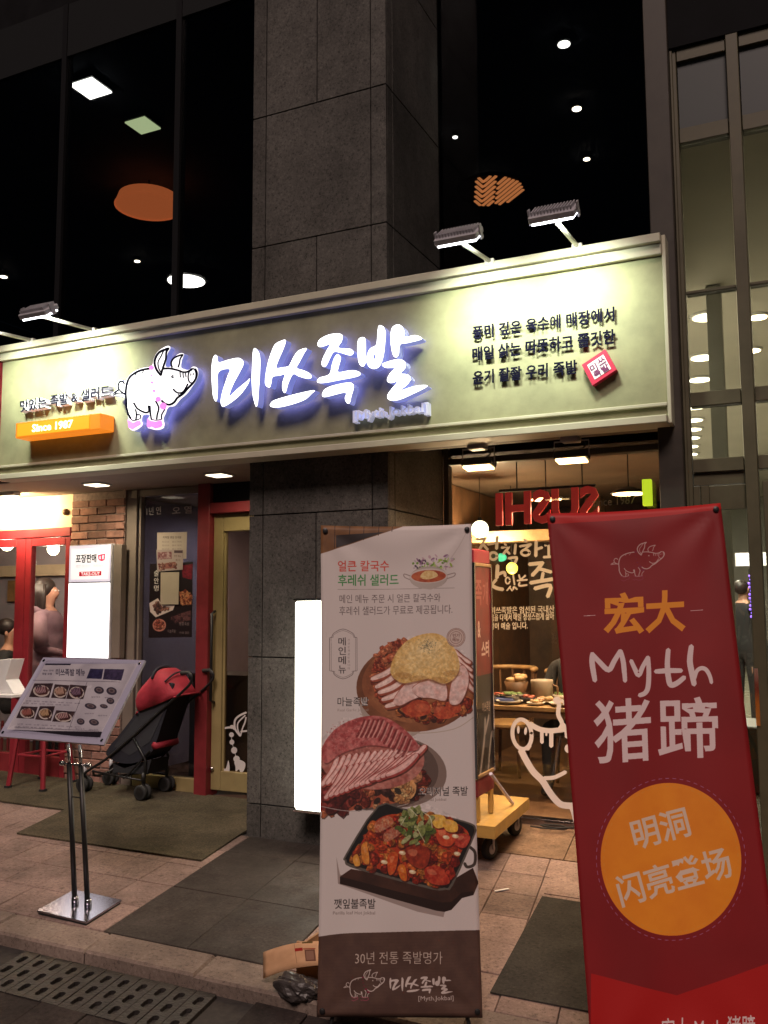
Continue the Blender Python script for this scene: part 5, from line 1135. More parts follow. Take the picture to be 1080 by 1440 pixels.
# restaurant room
ZR = .035
cut_struct('dining_floor', -3.0, 6.35, 10.29, -.1, ZR, M_wood, -.765)
cut_struct('dining_ceiling', -3.04, 6.345, 10.5, 2.66, 2.86, M_rsoffit, -.765)
struct('dining_wall', (-4.2, 10.3, ZR), (-1.5, 10.45, 2.65), mat('dark_wood_wall', (.075, .042, .022), .5, nscale=5, namt=.35))
struct('dining_wall', (-3.044, 6.36, ZR), (-2.98, 10.29, 2.65), M_wood)
o = bx((-2.97, 7.8, 2.10), (-1.2, 8.0, 2.20), 'ceiling_beam', M_lwood, None); origin(o, (-2.1, 7.9, 2.1)); tag(o, 'light wooden beam hung across the dining room ceiling', 'beam')
for x in (-2.6, -1.6): pass
wdp = empty('wooden_post', (-2.05, 9.6, ZR), 'wooden post in the dining room near the seated guest', 'post'); bx((-2.12, 9.5, ZR), (-1.96, 9.7, 2.655), 'shaft', M_lwood, wdp); bx((-2.16, 9.46, ZR), (-1.92, 9.74, .16), 'plinth', M_wood, wdp)
for k, (px_, py_, lab) in enumerate(((646, 713, 'small ceiling spot left over the globe lamp in the dining room'), (654, 721, 'ceiling spot just left of the globe lamp in the dining room'), (733, 714, 'small ceiling spot above the red mirrored letters'))):
    p = atz(px_, py_, 2.655); p.y = min(p.y, 10.2)
    e = empty('ceiling_spot', (p.x, p.y, 2.66), lab, 'ceiling light', 'spots on the dining room ceiling')
    MB().lathe([(.05, -.001), (.048, -.02), (.04, -.022)], (p.x, p.y, 2.66), 16).build('trim_ring', M_white, e); MB().lathe([(.039, -.024), (.039, -.03)], (p.x, p.y, 2.66), 16).build('lens', E_warm, e)
def pend(px_, py_, Y, label):
    c = at(px_, py_, Y); e = empty('pendant_lamp', (c.x, c.y, 2.655), label, 'pendant lamp', 'flat black pendant lamps behind the glass')
    MB().lathe([(.135, 0), (.13, .012), (.05, .045), (.02, .05)], c, 22).build('lamp_shade', M_black, e, True); MB().lathe([(.118, -.006), (.118, -.0015)], c, 20).build('lens', E_wf, e)
    MB().tube([(c.x, c.y, c.z + .045), (c.x, c.y, 2.655)], .005, 6).build('cord', M_black, e); area('lamp_glow', c + Vector((0, 0, -.03)), (0, 0, -1), .18, .18, 34, (1, .68, .40), e, 160)
pend(768, 702, 6.85, 'flat black pendant lamp in front of the red mirrored letters'); pend(884, 694, 6.85, 'flat black pendant lamp beside the acid green strip')
globe(675, 744, 7.5, .075, E_globe, 'white globe lamp beside the top corner of the food banner', 2.655, 95, (1, .70, .40))
globe(720, 799, 8.2, .055, emat('yellow_globe', (1.0, .85, .12), 1.6), 'small yellow globe lamp behind the white glass lettering', 2.655, 6, (1, .7, .3))
c = at(705, 784, 9.2); e = empty('exit_light', c, 'small green glowing light behind the white glass lettering', 'light'); MB().sphere(c, .05, 14, 0, (1.2, .5, .9)).build('case', emat('green_glow', (.10, .75, .42), .9), e, True); MB().tube([(c.x, c.y, c.z + .05), (c.x, c.y, 2.655)], .006, 6).build('hanger', M_black, e)
# table with dishes
TY = 6.95; tzz = .755
tbm = empty('dining_table', (-1.95, 7.25, ZR), 'wooden dining table covered with dishes behind the shop glass', 'table')
bx((-2.72, 6.93, tzz - .035), (-1.2, 7.55, tzz), 'tabletop', M_lwood, tbm, .004); bx((-2.70, 6.95, tzz - .09), (-1.22, 6.975, tzz - .036), 'apron', M_wood, tbm, 0)
for x, y in ((-2.66, 6.98), (-1.26, 6.98), (-2.66, 7.50), (-1.26, 7.50)): bx((x - .03, y - .03, ZR), (x + .03, y + .03, tzz - .036), 'leg', M_wood, tbm, .003)
M_porc = mat('porcelain', (.62, .56, .48), .25); M_bowl = mat('dark_bowl', (.05, .045, .05), .3); M_metal = mat('metal_bowl', (.45, .42, .38), .2, metal=1.0); M_blue = mat('blue_pack', (.04, .06, .18), .4)
FOOD = [mat('food_red', (.32, .06, .03), .4, nscale=30, namt=.5), mat('food_green', (.10, .16, .04), .5, nscale=30, namt=.5), mat('food_tan', (.42, .27, .13), .5, nscale=30, namt=.4)]
def bowl(x, y, r, h, m, label, fd=None, nm='bowl'):
    e = empty(nm, (x, y, tzz), label, nm)
    MB().lathe([(r * .5, .001), (r * .85, h * .5), (r, h), (r * .94, h), (r * .8, h * .55), (r * .4, h * .2)], (x, y, tzz), 20).build('shell', m, e, True)
    if fd is not None:
        mb = MB(); rr = random.Random(int(x * 997))
        for k in range(14): a = rr.uniform(0, 6.3); q = rr.uniform(0, r * .62); mb.sphere((x + q * math.cos(a), y + q * math.sin(a), tzz + h * .75 + rr.uniform(0, .02)), rr.uniform(.012, .026), 8, 0, (1.2, 1, .7))
        mb.build('food', FOOD[fd], e, True)
bowl(-2.22, 7.05, .11, .03, M_porc, 'wide pale plate at the left front edge of the dining table', None, 'plate'); bowl(-2.0, 7.03, .075, .025, M_porc, 'small plate with a crumpled napkin at the front of the table', 2, 'plate'); bowl(-1.78, 7.05, .12, .03, M_porc, 'white plate at the front of the table by the pig drawing', 2, 'plate')
bowl(-1.72, 7.2, .10, .06, M_porc, 'round white bowl in the middle of the dining table', 0); bowl(-2.24, 7.22, .13, .07, M_metal, 'big metal bowl of greens on the left of the table', 1); bowl(-1.55, 7.1, .1, .05, M_porc, 'white bowl partly behind the red banner', 0); bowl(-1.93, 7.2, .12, .03, M_porc, 'plate of sliced meat behind the small plates', 2, 'plate')
for k_, (x_, y_, r_, h_, m_, f_, lab_) in enumerate(((-2.40, 7.05, .07, .05, M_bowl, 1, 'dark little bowl at the far left of the table edge'), (-2.09, 7.15, .06, .05, M_bowl, 0, 'small dark sauce bowl behind the napkin plate'), (-1.66, 7.02, .06, .035, M_porc, 2, 'tiny white side dish at the table edge beside the pig drawing'), (-2.36, 7.2, .08, .06, M_metal, 0, 'shiny metal bowl between basket and dark little bowl'), (-1.86, 7.36, .09, .06, M_porc, 1, 'white salad bowl behind the grey jug'), (-1.62, 7.36, .09, .05, M_metal, 2, 'metal bowl at the back right of the table'))): bowl(x_, y_, r_, h_, m_, lab_, f_)
e = empty('beer_jug', (-2.03, 7.33, tzz), 'plain grey cylindrical jug standing on the dining table', 'jug'); MB().lathe([(.085, .001), (.09, .16), (.09, .175), (.08, .175), (.078, .05)], (-2.03, 7.33, tzz), 24).build('body', mat('jug_grey', (.36, .30, .23), .4), e, True); MB().tube([(-1.945, 7.33, tzz + .14), (-1.90, 7.33, tzz + .12), (-1.90, 7.33, tzz + .06), (-1.945, 7.33, tzz + .04)], .008, 6).build('handle', M_wood, e)
o = bx((-2.36, 7.08, tzz + .001), (-2.2, 7.14, tzz + .04), 'snack_pack', M_blue, None, .01); origin(o, (-2.28, 7.11, tzz)); tag(o, 'dark blue crumpled pack lying on the dining table', 'packet')
mb = MB(); rr = random.Random(4)
for k in range(10): mb.sphere((-2.26 + rr.uniform(-.05, .05), 7.38 + rr.uniform(-.05, .05), tzz + .17 + rr.uniform(-.03, .03)), .04, 8, 0, (1.2, 1, .6))
e = empty('bread_basket', (-2.26, 7.38, tzz), 'small basket heaped with brown food at the left of the table', 'basket'); mb.build('food', FOOD[2], e, True); MB().lathe([(.06, .001), (.1, .15), (.095, .15), (.05, .01)], (-2.26, 7.38, tzz), 18).build('shell', M_wood, e, True)
# round-backed wooden chairs
def barrel(x, y, rot, label):
    e = empty('barrel_chair', (x, y, ZR), label, 'chair', 'round backed wooden chairs in the dining room')
    T_ = Matrix.Translation((x, y, ZR)) @ Matrix.Rotation(rot, 4, 'Z')
    MB().lathe([(.2, .42), (.23, .44), (.23, .46), (.2, .47)], (0, 0, 0), 20, 0, T_).build('seat', M_lwood, e)
    arc = [(.26 * math.cos(a), .26 * math.sin(a), .93) for a in [math.radians(-20 + 220 * k / 16) for k in range(17)]]
    MB().tube(arc, .022, 8, 0, T_).build('top_rail', M_lwood, e, True)
    for k in range(9):
        a = math.radians(-15 + 210 * k / 8); MB().tube([(.22 * math.cos(a), .22 * math.sin(a), .46), (.26 * math.cos(a), .26 * math.sin(a), .92)], .010, 6, 0, T_).build('spindle', M_wood, e)
    for a in (.6, 2.2, 3.8, 5.4): MB().tube([(.2 * math.cos(a), .2 * math.sin(a), 0), (.17 * math.cos(a), .17 * math.sin(a), .42)], .016, 6, 0, T_).build('leg', M_wood, e)
barrel(-2.52, 7.95, .1, 'round backed wooden chair left behind the dining table'); barrel(-1.86, 7.85, -.1, 'round backed wooden chair in the middle behind the table'); barrel(-2.0, 8.65, .3, 'round backed wooden chair farther back by the post')

# ------------------------------------------------------------------ cart with the red poster frame
ct = empty('yellow_cart', (-2.05, 5.62, gz(-2.05, 5.62)), 'low yellow wooden platform cart on black casters beside the pillar', 'cart')
M_yel = mat('yellow_wood', (.46, .27, .065), .6, nscale=6, namt=.22, bump=.2)
CT = [(-2.40, 5.235), (-1.745, 5.215), (-1.785, 6.07), (-2.44, 6.09)]
MB().prism(CT, lambda p: (p[0], p[1], .25), lambda p: (p[0], p[1], .18)).build('platform', M_yel, ct)
for (x, y) in ((-1.85, 5.42), (-1.86, 5.97), (-2.33, 5.42), (-2.34, 5.97)):
    z = gz(x, y) + .063; M_ = Matrix.Translation((x, y, z)) @ Matrix.Rotation(math.radians(90), 4, 'Y') @ Matrix.Rotation(.3, 4, 'X')
    wb_ = MB().lathe([(.03, -.02), (.058, -.02), (.063, -.012), (.063, .012), (.058, .02), (.03, .02)], (0, 0, 0), 22, 0, M_).build('wheel', M_rubber, ct, True); MB().lathe([(.001, -.022), (.03, -.022), (.03, .022), (.001, .022)], (0, 0, 0), 14, 0, M_).build('hub', M_lampgrey, wb_)
    MB().box((x - .03, y - .03, .165), (x + .03, y + .03, .1795)).box((x - .03, y - .012, z), (x - .024, y + .012, .166)).box((x + .024, y - .012, z), (x + .03, y + .012, .166)).build('caster_fork', M_lampgrey, ct)
pf = empty('poster_frame', (-1.87, 5.35, .252), 'aluminium framed red and black poster board standing on the yellow cart', 'poster stand')
X_ = -1.872; y0_, y1_ = 5.06, 5.585; z0_, z1_ = .505, 1.80
y0_ = 5.245
cv = Canvas(220, 520, [(0, 0), (100, 0), (0, 240), (100, 240)], (.42, .05, .06))
cv.poly([(0, 128), (100, 128), (100, 240), (0, 240)], (.13, .09, .085)); cv.poly([(0, 0), (100, 0), (100, 128), (0, 128)], (.50, .05, .065), 1, (.42, .04, .05), 5)
cv.text('족', (8, 46), (48, 46), (8, 16), (.62, .32, .3), .02); cv.text('개', (54, 46), (86, 46), (54, 18), (.62, .35, .33), .01); cv.text('&', (18, 84), (36, 84), (18, 64), (.85, .72, .68), .03); cv.text('스터', (40, 108), (88, 108), (40, 88), (.86, .75, .7), .04); cv.line('랍스타 스페셜', 40, 90, 68, 78, (.5, .2, .2))
cv.stroke([(20, 240), (40, 215), (52, 196), (56, 180)], 9, (.60, .56, .54)); cv.stroke([(55, 196), (80, 178)], 7, (.60, .56, .54)); cv.line('미쓰족발', 40, 90, 160, 172, (.7, .62, .58), .01); cv.stroke([(70, 240), (90, 205), (100, 200)], 8, (.6, .56, .54))
quad_sheet('poster', imgmat('stand_print', cv, .4, 0, .4), (X_ + .004, y0_ + .02, z1_ - .02), (X_ + .004, y1_ - .02, z1_ - .02), (X_ + .004, y0_ + .02, z0_ + .02), (X_ + .004, y1_ - .02, z0_ + .02), pf)
bx((X_ - .02, y0_ + .01, z0_ + .01), (X_ + .002, y1_ - .01, z1_ - .01), 'backing', M_black, pf, 0)
for (a, b, c, d) in ((y0_, y0_ + .02, z0_, z1_), (y1_ - .02, y1_, z0_, z1_)): bx((X_ - .012, a, c), (X_ + .014, b, d), 'frame', M_chrome, pf, .002)
for (c, d) in ((z0_, z0_ + .02), (z1_ - .02, z1_)): bx((X_ - .012, y0_ + .0205, c), (X_ + .014, y1_ - .0205, d), 'frame', M_lwood, pf, .002)
bx((X_ - .02, y0_ + .01, z1_ + .001), (X_ + .01, y1_ - .03, z1_ + .085), 'header', M_red, pf)
bx((X_ - .018, y0_ + .015, .40), (X_ + .008, y1_ - .012, z0_ - .001), 'skirt', M_dred, pf, 0)
for y in (y0_ + .03, y1_ - .06): bx((X_ - .02, y, .252), (X_ + .01, y + .03, .399), 'leg', M_yel, pf)
MB().tube([atx(690, 1088, X_ + .03), (X_ + .055, 5.80, .262)], .011, 8).build('prop_stick', mat('lilac_paint', (.55, .5, .62), .5), pf)
cb = MB().tube(catmull([(-1.80, 6.14, .05), (-1.68, 6.1, .055), (-1.56, 6.16, .05), (-1.62, 6.22, .055), (-1.75, 6.2, .05), (-1.62, 6.12, .06), (-1.52, 6.2, .055)], False, 5), .006, 6).build('cable', M_rubber, None, True); origin(cb, (-1.66, 6.16, .05)); tag(cb, 'black cable looped on the floor behind the yellow cart', 'cable')
o = bx((-1.615, 4.995, 0), (-1.525, 5.01, .004), 'paper_scrap', M_white, None, 0); o.data.transform(Matrix.Rotation(.9, 4, 'Z') @ Matrix.Translation((1.57, -5.0, 0))); v = gnd(706, 1253); o.location = (v.x, v.y, v.z + .003); tag(o, 'thin white paper scrap lying on the paving by the cart', 'litter')

# ================================================================== banners
def banner(name, C_, yaw, lean, roll, w, h, label, m, wav, seed):
    cx, cy_ = C_; base = Vector((cx, cy_, gz(cx, cy_) + .045))
    r = Vector((math.cos(yaw), math.sin(yaw), 0)); n = Vector((math.sin(yaw), -math.cos(yaw), 0)); u = Vector((0, 0, 1)) * math.cos(lean) - n * math.sin(lean)
    r2 = r * math.cos(roll) + u * math.sin(roll); u2 = -r * math.sin(roll) + u * math.cos(roll); nn = r2.cross(u2)
    e = empty(name, (cx, cy_, gz(cx, cy_)), label, 'banner stand')
    rr = random.Random(seed); ph = [rr.uniform(0, 6.3) for _ in range(6)]
    def fn(a, v):
        cu = math.sin(math.pi * a); cv_ = math.sin(math.pi * v)
        d = wav * (.9 * math.sin(3.1 * a + 2.2 * v + ph[0]) + .6 * math.sin(7 * a - 3 * v + ph[1]) + .35 * math.sin(13 * a + 5 * v + ph[2])) * (cu * .85 + .15) * (.25 + .75 * cv_)
        # tension folds running from the corner eyelets
        for (ea, ev) in ((0, 0), (1, 0), (0, 1), (1, 1)):
            da, dv = abs(a - ea), abs(v - ev) * h / w; q = math.hypot(da, dv); an = math.atan2(dv, da + 1e-6)
            d += wav * .55 * math.exp(-q * 2.2) * math.sin(an * 9 + ph[3]) * min(1, q * 5)
        sag = .008 * (math.sin(math.pi * a)) * (1 - v) ** 6
        pull = .007 * math.sin(math.pi * v)
        return base + r2 * (a - .5) * (w - 2 * pull) + u2 * ((1 - v) * h - sag) + nn * d
    sh = sheet('banner_sheet', m, fn, 36, 100, e, None, None, False)
    md = sh.modifiers.new('thickness', 'SOLIDIFY'); md.thickness = .0012; md.offset = -1
    P = lambda a, v, d: base + r2 * (a - .5) * w + u2 * (1 - v) * h + nn * d
    hub = P(.5, .52, -.16)
    for a, v in ((.03, .012), (.97, .012), (.03, .988), (.97, .988)):
        MB().tube([hub, hub.lerp(P(a, v, -.012), .5) + nn * -.03, P(a, v, -.006)], [.008, .006, .004], 6).build('brace_arm', M_black, e, True)
        q = nn.to_track_quat('Z', 'Y').to_matrix().to_4x4()
        MB().lathe([(.004, .001), (.011, .002), (.011, .006), (.004, .008)], (0, 0, 0), 12, 0, Matrix.Translation(fn(a, v)) @ q).build('eyelet', M_black, e)
    back = P(.5, 1, -.5); back.z = gz(back.x, back.y) + .015
    MB().tube([hub, back], [.010, .008], 8).build('rear_leg', M_black, e)
    for a in (.08, .92):
        f_ = P(a, 1, -.02); f_.z = gz(f_.x, f_.y) + .012; MB().tube([hub, f_], [.010, .008], 8).build('front_leg', M_black, e)
    return e
# --- the food banner
FB = [(451, 737), (662.5, 738.5), (446.6, 1429.6), (679, 1432)]
cv = Canvas(520, 1570, FB, (.83, .79, .775))
cv.poly([(448, 734), (578, 734), (451, 777), (448, 777)], (.42, .28, .16), 1, (.5, .34, .2), 5)
for x in (471, 492, 512, 533, 552): cv.stroke([(x, 735), (x - 1, 775 - (x - 451) * .3)], 1.0, (.22, .13, .08))
cv.poly([(472.5, 750.5), (541, 745.5), (472.5, 768.5)], (.17, .13, .13)); cv.poly([(451, 777), (578, 738), (600, 738), (451, 784)], (.83, .79, .775))
tx = lambda *a_, **k_: cv.line(*a_, **k_)
RDc, GRc, GYc, DKc = (.80, .30, .25), (.27, .55, .30), (.38, .33, .33), (.21, .18, .18)
tx('얼큰 칼국수', 474.5, 547, 786.5, 802, RDc, .012, 1, -.5); tx('후레쉬 샐러드', 474.5, 560.5, 806, 822.5, GRc, .014, 1, -.6)
cv.stroke([(474, 827), (640, 827.5)], .55, (.55, .5, .48)); tx('메인 메뉴 주문 시 얼큰 칼국수와', 476.5, 620, 834.5, 846.5, GYc, -.003); tx('후레쉬 샐러드가 무료로 제공됩니다.', 476, 637, 851, 863.5, GYc, -.003)
# noodle pot and salad
r0 = random.Random(3)
for k in range(70):
    x, y = 580 + r0.random() * 58, 781 + r0.random() * 19; 
    if abs((x - 610) / 30) + abs((y - 793) / 16) > 1.35: continue
    cv.poly(ellipse(x, y, r0.uniform(1.5, 4), r0.uniform(.8, 2), 8, r0.uniform(0, 3)), r0.choice([(.58, .68, .28), (.42, .56, .22), (.72, .66, .70), (.55, .40, .52), (.66, .74, .42), (.74, .62, .66), (.3, .22, .3)]))
cv.poly(ellipse(603, 812, 27, 16, 30), (.68, .63, .60)); cv.poly([(576, 812), (630, 812), (622, 824), (606, 829), (590, 827), (580, 820)], (.72, .67, .64)); cv.poly(ellipse(603, 809.5, 27, 10.5, 30), (.80, .75, .72)); cv.poly(ellipse(603, 810, 24.5, 8.7, 28), (.62, .26, .16), 1, (.74, .38, .22), 8)
cv.poly(catmull([(591, 810), (597, 803), (604, 802), (612, 804), (616, 810), (606, 814), (596, 814)]), (.83, .68, .42), 1, (.9, .8, .58), 9); cv.stroke([(577, 809), (568.5, 806), (569, 810.5), (576, 814)], 1.3, (.58, .52, .5)); cv.stroke([(629, 809), (640, 806.5), (639, 811), (629, 814)], 1.3, (.58, .52, .5)); cv.stroke([(622, 802), (645, 770), (658, 745)], 1.2, (.74, .69, .67), .7)
# main menu badge
def badge(o, col, w_): cv.stroke(catmull([(462 + o, 895), (465 + o, 894.5), (468, 889 + o), (481, 883 + o), (495, 889 + o), (498 - o, 894.5), (501 - o, 895)], False, 3) + [(501 - o, 942)] + catmull([(500 - o, 942.5), (496 - o, 943), (494, 948 - o), (481, 953.5 - o), (469, 948 - o), (467 + o, 943), (462 + o, 942)], False, 3) + [(462 + o, 895)], w_, col, 1, 0, False)
badge(0, GYc, .7); badge(2.2, GYc, .4)
for k, s_ in enumerate('메인메뉴'): cv.line(s_, 474.5, 485, 895 + k * 13.2, 906.3 + k * 13.2, (.28, .25, .26), .008)
for k, s_ in enumerate('신선한재료만듭니다'): cv.line(s_, 487.8, 490.8, 897 + k * 5, 900.3 + k * 5, (.55, .5, .5))
# garlic dish
cv.poly(ellipse(562, 975, 58, 66, 40, .25), (.62, .55, .50), .75); cv.poly(ellipse(586, 966, 86, 63, 50, .0), (.42, .25, .16), 1, (.55, .34, .22), 6); cv.poly(ellipse(590, 961, 82, 56, 50), (.52, .30, .19), 1, (.62, .40, .26), 6)
cv.meat(catmull([(527, 925), (545, 905), (570, 900), (545, 935), (540, 960), (550, 985), (540, 990), (524, 965)]), [(.70, .32, .20), (.80, .45, .30), (.58, .22, .14)], 70, 5, 11)
cv.meat(catmull([(548, 978), (580, 985), (620, 990), (655, 980), (668, 990), (652, 1005), (620, 1012), (585, 1012), (556, 996)]), [(.72, .34, .18), (.80, .46, .24), (.55, .18, .10), (.62, .24, .14), (.30, .14, .1)], 90, 7, 12)
for pts in ([(566, 992), (582, 984), (603, 988), (606, 1002), (588, 1008), (570, 1004)], [(612, 998), (628, 994), (642, 1002), (634, 1011), (616, 1010)], [(628, 990), (645, 986), (650, 1000), (636, 1004)]):
    cv.poly(catmull(pts), (.62, .22, .14), 1, (.78, .36, .22), 6); cv.poly(catmull([((x - 605) * .5 + 603, (y - 998) * .5 + 996) for x, y in pts]), (.82, .48, .34), .35)
cv.slices(541, 945, 562, 985, 5, 42, (-.55, -.45), (.90, .78, .74), (.60, .30, .22), 12, 2); cv.slices(652, 925, 664, 965, 5, 30, (.7, .9), (.90, .78, .74), (.60, .30, .22), 9, 4)
for pts in ([(553, 985), (570, 962), (592, 955), (610, 958), (600, 975), (578, 985), (562, 992)], [(580, 968), (600, 956), (622, 955), (630, 968), (628, 986), (608, 982), (590, 980)], [(634, 990), (634, 972), (640, 950), (652, 936), (661, 950), (658, 972), (648, 990)]):
    cv.poly([(x + 1.5, y + 2) for x, y in catmull(pts)], (.35, .15, .1), .6); cv.poly(catmull(pts), (.91, .80, .77), 1, (.85, .68, .64), 5); cv.stroke([((x - p_[0]) * 1 + p_[0], y) for (x, y), p_ in zip(catmull(pts, True, 3)[:14], catmull(pts, True, 3)[:14])], .9, (.60, .30, .24), .8)
gd = catmull([(549, 945), (556, 920), (574, 900), (600, 891), (622, 894), (640, 912), (648, 938), (640, 955), (625, 962), (605, 955), (585, 958), (565, 960)], True, 5)
cv.poly([(x + .5, y + 3) for x, y in gd], (.45, .25, .14), .55); cv.poly(gd, (.83, .66, .36), 1, (.93, .80, .54), 34, 8)
cv.poly(catmull([(556, 948), (562, 925), (580, 905), (572, 930), (574, 952)]), (.75, .56, .28), .35); cv.poly(catmull([(585, 915), (605, 900), (622, 905), (612, 918)]), (.97, .88, .68), .4)
for k in range(160):
    a_, q = r0.uniform(0, 6.3), abs(r0.gauss(0, 7)); x, y = 601 + q * math.cos(a_) * 1.3, 908 + q * math.sin(a_) * .8; cv.poly(ellipse(x, y, r0.uniform(.4, 1.1), r0.uniform(.3, .7), 6, r0.uniform(0, 3)), (.16, .15, .13) if r0.random() < .7 else (.4, .36, .2), .85)
for k in range(420):
    x, y = r0.uniform(552, 646), r0.uniform(900, 958)
    if ((x - 598) / 48) ** 2 + ((y - 932) / 34) ** 2 < 1: cv.poly(ellipse(x, y, .9, .6, 6), r0.choice([(.97, .88, .66), (.72, .52, .26), (.88, .74, .44)]), .5)
cv.stroke([(505, 1003), (540, 1022), (590, 1031), (640, 1026), (668, 1010)], 1.1, (.72, .66, .6))
cv.line('마늘족발', 473, 517.5, 979.5, 992, (.90, .87, .85), .05); cv.line('마늘족발', 473, 517.5, 979.5, 992, DKc, .006); cv.line('Real Garlic Jokbal', 473, 517, 995.5, 1000.5, (.66, .6, .58))
cv.poly(ellipse(642.4, 897.5, 13, 13, 26), (.80, .72, .68)); 
for q in (13, 11.3, 8.4): cv.stroke(ellipse(642.4, 897.5, q, q, 26) + [ellipse(642.4, 897.5, q, q, 26)[0]], .5, (.45, .28, .24))
cv.line('인기', 637.6, 647.2, 892, 897.3, (.42, .25, .22), .01); cv.line('메뉴', 637.6, 647.2, 898, 903, (.42, .25, .22), .01)
# original dish
cv.poly(ellipse(556, 1085, 74, 50, 44, .1), (.48, .40, .36), .9); cv.poly(ellipse(530, 1085, 88, 55, 44), (.38, .31, .28))
cv.meat(catmull([(447, 1060), (470, 1085), (520, 1085), (570, 1075), (600, 1092), (590, 1122), (560, 1128), (500, 1138), (447, 1138)]), [(.60, .28, .20), (.72, .40, .26), (.45, .16, .12), (.80, .55, .38), (.26, .14, .12)], 130, 8, 21)
cv.meat(catmull([(550, 1096), (572, 1090), (586, 1105), (580, 1122), (560, 1124)]), [(.80, .56, .34), (.86, .66, .44)], 26, 6, 22); cv.meat(catmull([(448, 1095), (475, 1085), (500, 1110), (490, 1135), (448, 1137)]), [(.48, .18, .17), (.56, .24, .2), (.40, .14, .13)], 20, 11, 23)
for x, y in ((462, 1077), (492, 1086), (470, 1102), (560, 1112), (530, 1126)): cv.poly(ellipse(x, y, 6, 4, 12, r0.uniform(0, 3)), (.10, .10, .09), .8)
cv.poly(ellipse(522, 1066, 76, 44, 36, .05), (.62, .34, .30), 1, (.74, .50, .45), 14)
cv.slices(462, 1084, 580, 1062, 15, 46, (-1.05, -.6), (.90, .73, .70), (.66, .32, .28), 12, 35)
cv.slices(470, 1100, 566, 1076, 13, 52, (-.95, -.55), (.88, .70, .67), (.62, .26, .24), 13, 31)
sk = catmull([(450, 1052), (470, 1024), (505, 1008), (540, 1008), (570, 1026), (590, 1050), (575, 1056), (545, 1050), (515, 1048), (480, 1058), (456, 1072)], True, 5)
cv.poly([(x + 1, y + 2) for x, y in sk], (.3, .1, .1), .5); cv.poly(sk, (.62, .26, .26), 1, (.78, .46, .44), 22, 9)
for k in range(11):
    x = 512 + k * 6.6; y = 1012 + max(0, k - 4) * 4.6; cv.stroke([(x, y), (x - 6, y + 14), (x - 12, y + 24)], 3.4, (.42, .14, .14), .75); cv.stroke([(x + 1.8, y + 1), (x - 3.5, y + 14), (x - 9, y + 25)], 2.1, (.84, .60, .56), .9)
for k in range(260):
    x, y = r0.uniform(452, 520), r0.uniform(1012, 1060)
    if ((x - 490) / 38) ** 2 + ((y - 1038) / 26) ** 2 < 1: cv.poly(ellipse(x, y, 1.1, .6, 6, -.6), r0.choice([(.86, .6, .58), (.5, .18, .2), (.72, .38, .38)]), .55)
cv.stroke([(447, 1132), (490, 1140), (540, 1137), (575, 1130)], 1.0, (.70, .66, .64))
cv.line('오리지널 족발', 589, 660, 1106.5, 1119.5, (.86, .82, .8), .05); cv.line('오리지널 족발', 589, 660, 1106.5, 1119.5, DKc, .008); cv.line('Original Jokbal', 590, 629, 1122.5, 1127.5, (.55, .5, .48))
for k_ in range(7): cv.poly(catmull([(600 + (x - 600) * (1 - k_ * .1) - k_ * 1.2, 925 + (y - 925) * (1 - k_ * .1) - k_ * 1.8) for x, y in [(552, 942), (560, 918), (578, 900), (602, 892), (624, 897), (640, 914), (645, 936), (630, 954), (598, 954), (568, 954)]]), (.97, .90, .70), .07)
for x_, y_ in ((566, 950), (590, 955), (618, 957), (638, 948)): cv.poly(ellipse(x_, y_, 14, 5, 14), (.52, .33, .15), .28)
cv.grain(ellipse(592, 955, 78, 62, 40), .10, 46, 3); cv.soften(ellipse(592, 955, 78, 62, 40), 3)
D2 = [(447, 1040), (480, 1008), (550, 1005), (600, 1050), (604, 1100), (580, 1130), (500, 1140), (447, 1138)]
cv.grain(D2, .11, 40, 4); cv.soften(D2, 3)
# iron pan of spicy pork
S4 = (440, 1060, .264); Q4 = lambda p_: px(p_, *S4)
cv.poly(Q4([(120, 545), (140, 640), (250, 690), (420, 700), (600, 760), (720, 790), (700, 870), (560, 840), (130, 690)]), (.5, .42, .39), .6); cv.poly(Q4([(140, 652), (200, 612), (700, 700), (860, 610), (890, 690), (862, 755), (800, 770), (742, 832), (705, 842), (660, 835), (140, 685)]), (.20, .115, .085), 1, (.27, .16, .12), 7); cv.poly(Q4([(140, 652), (690, 792), (742, 790), (800, 740), (862, 735), (862, 755), (800, 770), (742, 832), (705, 842), (660, 835), (140, 690)]), (.15, .08, .06))
cv.stroke(Q4([(845, 500), (872, 530), (868, 590), (830, 605), (815, 585)]), 4.2, (.26, .22, .2))
cv.poly(Q4(catmull([(345, 275), (480, 288), (700, 330), (850, 372), (877, 402), (868, 445), (752, 700), (712, 724), (640, 722), (400, 660), (195, 602), (166, 568), (172, 530)], True, 3)), (.36, .33, .30)); cv.poly(Q4(catmull([(350, 282), (480, 296), (700, 338), (845, 380), (866, 404), (858, 445), (742, 690), (705, 712), (640, 708), (400, 646), (200, 588), (176, 562), (182, 532)], True, 3)), (.09, .08, .08))
cv.meat(Q4(catmull([(330, 360), (420, 320), (520, 330), (640, 330), (760, 365), (840, 430), (800, 520), (740, 640), (700, 690), (600, 680), (420, 630), (240, 580), (215, 540), (250, 480)])), [(.62, .16, .09), (.74, .26, .12), (.48, .10, .07), (.80, .38, .16), (.56, .18, .12), (.78, .46, .2)], 200, 8.5, 41)
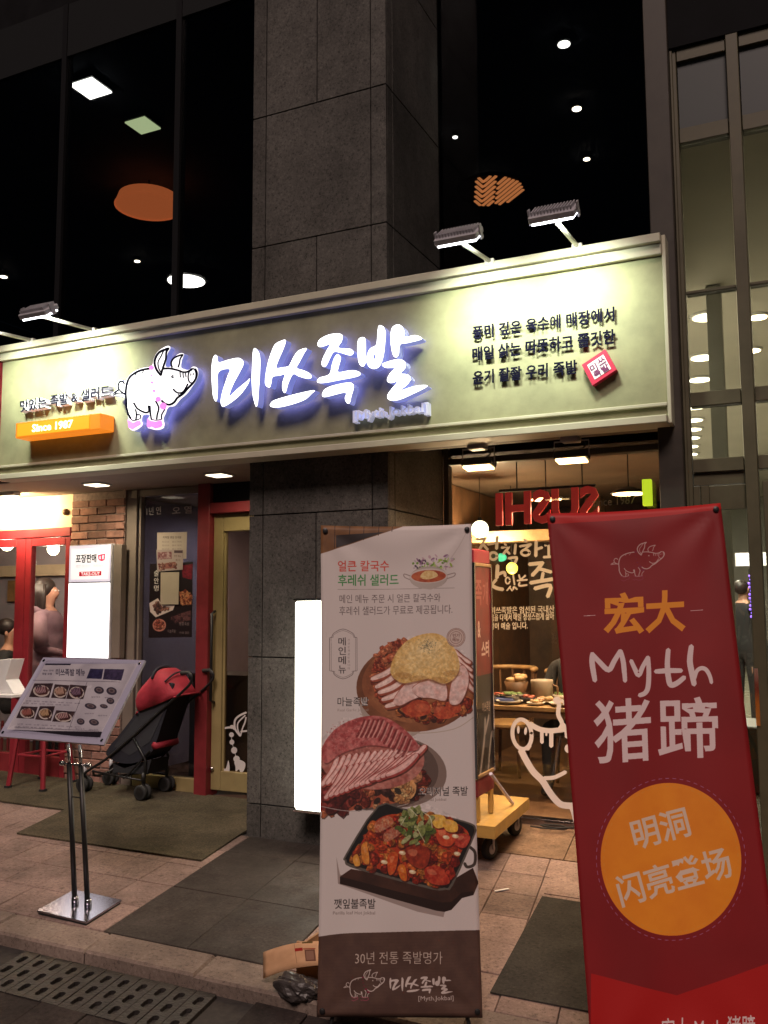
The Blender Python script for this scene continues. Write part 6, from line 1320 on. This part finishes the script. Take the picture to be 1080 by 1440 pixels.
for pts, c1, c2 in (([(495, 505), (560, 485), (625, 510), (615, 590), (570, 610), (510, 570)], (.46, .14, .09), (.62, .22, .13)), ([(660, 400), (740, 395), (770, 440), (740, 490), (680, 480)], (.70, .22, .12), (.8, .34, .2)), ([(600, 610), (680, 600), (735, 680), (690, 700), (620, 680)], (.60, .15, .1), (.74, .28, .18)), ([(770, 430), (845, 440), (820, 500), (770, 490)], (.62, .16, .12), (.76, .32, .24)), ([(400, 540), (455, 525), (440, 620), (405, 640)], (.70, .24, .1), (.82, .4, .18)), ([(255, 490), (285, 480), (300, 580), (265, 575)], (.80, .46, .16), (.86, .58, .26)), ([(210, 550), (235, 535), (250, 590), (220, 595)], (.84, .56, .2), (.88, .64, .3)), ([(455, 600), (490, 590), (505, 670), (470, 665)], (.82, .48, .14), (.74, .3, .12)), ([(630, 330), (700, 330), (720, 380), (660, 395)], (.86, .66, .24), (.9, .74, .36)), ([(700, 350), (770, 365), (775, 415), (715, 410)], (.86, .62, .22), (.9, .72, .34))):
    cv.poly(Q4([(x + 5, y + 9) for x, y in catmull(pts)]), (.2, .05, .04), .6); cv.poly(Q4(catmull(pts)), c1, 1, c2, 6); cv.poly(Q4(catmull([((x - pts[0][0]) * .4 + pts[0][0] + 12, (y - pts[0][1]) * .3 + pts[0][1] + 8) for x, y in pts])), (.95, .72, .55), .35)
for pts in ([(330, 370), (400, 330), (430, 370), (340, 420)], [(380, 420), (460, 380), (470, 420), (390, 470)]): cv.poly(Q4(catmull(pts)), (.80, .62, .5), .8, (.7, .35, .25), 12)
for x, y in ((478, 526), (775, 533), (533, 628), (715, 445), (380, 575), (765, 440)): cv.poly(Q4(ellipse(x, y, 19, 11, 14, .2)), (.86, .76, .6)); cv.poly(Q4(ellipse(x - 3, y - 3, 10, 5, 12, .2)), (.95, .9, .78))
for k in range(46):
    a_ = r0.uniform(0, 6.3); q = r0.uniform(0, 1) ** .5; x, y = 545 + q * 95 * math.cos(a_), 385 + q * 90 * math.sin(a_) * (1 if math.sin(a_) > 0 else 1.15)
    c = r0.choice([(.42, .48, .20), (.54, .58, .32), (.70, .72, .50), (.30, .37, .15), (.62, .64, .40), (.36, .42, .18)]); pts = ellipse(x, y, r0.uniform(16, 34), r0.uniform(8, 18), 9, r0.uniform(0, 3)); pts = [(p_[0] + r0.uniform(-5, 5), p_[1] + r0.uniform(-5, 5)) for p_ in pts]
    cv.poly(Q4([(p_[0] + 3, p_[1] + 6) for p_ in catmull(pts, True, 2)]), (.12, .16, .07), .5); cv.poly(Q4(catmull(pts, True, 2)), c, 1, [v_ * .78 for v_ in c], 5, k)
for P in ([(590, 310), (630, 340), (640, 395)], [(500, 330), (470, 380)], [(560, 400), (600, 470)], [(520, 290), (560, 330)]): cv.stroke(Q4(P), 1.6, (.82, .82, .68), .9, .3)
cv.grain(Q4([(330, 280), (560, 240), (850, 375), (870, 440), (745, 700), (640, 718), (190, 595), (170, 535)]), .11, 44, 6); cv.soften(Q4([(330, 280), (560, 240), (850, 375), (870, 440), (745, 700), (640, 718), (190, 595), (170, 535)]), 3)
cv.line('깻잎불족발', 469, 528, 1263.5, 1277.5, DKc, .01); cv.line('Perilla leaf Hot Jokbal', 467.5, 527.5, 1281, 1287, (.52, .46, .44))
# brown foot of the banner with the logo
cv.poly([(440, 1317)] + catmull([(440, 1317), (480, 1312.5), (540, 1310.5), (620, 1309), (690, 1308.5)], False, 3) + [(690, 1440), (440, 1440)], (.31, .22, .19), 1, (.35, .255, .215), 14)
for k in range(26): cv.stroke([(440, 1318 + k * 4.6), (690, 1314 + k * 4.6)], .35, (.26, .18, .155), .5)
cv.line('30년 전통 족발명가', 499.5, 623, 1338, 1355.5, (.78, .71, .66), -.004)
WHc = (.80, .74, .71)
B0 = lambda P: [(483 + (x - 60) / 935 * 59, 1362 + (y - 48) / 915 * 45) for x, y in P]
for P in PIG_PINK[:6]: cv.poly(B0(P), (.50, .10, .22), .8)
for P, w_ in PIG_LINES: cv.stroke(B0(P), w_ * .072, WHc)
for P in PIG_PINK[6:]: cv.stroke(B0(P), .8, (.6, .25, .34))
def logo_src(S_, P): return px(P, *S_)
LX0, LX1, LY0, LY1 = 297, 606, 455, 577
for S_, P, H_ in LET:
    cv.poly([(548 + (x - LX0) / (LX1 - LX0) * 91, 1369 + (y + (x - LX0) * .135 - LY0 - 20) / (LY1 - LY0 + 10) * 31) for x, y in px(catmull(P), *S_)], WHc)
cv.line('[Myth.Jokbal]', 589, 638.5, 1400.5, 1408.5, WHc)
cv.speck(.02)
banner('food_banner', (-1.5, 3.31), .413, .077, .002, .63, 1.904, 'tall white banner printed with three pork dishes and a brown foot', imgmat('food_banner_print', cv, .62, 0, 0, .12), .0085, 5)
# --- the red banner
RBc = [(769, 722), (1013, 707), (834, 1516), (1116, 1515)]
cv = Canvas(520, 1560, RBc, (.5, .06, .08))
cv.poly([(760, 700), (1125, 700), (1125, 1530), (760, 1530)], (.49, .055, .075), 1, (.53, .07, .09), 6)
cv.poly([(760, 700), (1030, 700), (1030, 714), (1013, 716), (760, 738)], (.70, .08, .07))
RW = (.88, .79, .79); OR = (.90, .56, .14)
B1 = lambda P: [(858 + (x - 60) / 935 * 77.5, 759 + (y - 48) / 915 * 56 + (x - 500) / 935 * -1.5) for x, y in P]
for P in PIG_PINK[:6]: cv.poly(B1(P), (.48, .08, .20), .9)
for P, w_ in PIG_LINES: cv.stroke(B1(P), w_ * .085, (.74, .60, .58))
for P in PIG_PINK[6:]: cv.stroke(B1(P) , .9, (.55, .16, .26))
cv.text('宏', (848.5, 893), (907, 890), (847, 833), OR, .028); cv.text('大', (908, 890), (965.5, 887), (906.5, 830), OR, .028)
cv.stroke([(820, 865.5), (836.5, 864.3)], .8, RW); cv.stroke([(972, 858), (989.5, 857)], .8, RW)
S7 = (810, 880, .2037)
for P, w_ in (([(108, 192), (106, 260), (125, 378)], 40), ([(104, 190), (160, 250), (222, 302), (262, 240), (306, 168)], 38), ([(306, 168), (326, 250), (338, 380)], 36), ([(380, 236), (405, 290), (434, 338), (462, 280), (500, 212)], 34), ([(500, 212), (506, 320), (500, 420), (478, 462), (438, 478)], 36), ([(642, 160), (636, 260), (645, 360), (662, 405), (705, 392), (755, 352)], 40), ([(552, 312), (640, 306), (735, 306)], 36), ([(802, 136), (792, 240), (808, 330), (822, 404)], 42), ([(825, 360), (840, 310), (872, 290), (905, 302), (930, 345), (942, 392)], 30)):
    cv.stroke(px(P, *S7), w_ * .2037, RW, 1, .18)
cv.text('猪', (835, 1075), (918, 1069), (832, 985), RW, .012); cv.text('蹄', (926.5, 1067), (1012.5, 1065), (924, 980.5), RW, .012)
def ell(f): return [(943.5 + 100.6 * f * math.cos(t) + 1.5 * math.sin(t), 1208.5 + 107.5 * f * math.sin(t)) for t in [2 * math.pi * k / 132 for k in range(132)]]
cv.poly(ell(1.0), (.90, .52, .09), 1, (.93, .56, .11), 5)
for f, c, w_ in ((1.06, (.66, .40, .55), .9), (.955, (.88, .58, .22), .7)):
    E_ = ell(f)
    for k in range(0, 132, 2): cv.stroke([E_[k], E_[(k + 1) % 132]], w_, c, 1, 0, False)
def slant(s_, bl, br, hgt, col, bold):
    d = np.array(br, float) - np.array(bl, float); n_ = np.array([d[1], -d[0]]) / np.linalg.norm(d); cv.text(s_, bl, br, tuple(np.array(bl) + n_ * hgt), col, bold)
slant('明洞', (894, 1197), (975, 1176), 44, (.86, .76, .68), .018); slant('闪亮登场', (874, 1277), (1034, 1232), 46, (.86, .76, .68), .018)
cv.poly([(830, 1369), (952, 1400), (1100, 1348), (1125, 1348), (1125, 1530), (830, 1530)], (.68, .065, .06)); cv.line('宏大 Myth 猪蹄', 930, 1062, 1432, 1470, RW, .01, 1, -6)
cv.line('미쓰족발', 960, 1050, 1480, 1500, RW)
cv.speck(.02)
banner('red_banner', (-.44, 3.335), .332, .126, .047, .653, 1.958, 'tall leaning red banner with Chinese writing and an orange circle', imgmat('red_banner_print', cv, .6, 0, 0, .12), .0095, 9)

# ------------------------------------------------------------------ litter at the kerb by the food banner
cv = Canvas(240, 120, [(370, 1340), (450, 1324), (370, 1376), (450, 1356)], (.80, .62, .46))
cv.poly([(368, 1335), (455, 1318), (455, 1362), (368, 1380)], (.80, .62, .46), 1, (.84, .66, .50), 5); cv.stroke([(417, 1329), (421, 1357)], .4, (.5, .33, .2))
cv.poly([(427, 1326.5), (440, 1325), (440, 1328.5), (427.5, 1330.3)], (.36, .28, .1)); cv.poly([(418, 1337.5), (428, 1335.8), (428.3, 1339.8), (418.5, 1341.6)], (.62, .12, .08)); cv.stroke([(429, 1337.5), (443, 1335.5)], 1.2, (.55, .18, .12)); cv.poly([(430.5, 1338.5), (442.5, 1336.5), (444, 1351.5), (432, 1353.6)], (.42, .27, .2)); cv.poly([(432, 1340), (441, 1338.5), (442, 1350), (433, 1352)], (.55, .40, .32))
PA, PB = at(370, 1339, 3.46), at(452, 1323, 3.42); PC, PD = at(370, 1376, 3.43), at(452, 1357, 3.36)
def flap(u, v):
    a = PA.lerp(PB, u); b = PC.lerp(PD, u); q = a.lerp(b, v); return q + Vector((0, 0, .014 * math.sin(math.pi * u))) + Vector((0, -.01 * math.sin(math.pi * u), 0))
cbx = empty('torn_cardboard_box', (-2.07, 3.47, gz(-2.07, 3.47)), 'torn cardboard box with its flap sticking out behind the food banner', 'cardboard box')
f_ = sheet('flap', imgmat('cardboard_print', cv, .85), flap, 12, 4, cbx, .004, None, False)
M_card = mat('cardboard', (.33, .19, .10), .9, nscale=10, namt=.15)
g0 = gz(-1.98, 3.47) + .004
bx((-2.06, 3.485, g0), (-1.70, 3.497, g0 + .17), 'side_panel', M_card, cbx, 0); bx((-1.712, 3.50, g0), (-1.70, 3.70, g0 + .17), 'side_panel', M_card, cbx, 0); bx((-2.06, 3.50, g0), (-2.048, 3.70, g0 + .15), 'side_panel', M_card, cbx, 0); bx((-2.04, 3.50, g0), (-1.72, 3.69, g0 + .01), 'bottom_panel', M_card, cbx, 0)
bm = bmesh.new(); bmesh.ops.create_icosphere(bm, subdivisions=4, radius=1)
rr = np.random.default_rng(12); K = rr.normal(size=(9, 3)) * 2.6; PH = rr.uniform(0, 6.3, 9)
for v in bm.verts:
    c = np.array(v.co); d = sum(abs(math.sin(K[k] @ c + PH[k])) for k in range(9)) / 9; r_s = .62 + .75 * (d - .4) + .10 * abs(math.sin(K[2] @ c * 2.7)); v.co = Vector((c[0] * r_s * .125, c[1] * r_s * .075, c[2] * r_s * .06))
me = bpy.data.meshes.new('plastic_bag'); bm.to_mesh(me); bm.free(); me.materials.append(mat('clear_black_plastic', (.05, .042, .04), .38, spec=.4))
bg = bpy.data.objects.new('plastic_bag', me); COL.objects.link(bg); v = gnd(436, 1407); bg.location = (-2.0, 3.40, gz(-2.0, 3.40) + .03); tag(bg, 'crumpled dark plastic bag under the cardboard flap by the food banner', 'plastic bag')

# ================================================================== people behind glass
def person(name, label, loc, face, J, mats, cat='person', hair=None, group=None):
    """J: joints (name -> (position, radius, parent)); one continuous skinned body, coloured by region"""
    e = empty(name, loc, label, cat, group); e.rotation_euler = (0, 0, face)
    names = list(J); idx = {n: i for i, n in enumerate(names)}
    me = bpy.data.meshes.new('body'); me.from_pydata([J[n][0] for n in names], [(idx[n], idx[J[n][2]]) for n in names if J[n][2]], [])
    o = bpy.data.objects.new('body', me); COL.objects.link(o)
    md = o.modifiers.new('skin', 'SKIN'); md.use_smooth_shade = True
    for n in names:
        sv = me.skin_vertices[0].data[idx[n]]; r = J[n][1]; sv.radius = r if isinstance(r, tuple) else (r, r); sv.use_root = n == 'pelvis'
    sd = o.modifiers.new('sub', 'SUBSURF'); sd.levels = 2; sd.render_levels = 2
    dg = bpy.context.evaluated_depsgraph_get(); m2 = bpy.data.meshes.new_from_object(o.evaluated_get(dg)); bpy.data.objects.remove(o)
    for k in ('skin', 'top', 'legs', 'shoes'): m2.materials.append(mats[k])
    reg = {'skin': 0, 'top': 1, 'legs': 2, 'shoes': 3}; pos = np.array([J[n][0] for n in names]); rid = np.array([reg[J[n][3]] for n in names]); 
    ctr = np.array([tuple(p_.center) for p_ in m2.polygons])
    near = np.argmin(((ctr[:, None] - pos[None]) ** 2).sum(2), 1); m2.polygons.foreach_set('material_index', rid[near].astype(np.int32)); m2.polygons.foreach_set('use_smooth', [True] * len(m2.polygons))
    b = bpy.data.objects.new('body', m2); COL.objects.link(b); b.parent = e
    return e
def joints(scale=1.0, seated=False, armL=None, armR=None, bag=0.0):
    J = {}
    def j(n, p, r, par, reg): J[n] = (tuple(c * scale for c in p), tuple(c * scale for c in r) if isinstance(r, tuple) else r * scale, par, reg)
    hz = .95 if not seated else .52
    j('pelvis', (0, 0, hz), (.15 + bag, .11 + bag), None, 'top'); j('waist', (0, 0, hz + .16), (.14 + bag, .10 + bag), 'pelvis', 'top'); j('chest', (0, 0, hz + .36), (.165 + bag, .115 + bag), 'waist', 'top'); j('collar', (0, .0, hz + .50), (.10, .075), 'chest', 'top')
    j('neck', (0, -.005, hz + .57), .05, 'collar', 'skin'); j('jaw', (0, -.025, hz + .64), (.06, .065), 'neck', 'skin'); j('head', (0, -.01, hz + .72), (.076, .09), 'jaw', 'skin'); j('crown', (0, 0, hz + .79), (.06, .07), 'head', 'skin')
    j('nose', (0, -.115, hz + .69), .012, 'head', 'skin')
    for s_, A in ((-1, armL), (1, armR)):
        t = 'L' if s_ < 0 else 'R'; A = A or [(.24, -.01, .13), (.26, -.05, -.10)]
        j('shoulder' + t, (s_ * .17, 0, hz + .46), .062 + bag * .5, 'collar', 'top'); j('elbow' + t, (s_ * A[0][0], A[0][1], hz + A[0][2]), .046 + bag * .5, 'shoulder' + t, 'top'); j('wrist' + t, (s_ * A[1][0], A[1][1], hz + A[1][2]), .030 + bag * .2, 'elbow' + t, 'top')
        d = np.array(A[1]) - np.array(A[0]); d = d / np.linalg.norm(d); w0 = np.array(A[1]); pl = w0 + d * .07
        j('palm' + t, (s_ * pl[0], pl[1], hz + pl[2]), (.034, .018), 'wrist' + t, 'skin')
        for k in range(4): f_ = pl + d * (.055 + (.07, .08, .075, .06)[k] - .03) + np.array([(k - 1.5) * .016, 0, 0]); j(f'finger{k}{t}', (s_ * f_[0], f_[1], hz + f_[2]), .0085, 'palm' + t, 'skin')
        th = w0 + d * .06 + np.array([-.04, -.01, .0]); j('thumb' + t, (s_ * th[0], th[1], hz + th[2]), .0095, 'wrist' + t, 'skin')
        if not seated:
            j('hip' + t, (s_ * .09, 0, hz - .06), .095, 'pelvis', 'legs'); j('knee' + t, (s_ * .10, -.01, .50), .062, 'hip' + t, 'legs'); j('ankle' + t, (s_ * .10, .01, .09), .042, 'knee' + t, 'legs'); j('foot' + t, (s_ * .11, -.13, .045), (.04, .03), 'ankle' + t, 'shoes')
        else:
            j('hip' + t, (s_ * .10, -.04, hz - .02), .09, 'pelvis', 'legs'); j('knee' + t, (s_ * .12, -.42, hz), .066, 'hip' + t, 'legs'); j('ankle' + t, (s_ * .12, -.44, .09), .045, 'knee' + t, 'legs'); j('foot' + t, (s_ * .12, -.58, .045), (.04, .03), 'ankle' + t, 'shoes')
    return J
M_skin = mat('skin', (.50, .27, .19), .55); M_hair = mat('dark_hair', (.02, .013, .012), .5, nscale=40, namt=.4); M_blk = mat('black_cloth', (.012, .012, .014), .85, nscale=20, namt=.3); M_coat = mat('dusty_pink_coat', (.22, .14, .18), .85, nscale=10, namt=.18, bump=.4)
def face_bits(e, hz, sc=1.0):
    for sx in (-.03, .03): MB().sphere((sx * sc, -.092 * sc, (hz + .725) * sc), .011 * sc, 8).build('eye', M_white, e, True, True)
    MB().box((-.022 * sc, -.094 * sc, (hz + .648) * sc), (.022 * sc, -.084 * sc, (hz + .656) * sc)).build('mouth', M_dred, e, False, True)
    for sx in (-.082, .082): MB().sphere((sx * sc, .0, (hz + .70) * sc), .022 * sc, 8, 0, (.4, .8, 1.2)).build('ear', M_skin, e, True, True)
def padded_coat(e):
    prof = []
    for k in range(41):
        t = k / 40; z = .62 + t * .90; base = (.215 - .02 * t) if t < .82 else .199 * max(.32, math.cos((t - .82) / .18 * 1.25)); prof.append((base + .011 * abs(math.sin(t * 22)), z))
    mb = MB().lathe(prof, (0, 0, 0), 30, 0, Matrix.Diagonal((1.0, .74, 1, 1)))
    rr = np.random.default_rng(8); K = rr.normal(size=(6, 3)) * 9; PH = rr.uniform(0, 6.3, 6)
    for i, v in enumerate(mb.v):
        d = sum(math.sin(K[k] @ np.array(v) + PH[k]) for k in range(6)) * .0045; h = math.hypot(v.x, v.y) + 1e-6; mb.v[i] = Vector((v.x * (1 + d / h), v.y * (1 + d / h), v.z))
    mb.build('coat', M_coat, e, True, True)
    MB().tube([(.125 * math.cos(a), .035 + .115 * math.sin(a), 1.47 + .03 * math.sin(a)) for a in [math.radians(-40 + 260 * k / 14) for k in range(15)]], [.03 + .022 * math.sin(math.pi * k / 14) for k in range(15)], 10).build('hood', M_coat, e, True, True)
    for sx in (-1, 1): MB().tube([(sx * .175, 0, 1.42), (sx * .235, -.03, 1.26), (sx * .245, -.07, 1.13)] if sx < 0 else [(.175, 0, 1.42), (.23, -.06, 1.26), (.235, -.10, 1.12), (.17, -.16, 1.30), (.09, -.20, 1.45)], [.07, .078, .07] if sx < 0 else [.07, .078, .075, .062, .05], 12).build('sleeve', M_coat, e, True, True)
def hair_long(e, hz):
    mb = MB(); mb.sphere((0, .032, hz + .752), .108, 16, 0, (.96, 1.0, .98)); mb.build('hair', M_hair, e, True, True)
    mb = MB(); rr = random.Random(2)
    for k in range(40):
        a = math.radians(-15 + 210 * k / 39); x, y = .098 * math.cos(a), .02 + .105 * math.sin(a); q = rr.uniform(-.02, .02)
        mb.tube([(x * .9, y * .9, hz + .79), (x * 1.06, y * 1.06, hz + .68), (x * 1.12 + q, y * 1.12, hz + .55), (x * 1.05 + q, y * 1.1 + q, hz + .40 + rr.uniform(-.06, .04))], [.018, .02, .02, .006], 5)
    mb.build('hair_lock', M_hair, e, True, True)
J = joints(1.0, False, [(.25, -.02, .17), (.16, -.22, .12)], [(.23, -.10, .18), (.08, -.20, .56)], .03)
w_ = person('person', 'long haired woman in a dusty pink coat behind the red glass door', (-6.86, 6.75, ZF - .03), math.radians(112), J, dict(skin=M_skin, top=M_coat, legs=M_blk, shoes=M_blk)); face_bits(w_, .95); hair_long(w_, .95); padded_coat(w_)
def hair_short(e, hz):
    mb = MB(); mb.sphere((0, .028, hz + .765), .098, 14, 0, (.95, 1.0, .92)); mb.build('hair', M_hair, e, True, True)
J = joints(1.0, True, [(.24, -.08, .20), (.20, -.30, .22)], [(.24, -.08, .20), (.16, -.30, .24)])
w_ = person('person', 'seated guest in black leaning over a back table in the dining room', (-1.93, 8.3, ZR + .45), math.radians(100), joints(1.0, True, [(.24, -.08, .20), (.20, -.30, .22)], [(.24, -.08, .20), (.16, -.30, .24)]), dict(skin=M_skin, top=M_blk, legs=M_blk, shoes=M_blk)); face_bits(w_, .52); hair_short(w_, .52)
w_.location = (-1.95, 8.35, ZR)
w_ = person('person', 'dark dressed guest sitting low behind the left red door', (-7.42, 6.8, ZF), math.radians(120), J, dict(skin=M_skin, top=M_blk, legs=M_blk, shoes=M_blk)); face_bits(w_, .52); hair_short(w_, .52)
w_ = person('person', 'guest in black whose trouser legs show under the dining table', (-1.83, 7.62, ZR), 0, joints(1.0, True, [(.24, -.08, .20), (.20, -.30, .22)], [(.24, -.08, .20), (.16, -.30, .24)]), dict(skin=M_skin, top=M_blk, legs=M_blk, shoes=M_blk)); face_bits(w_, .52); hair_short(w_, .52)
pm = at(1047, 905, 12)
w_ = person('person', 'man in black standing in the lobby below the lit board', (pm.x, 12, .02), math.radians(150), joints(1.02, False), dict(skin=M_skin, top=M_blk, legs=M_blk, shoes=M_blk)); face_bits(w_, .95, 1.02); hair_short(w_, .95)
c = at(1056, 850, 11.6); e = empty('violet_light_string', (c.x, 11.6, .02), 'upright string of small violet lights beside the man in the lobby', 'light string')
MB().tube([(c.x, 11.6, .02), (c.x, 11.6, at(1056, 812, 11.6).z + .1)], .012, 8).build('post', M_black, e)
mb = MB(); E_v = emat('violet_led', (.25, .12, 1.0), 2.5)
for k in range(12): mb.sphere((c.x + .012 * math.sin(k * 2), 11.58, at(1056, 810 + k * 5.2, 11.6).z), .016, 8)
mb.build('led', E_v, e, True); bx((c.x - .15, 11.45, .016), (c.x + .15, 11.75, .05), 'foot', M_black, e)
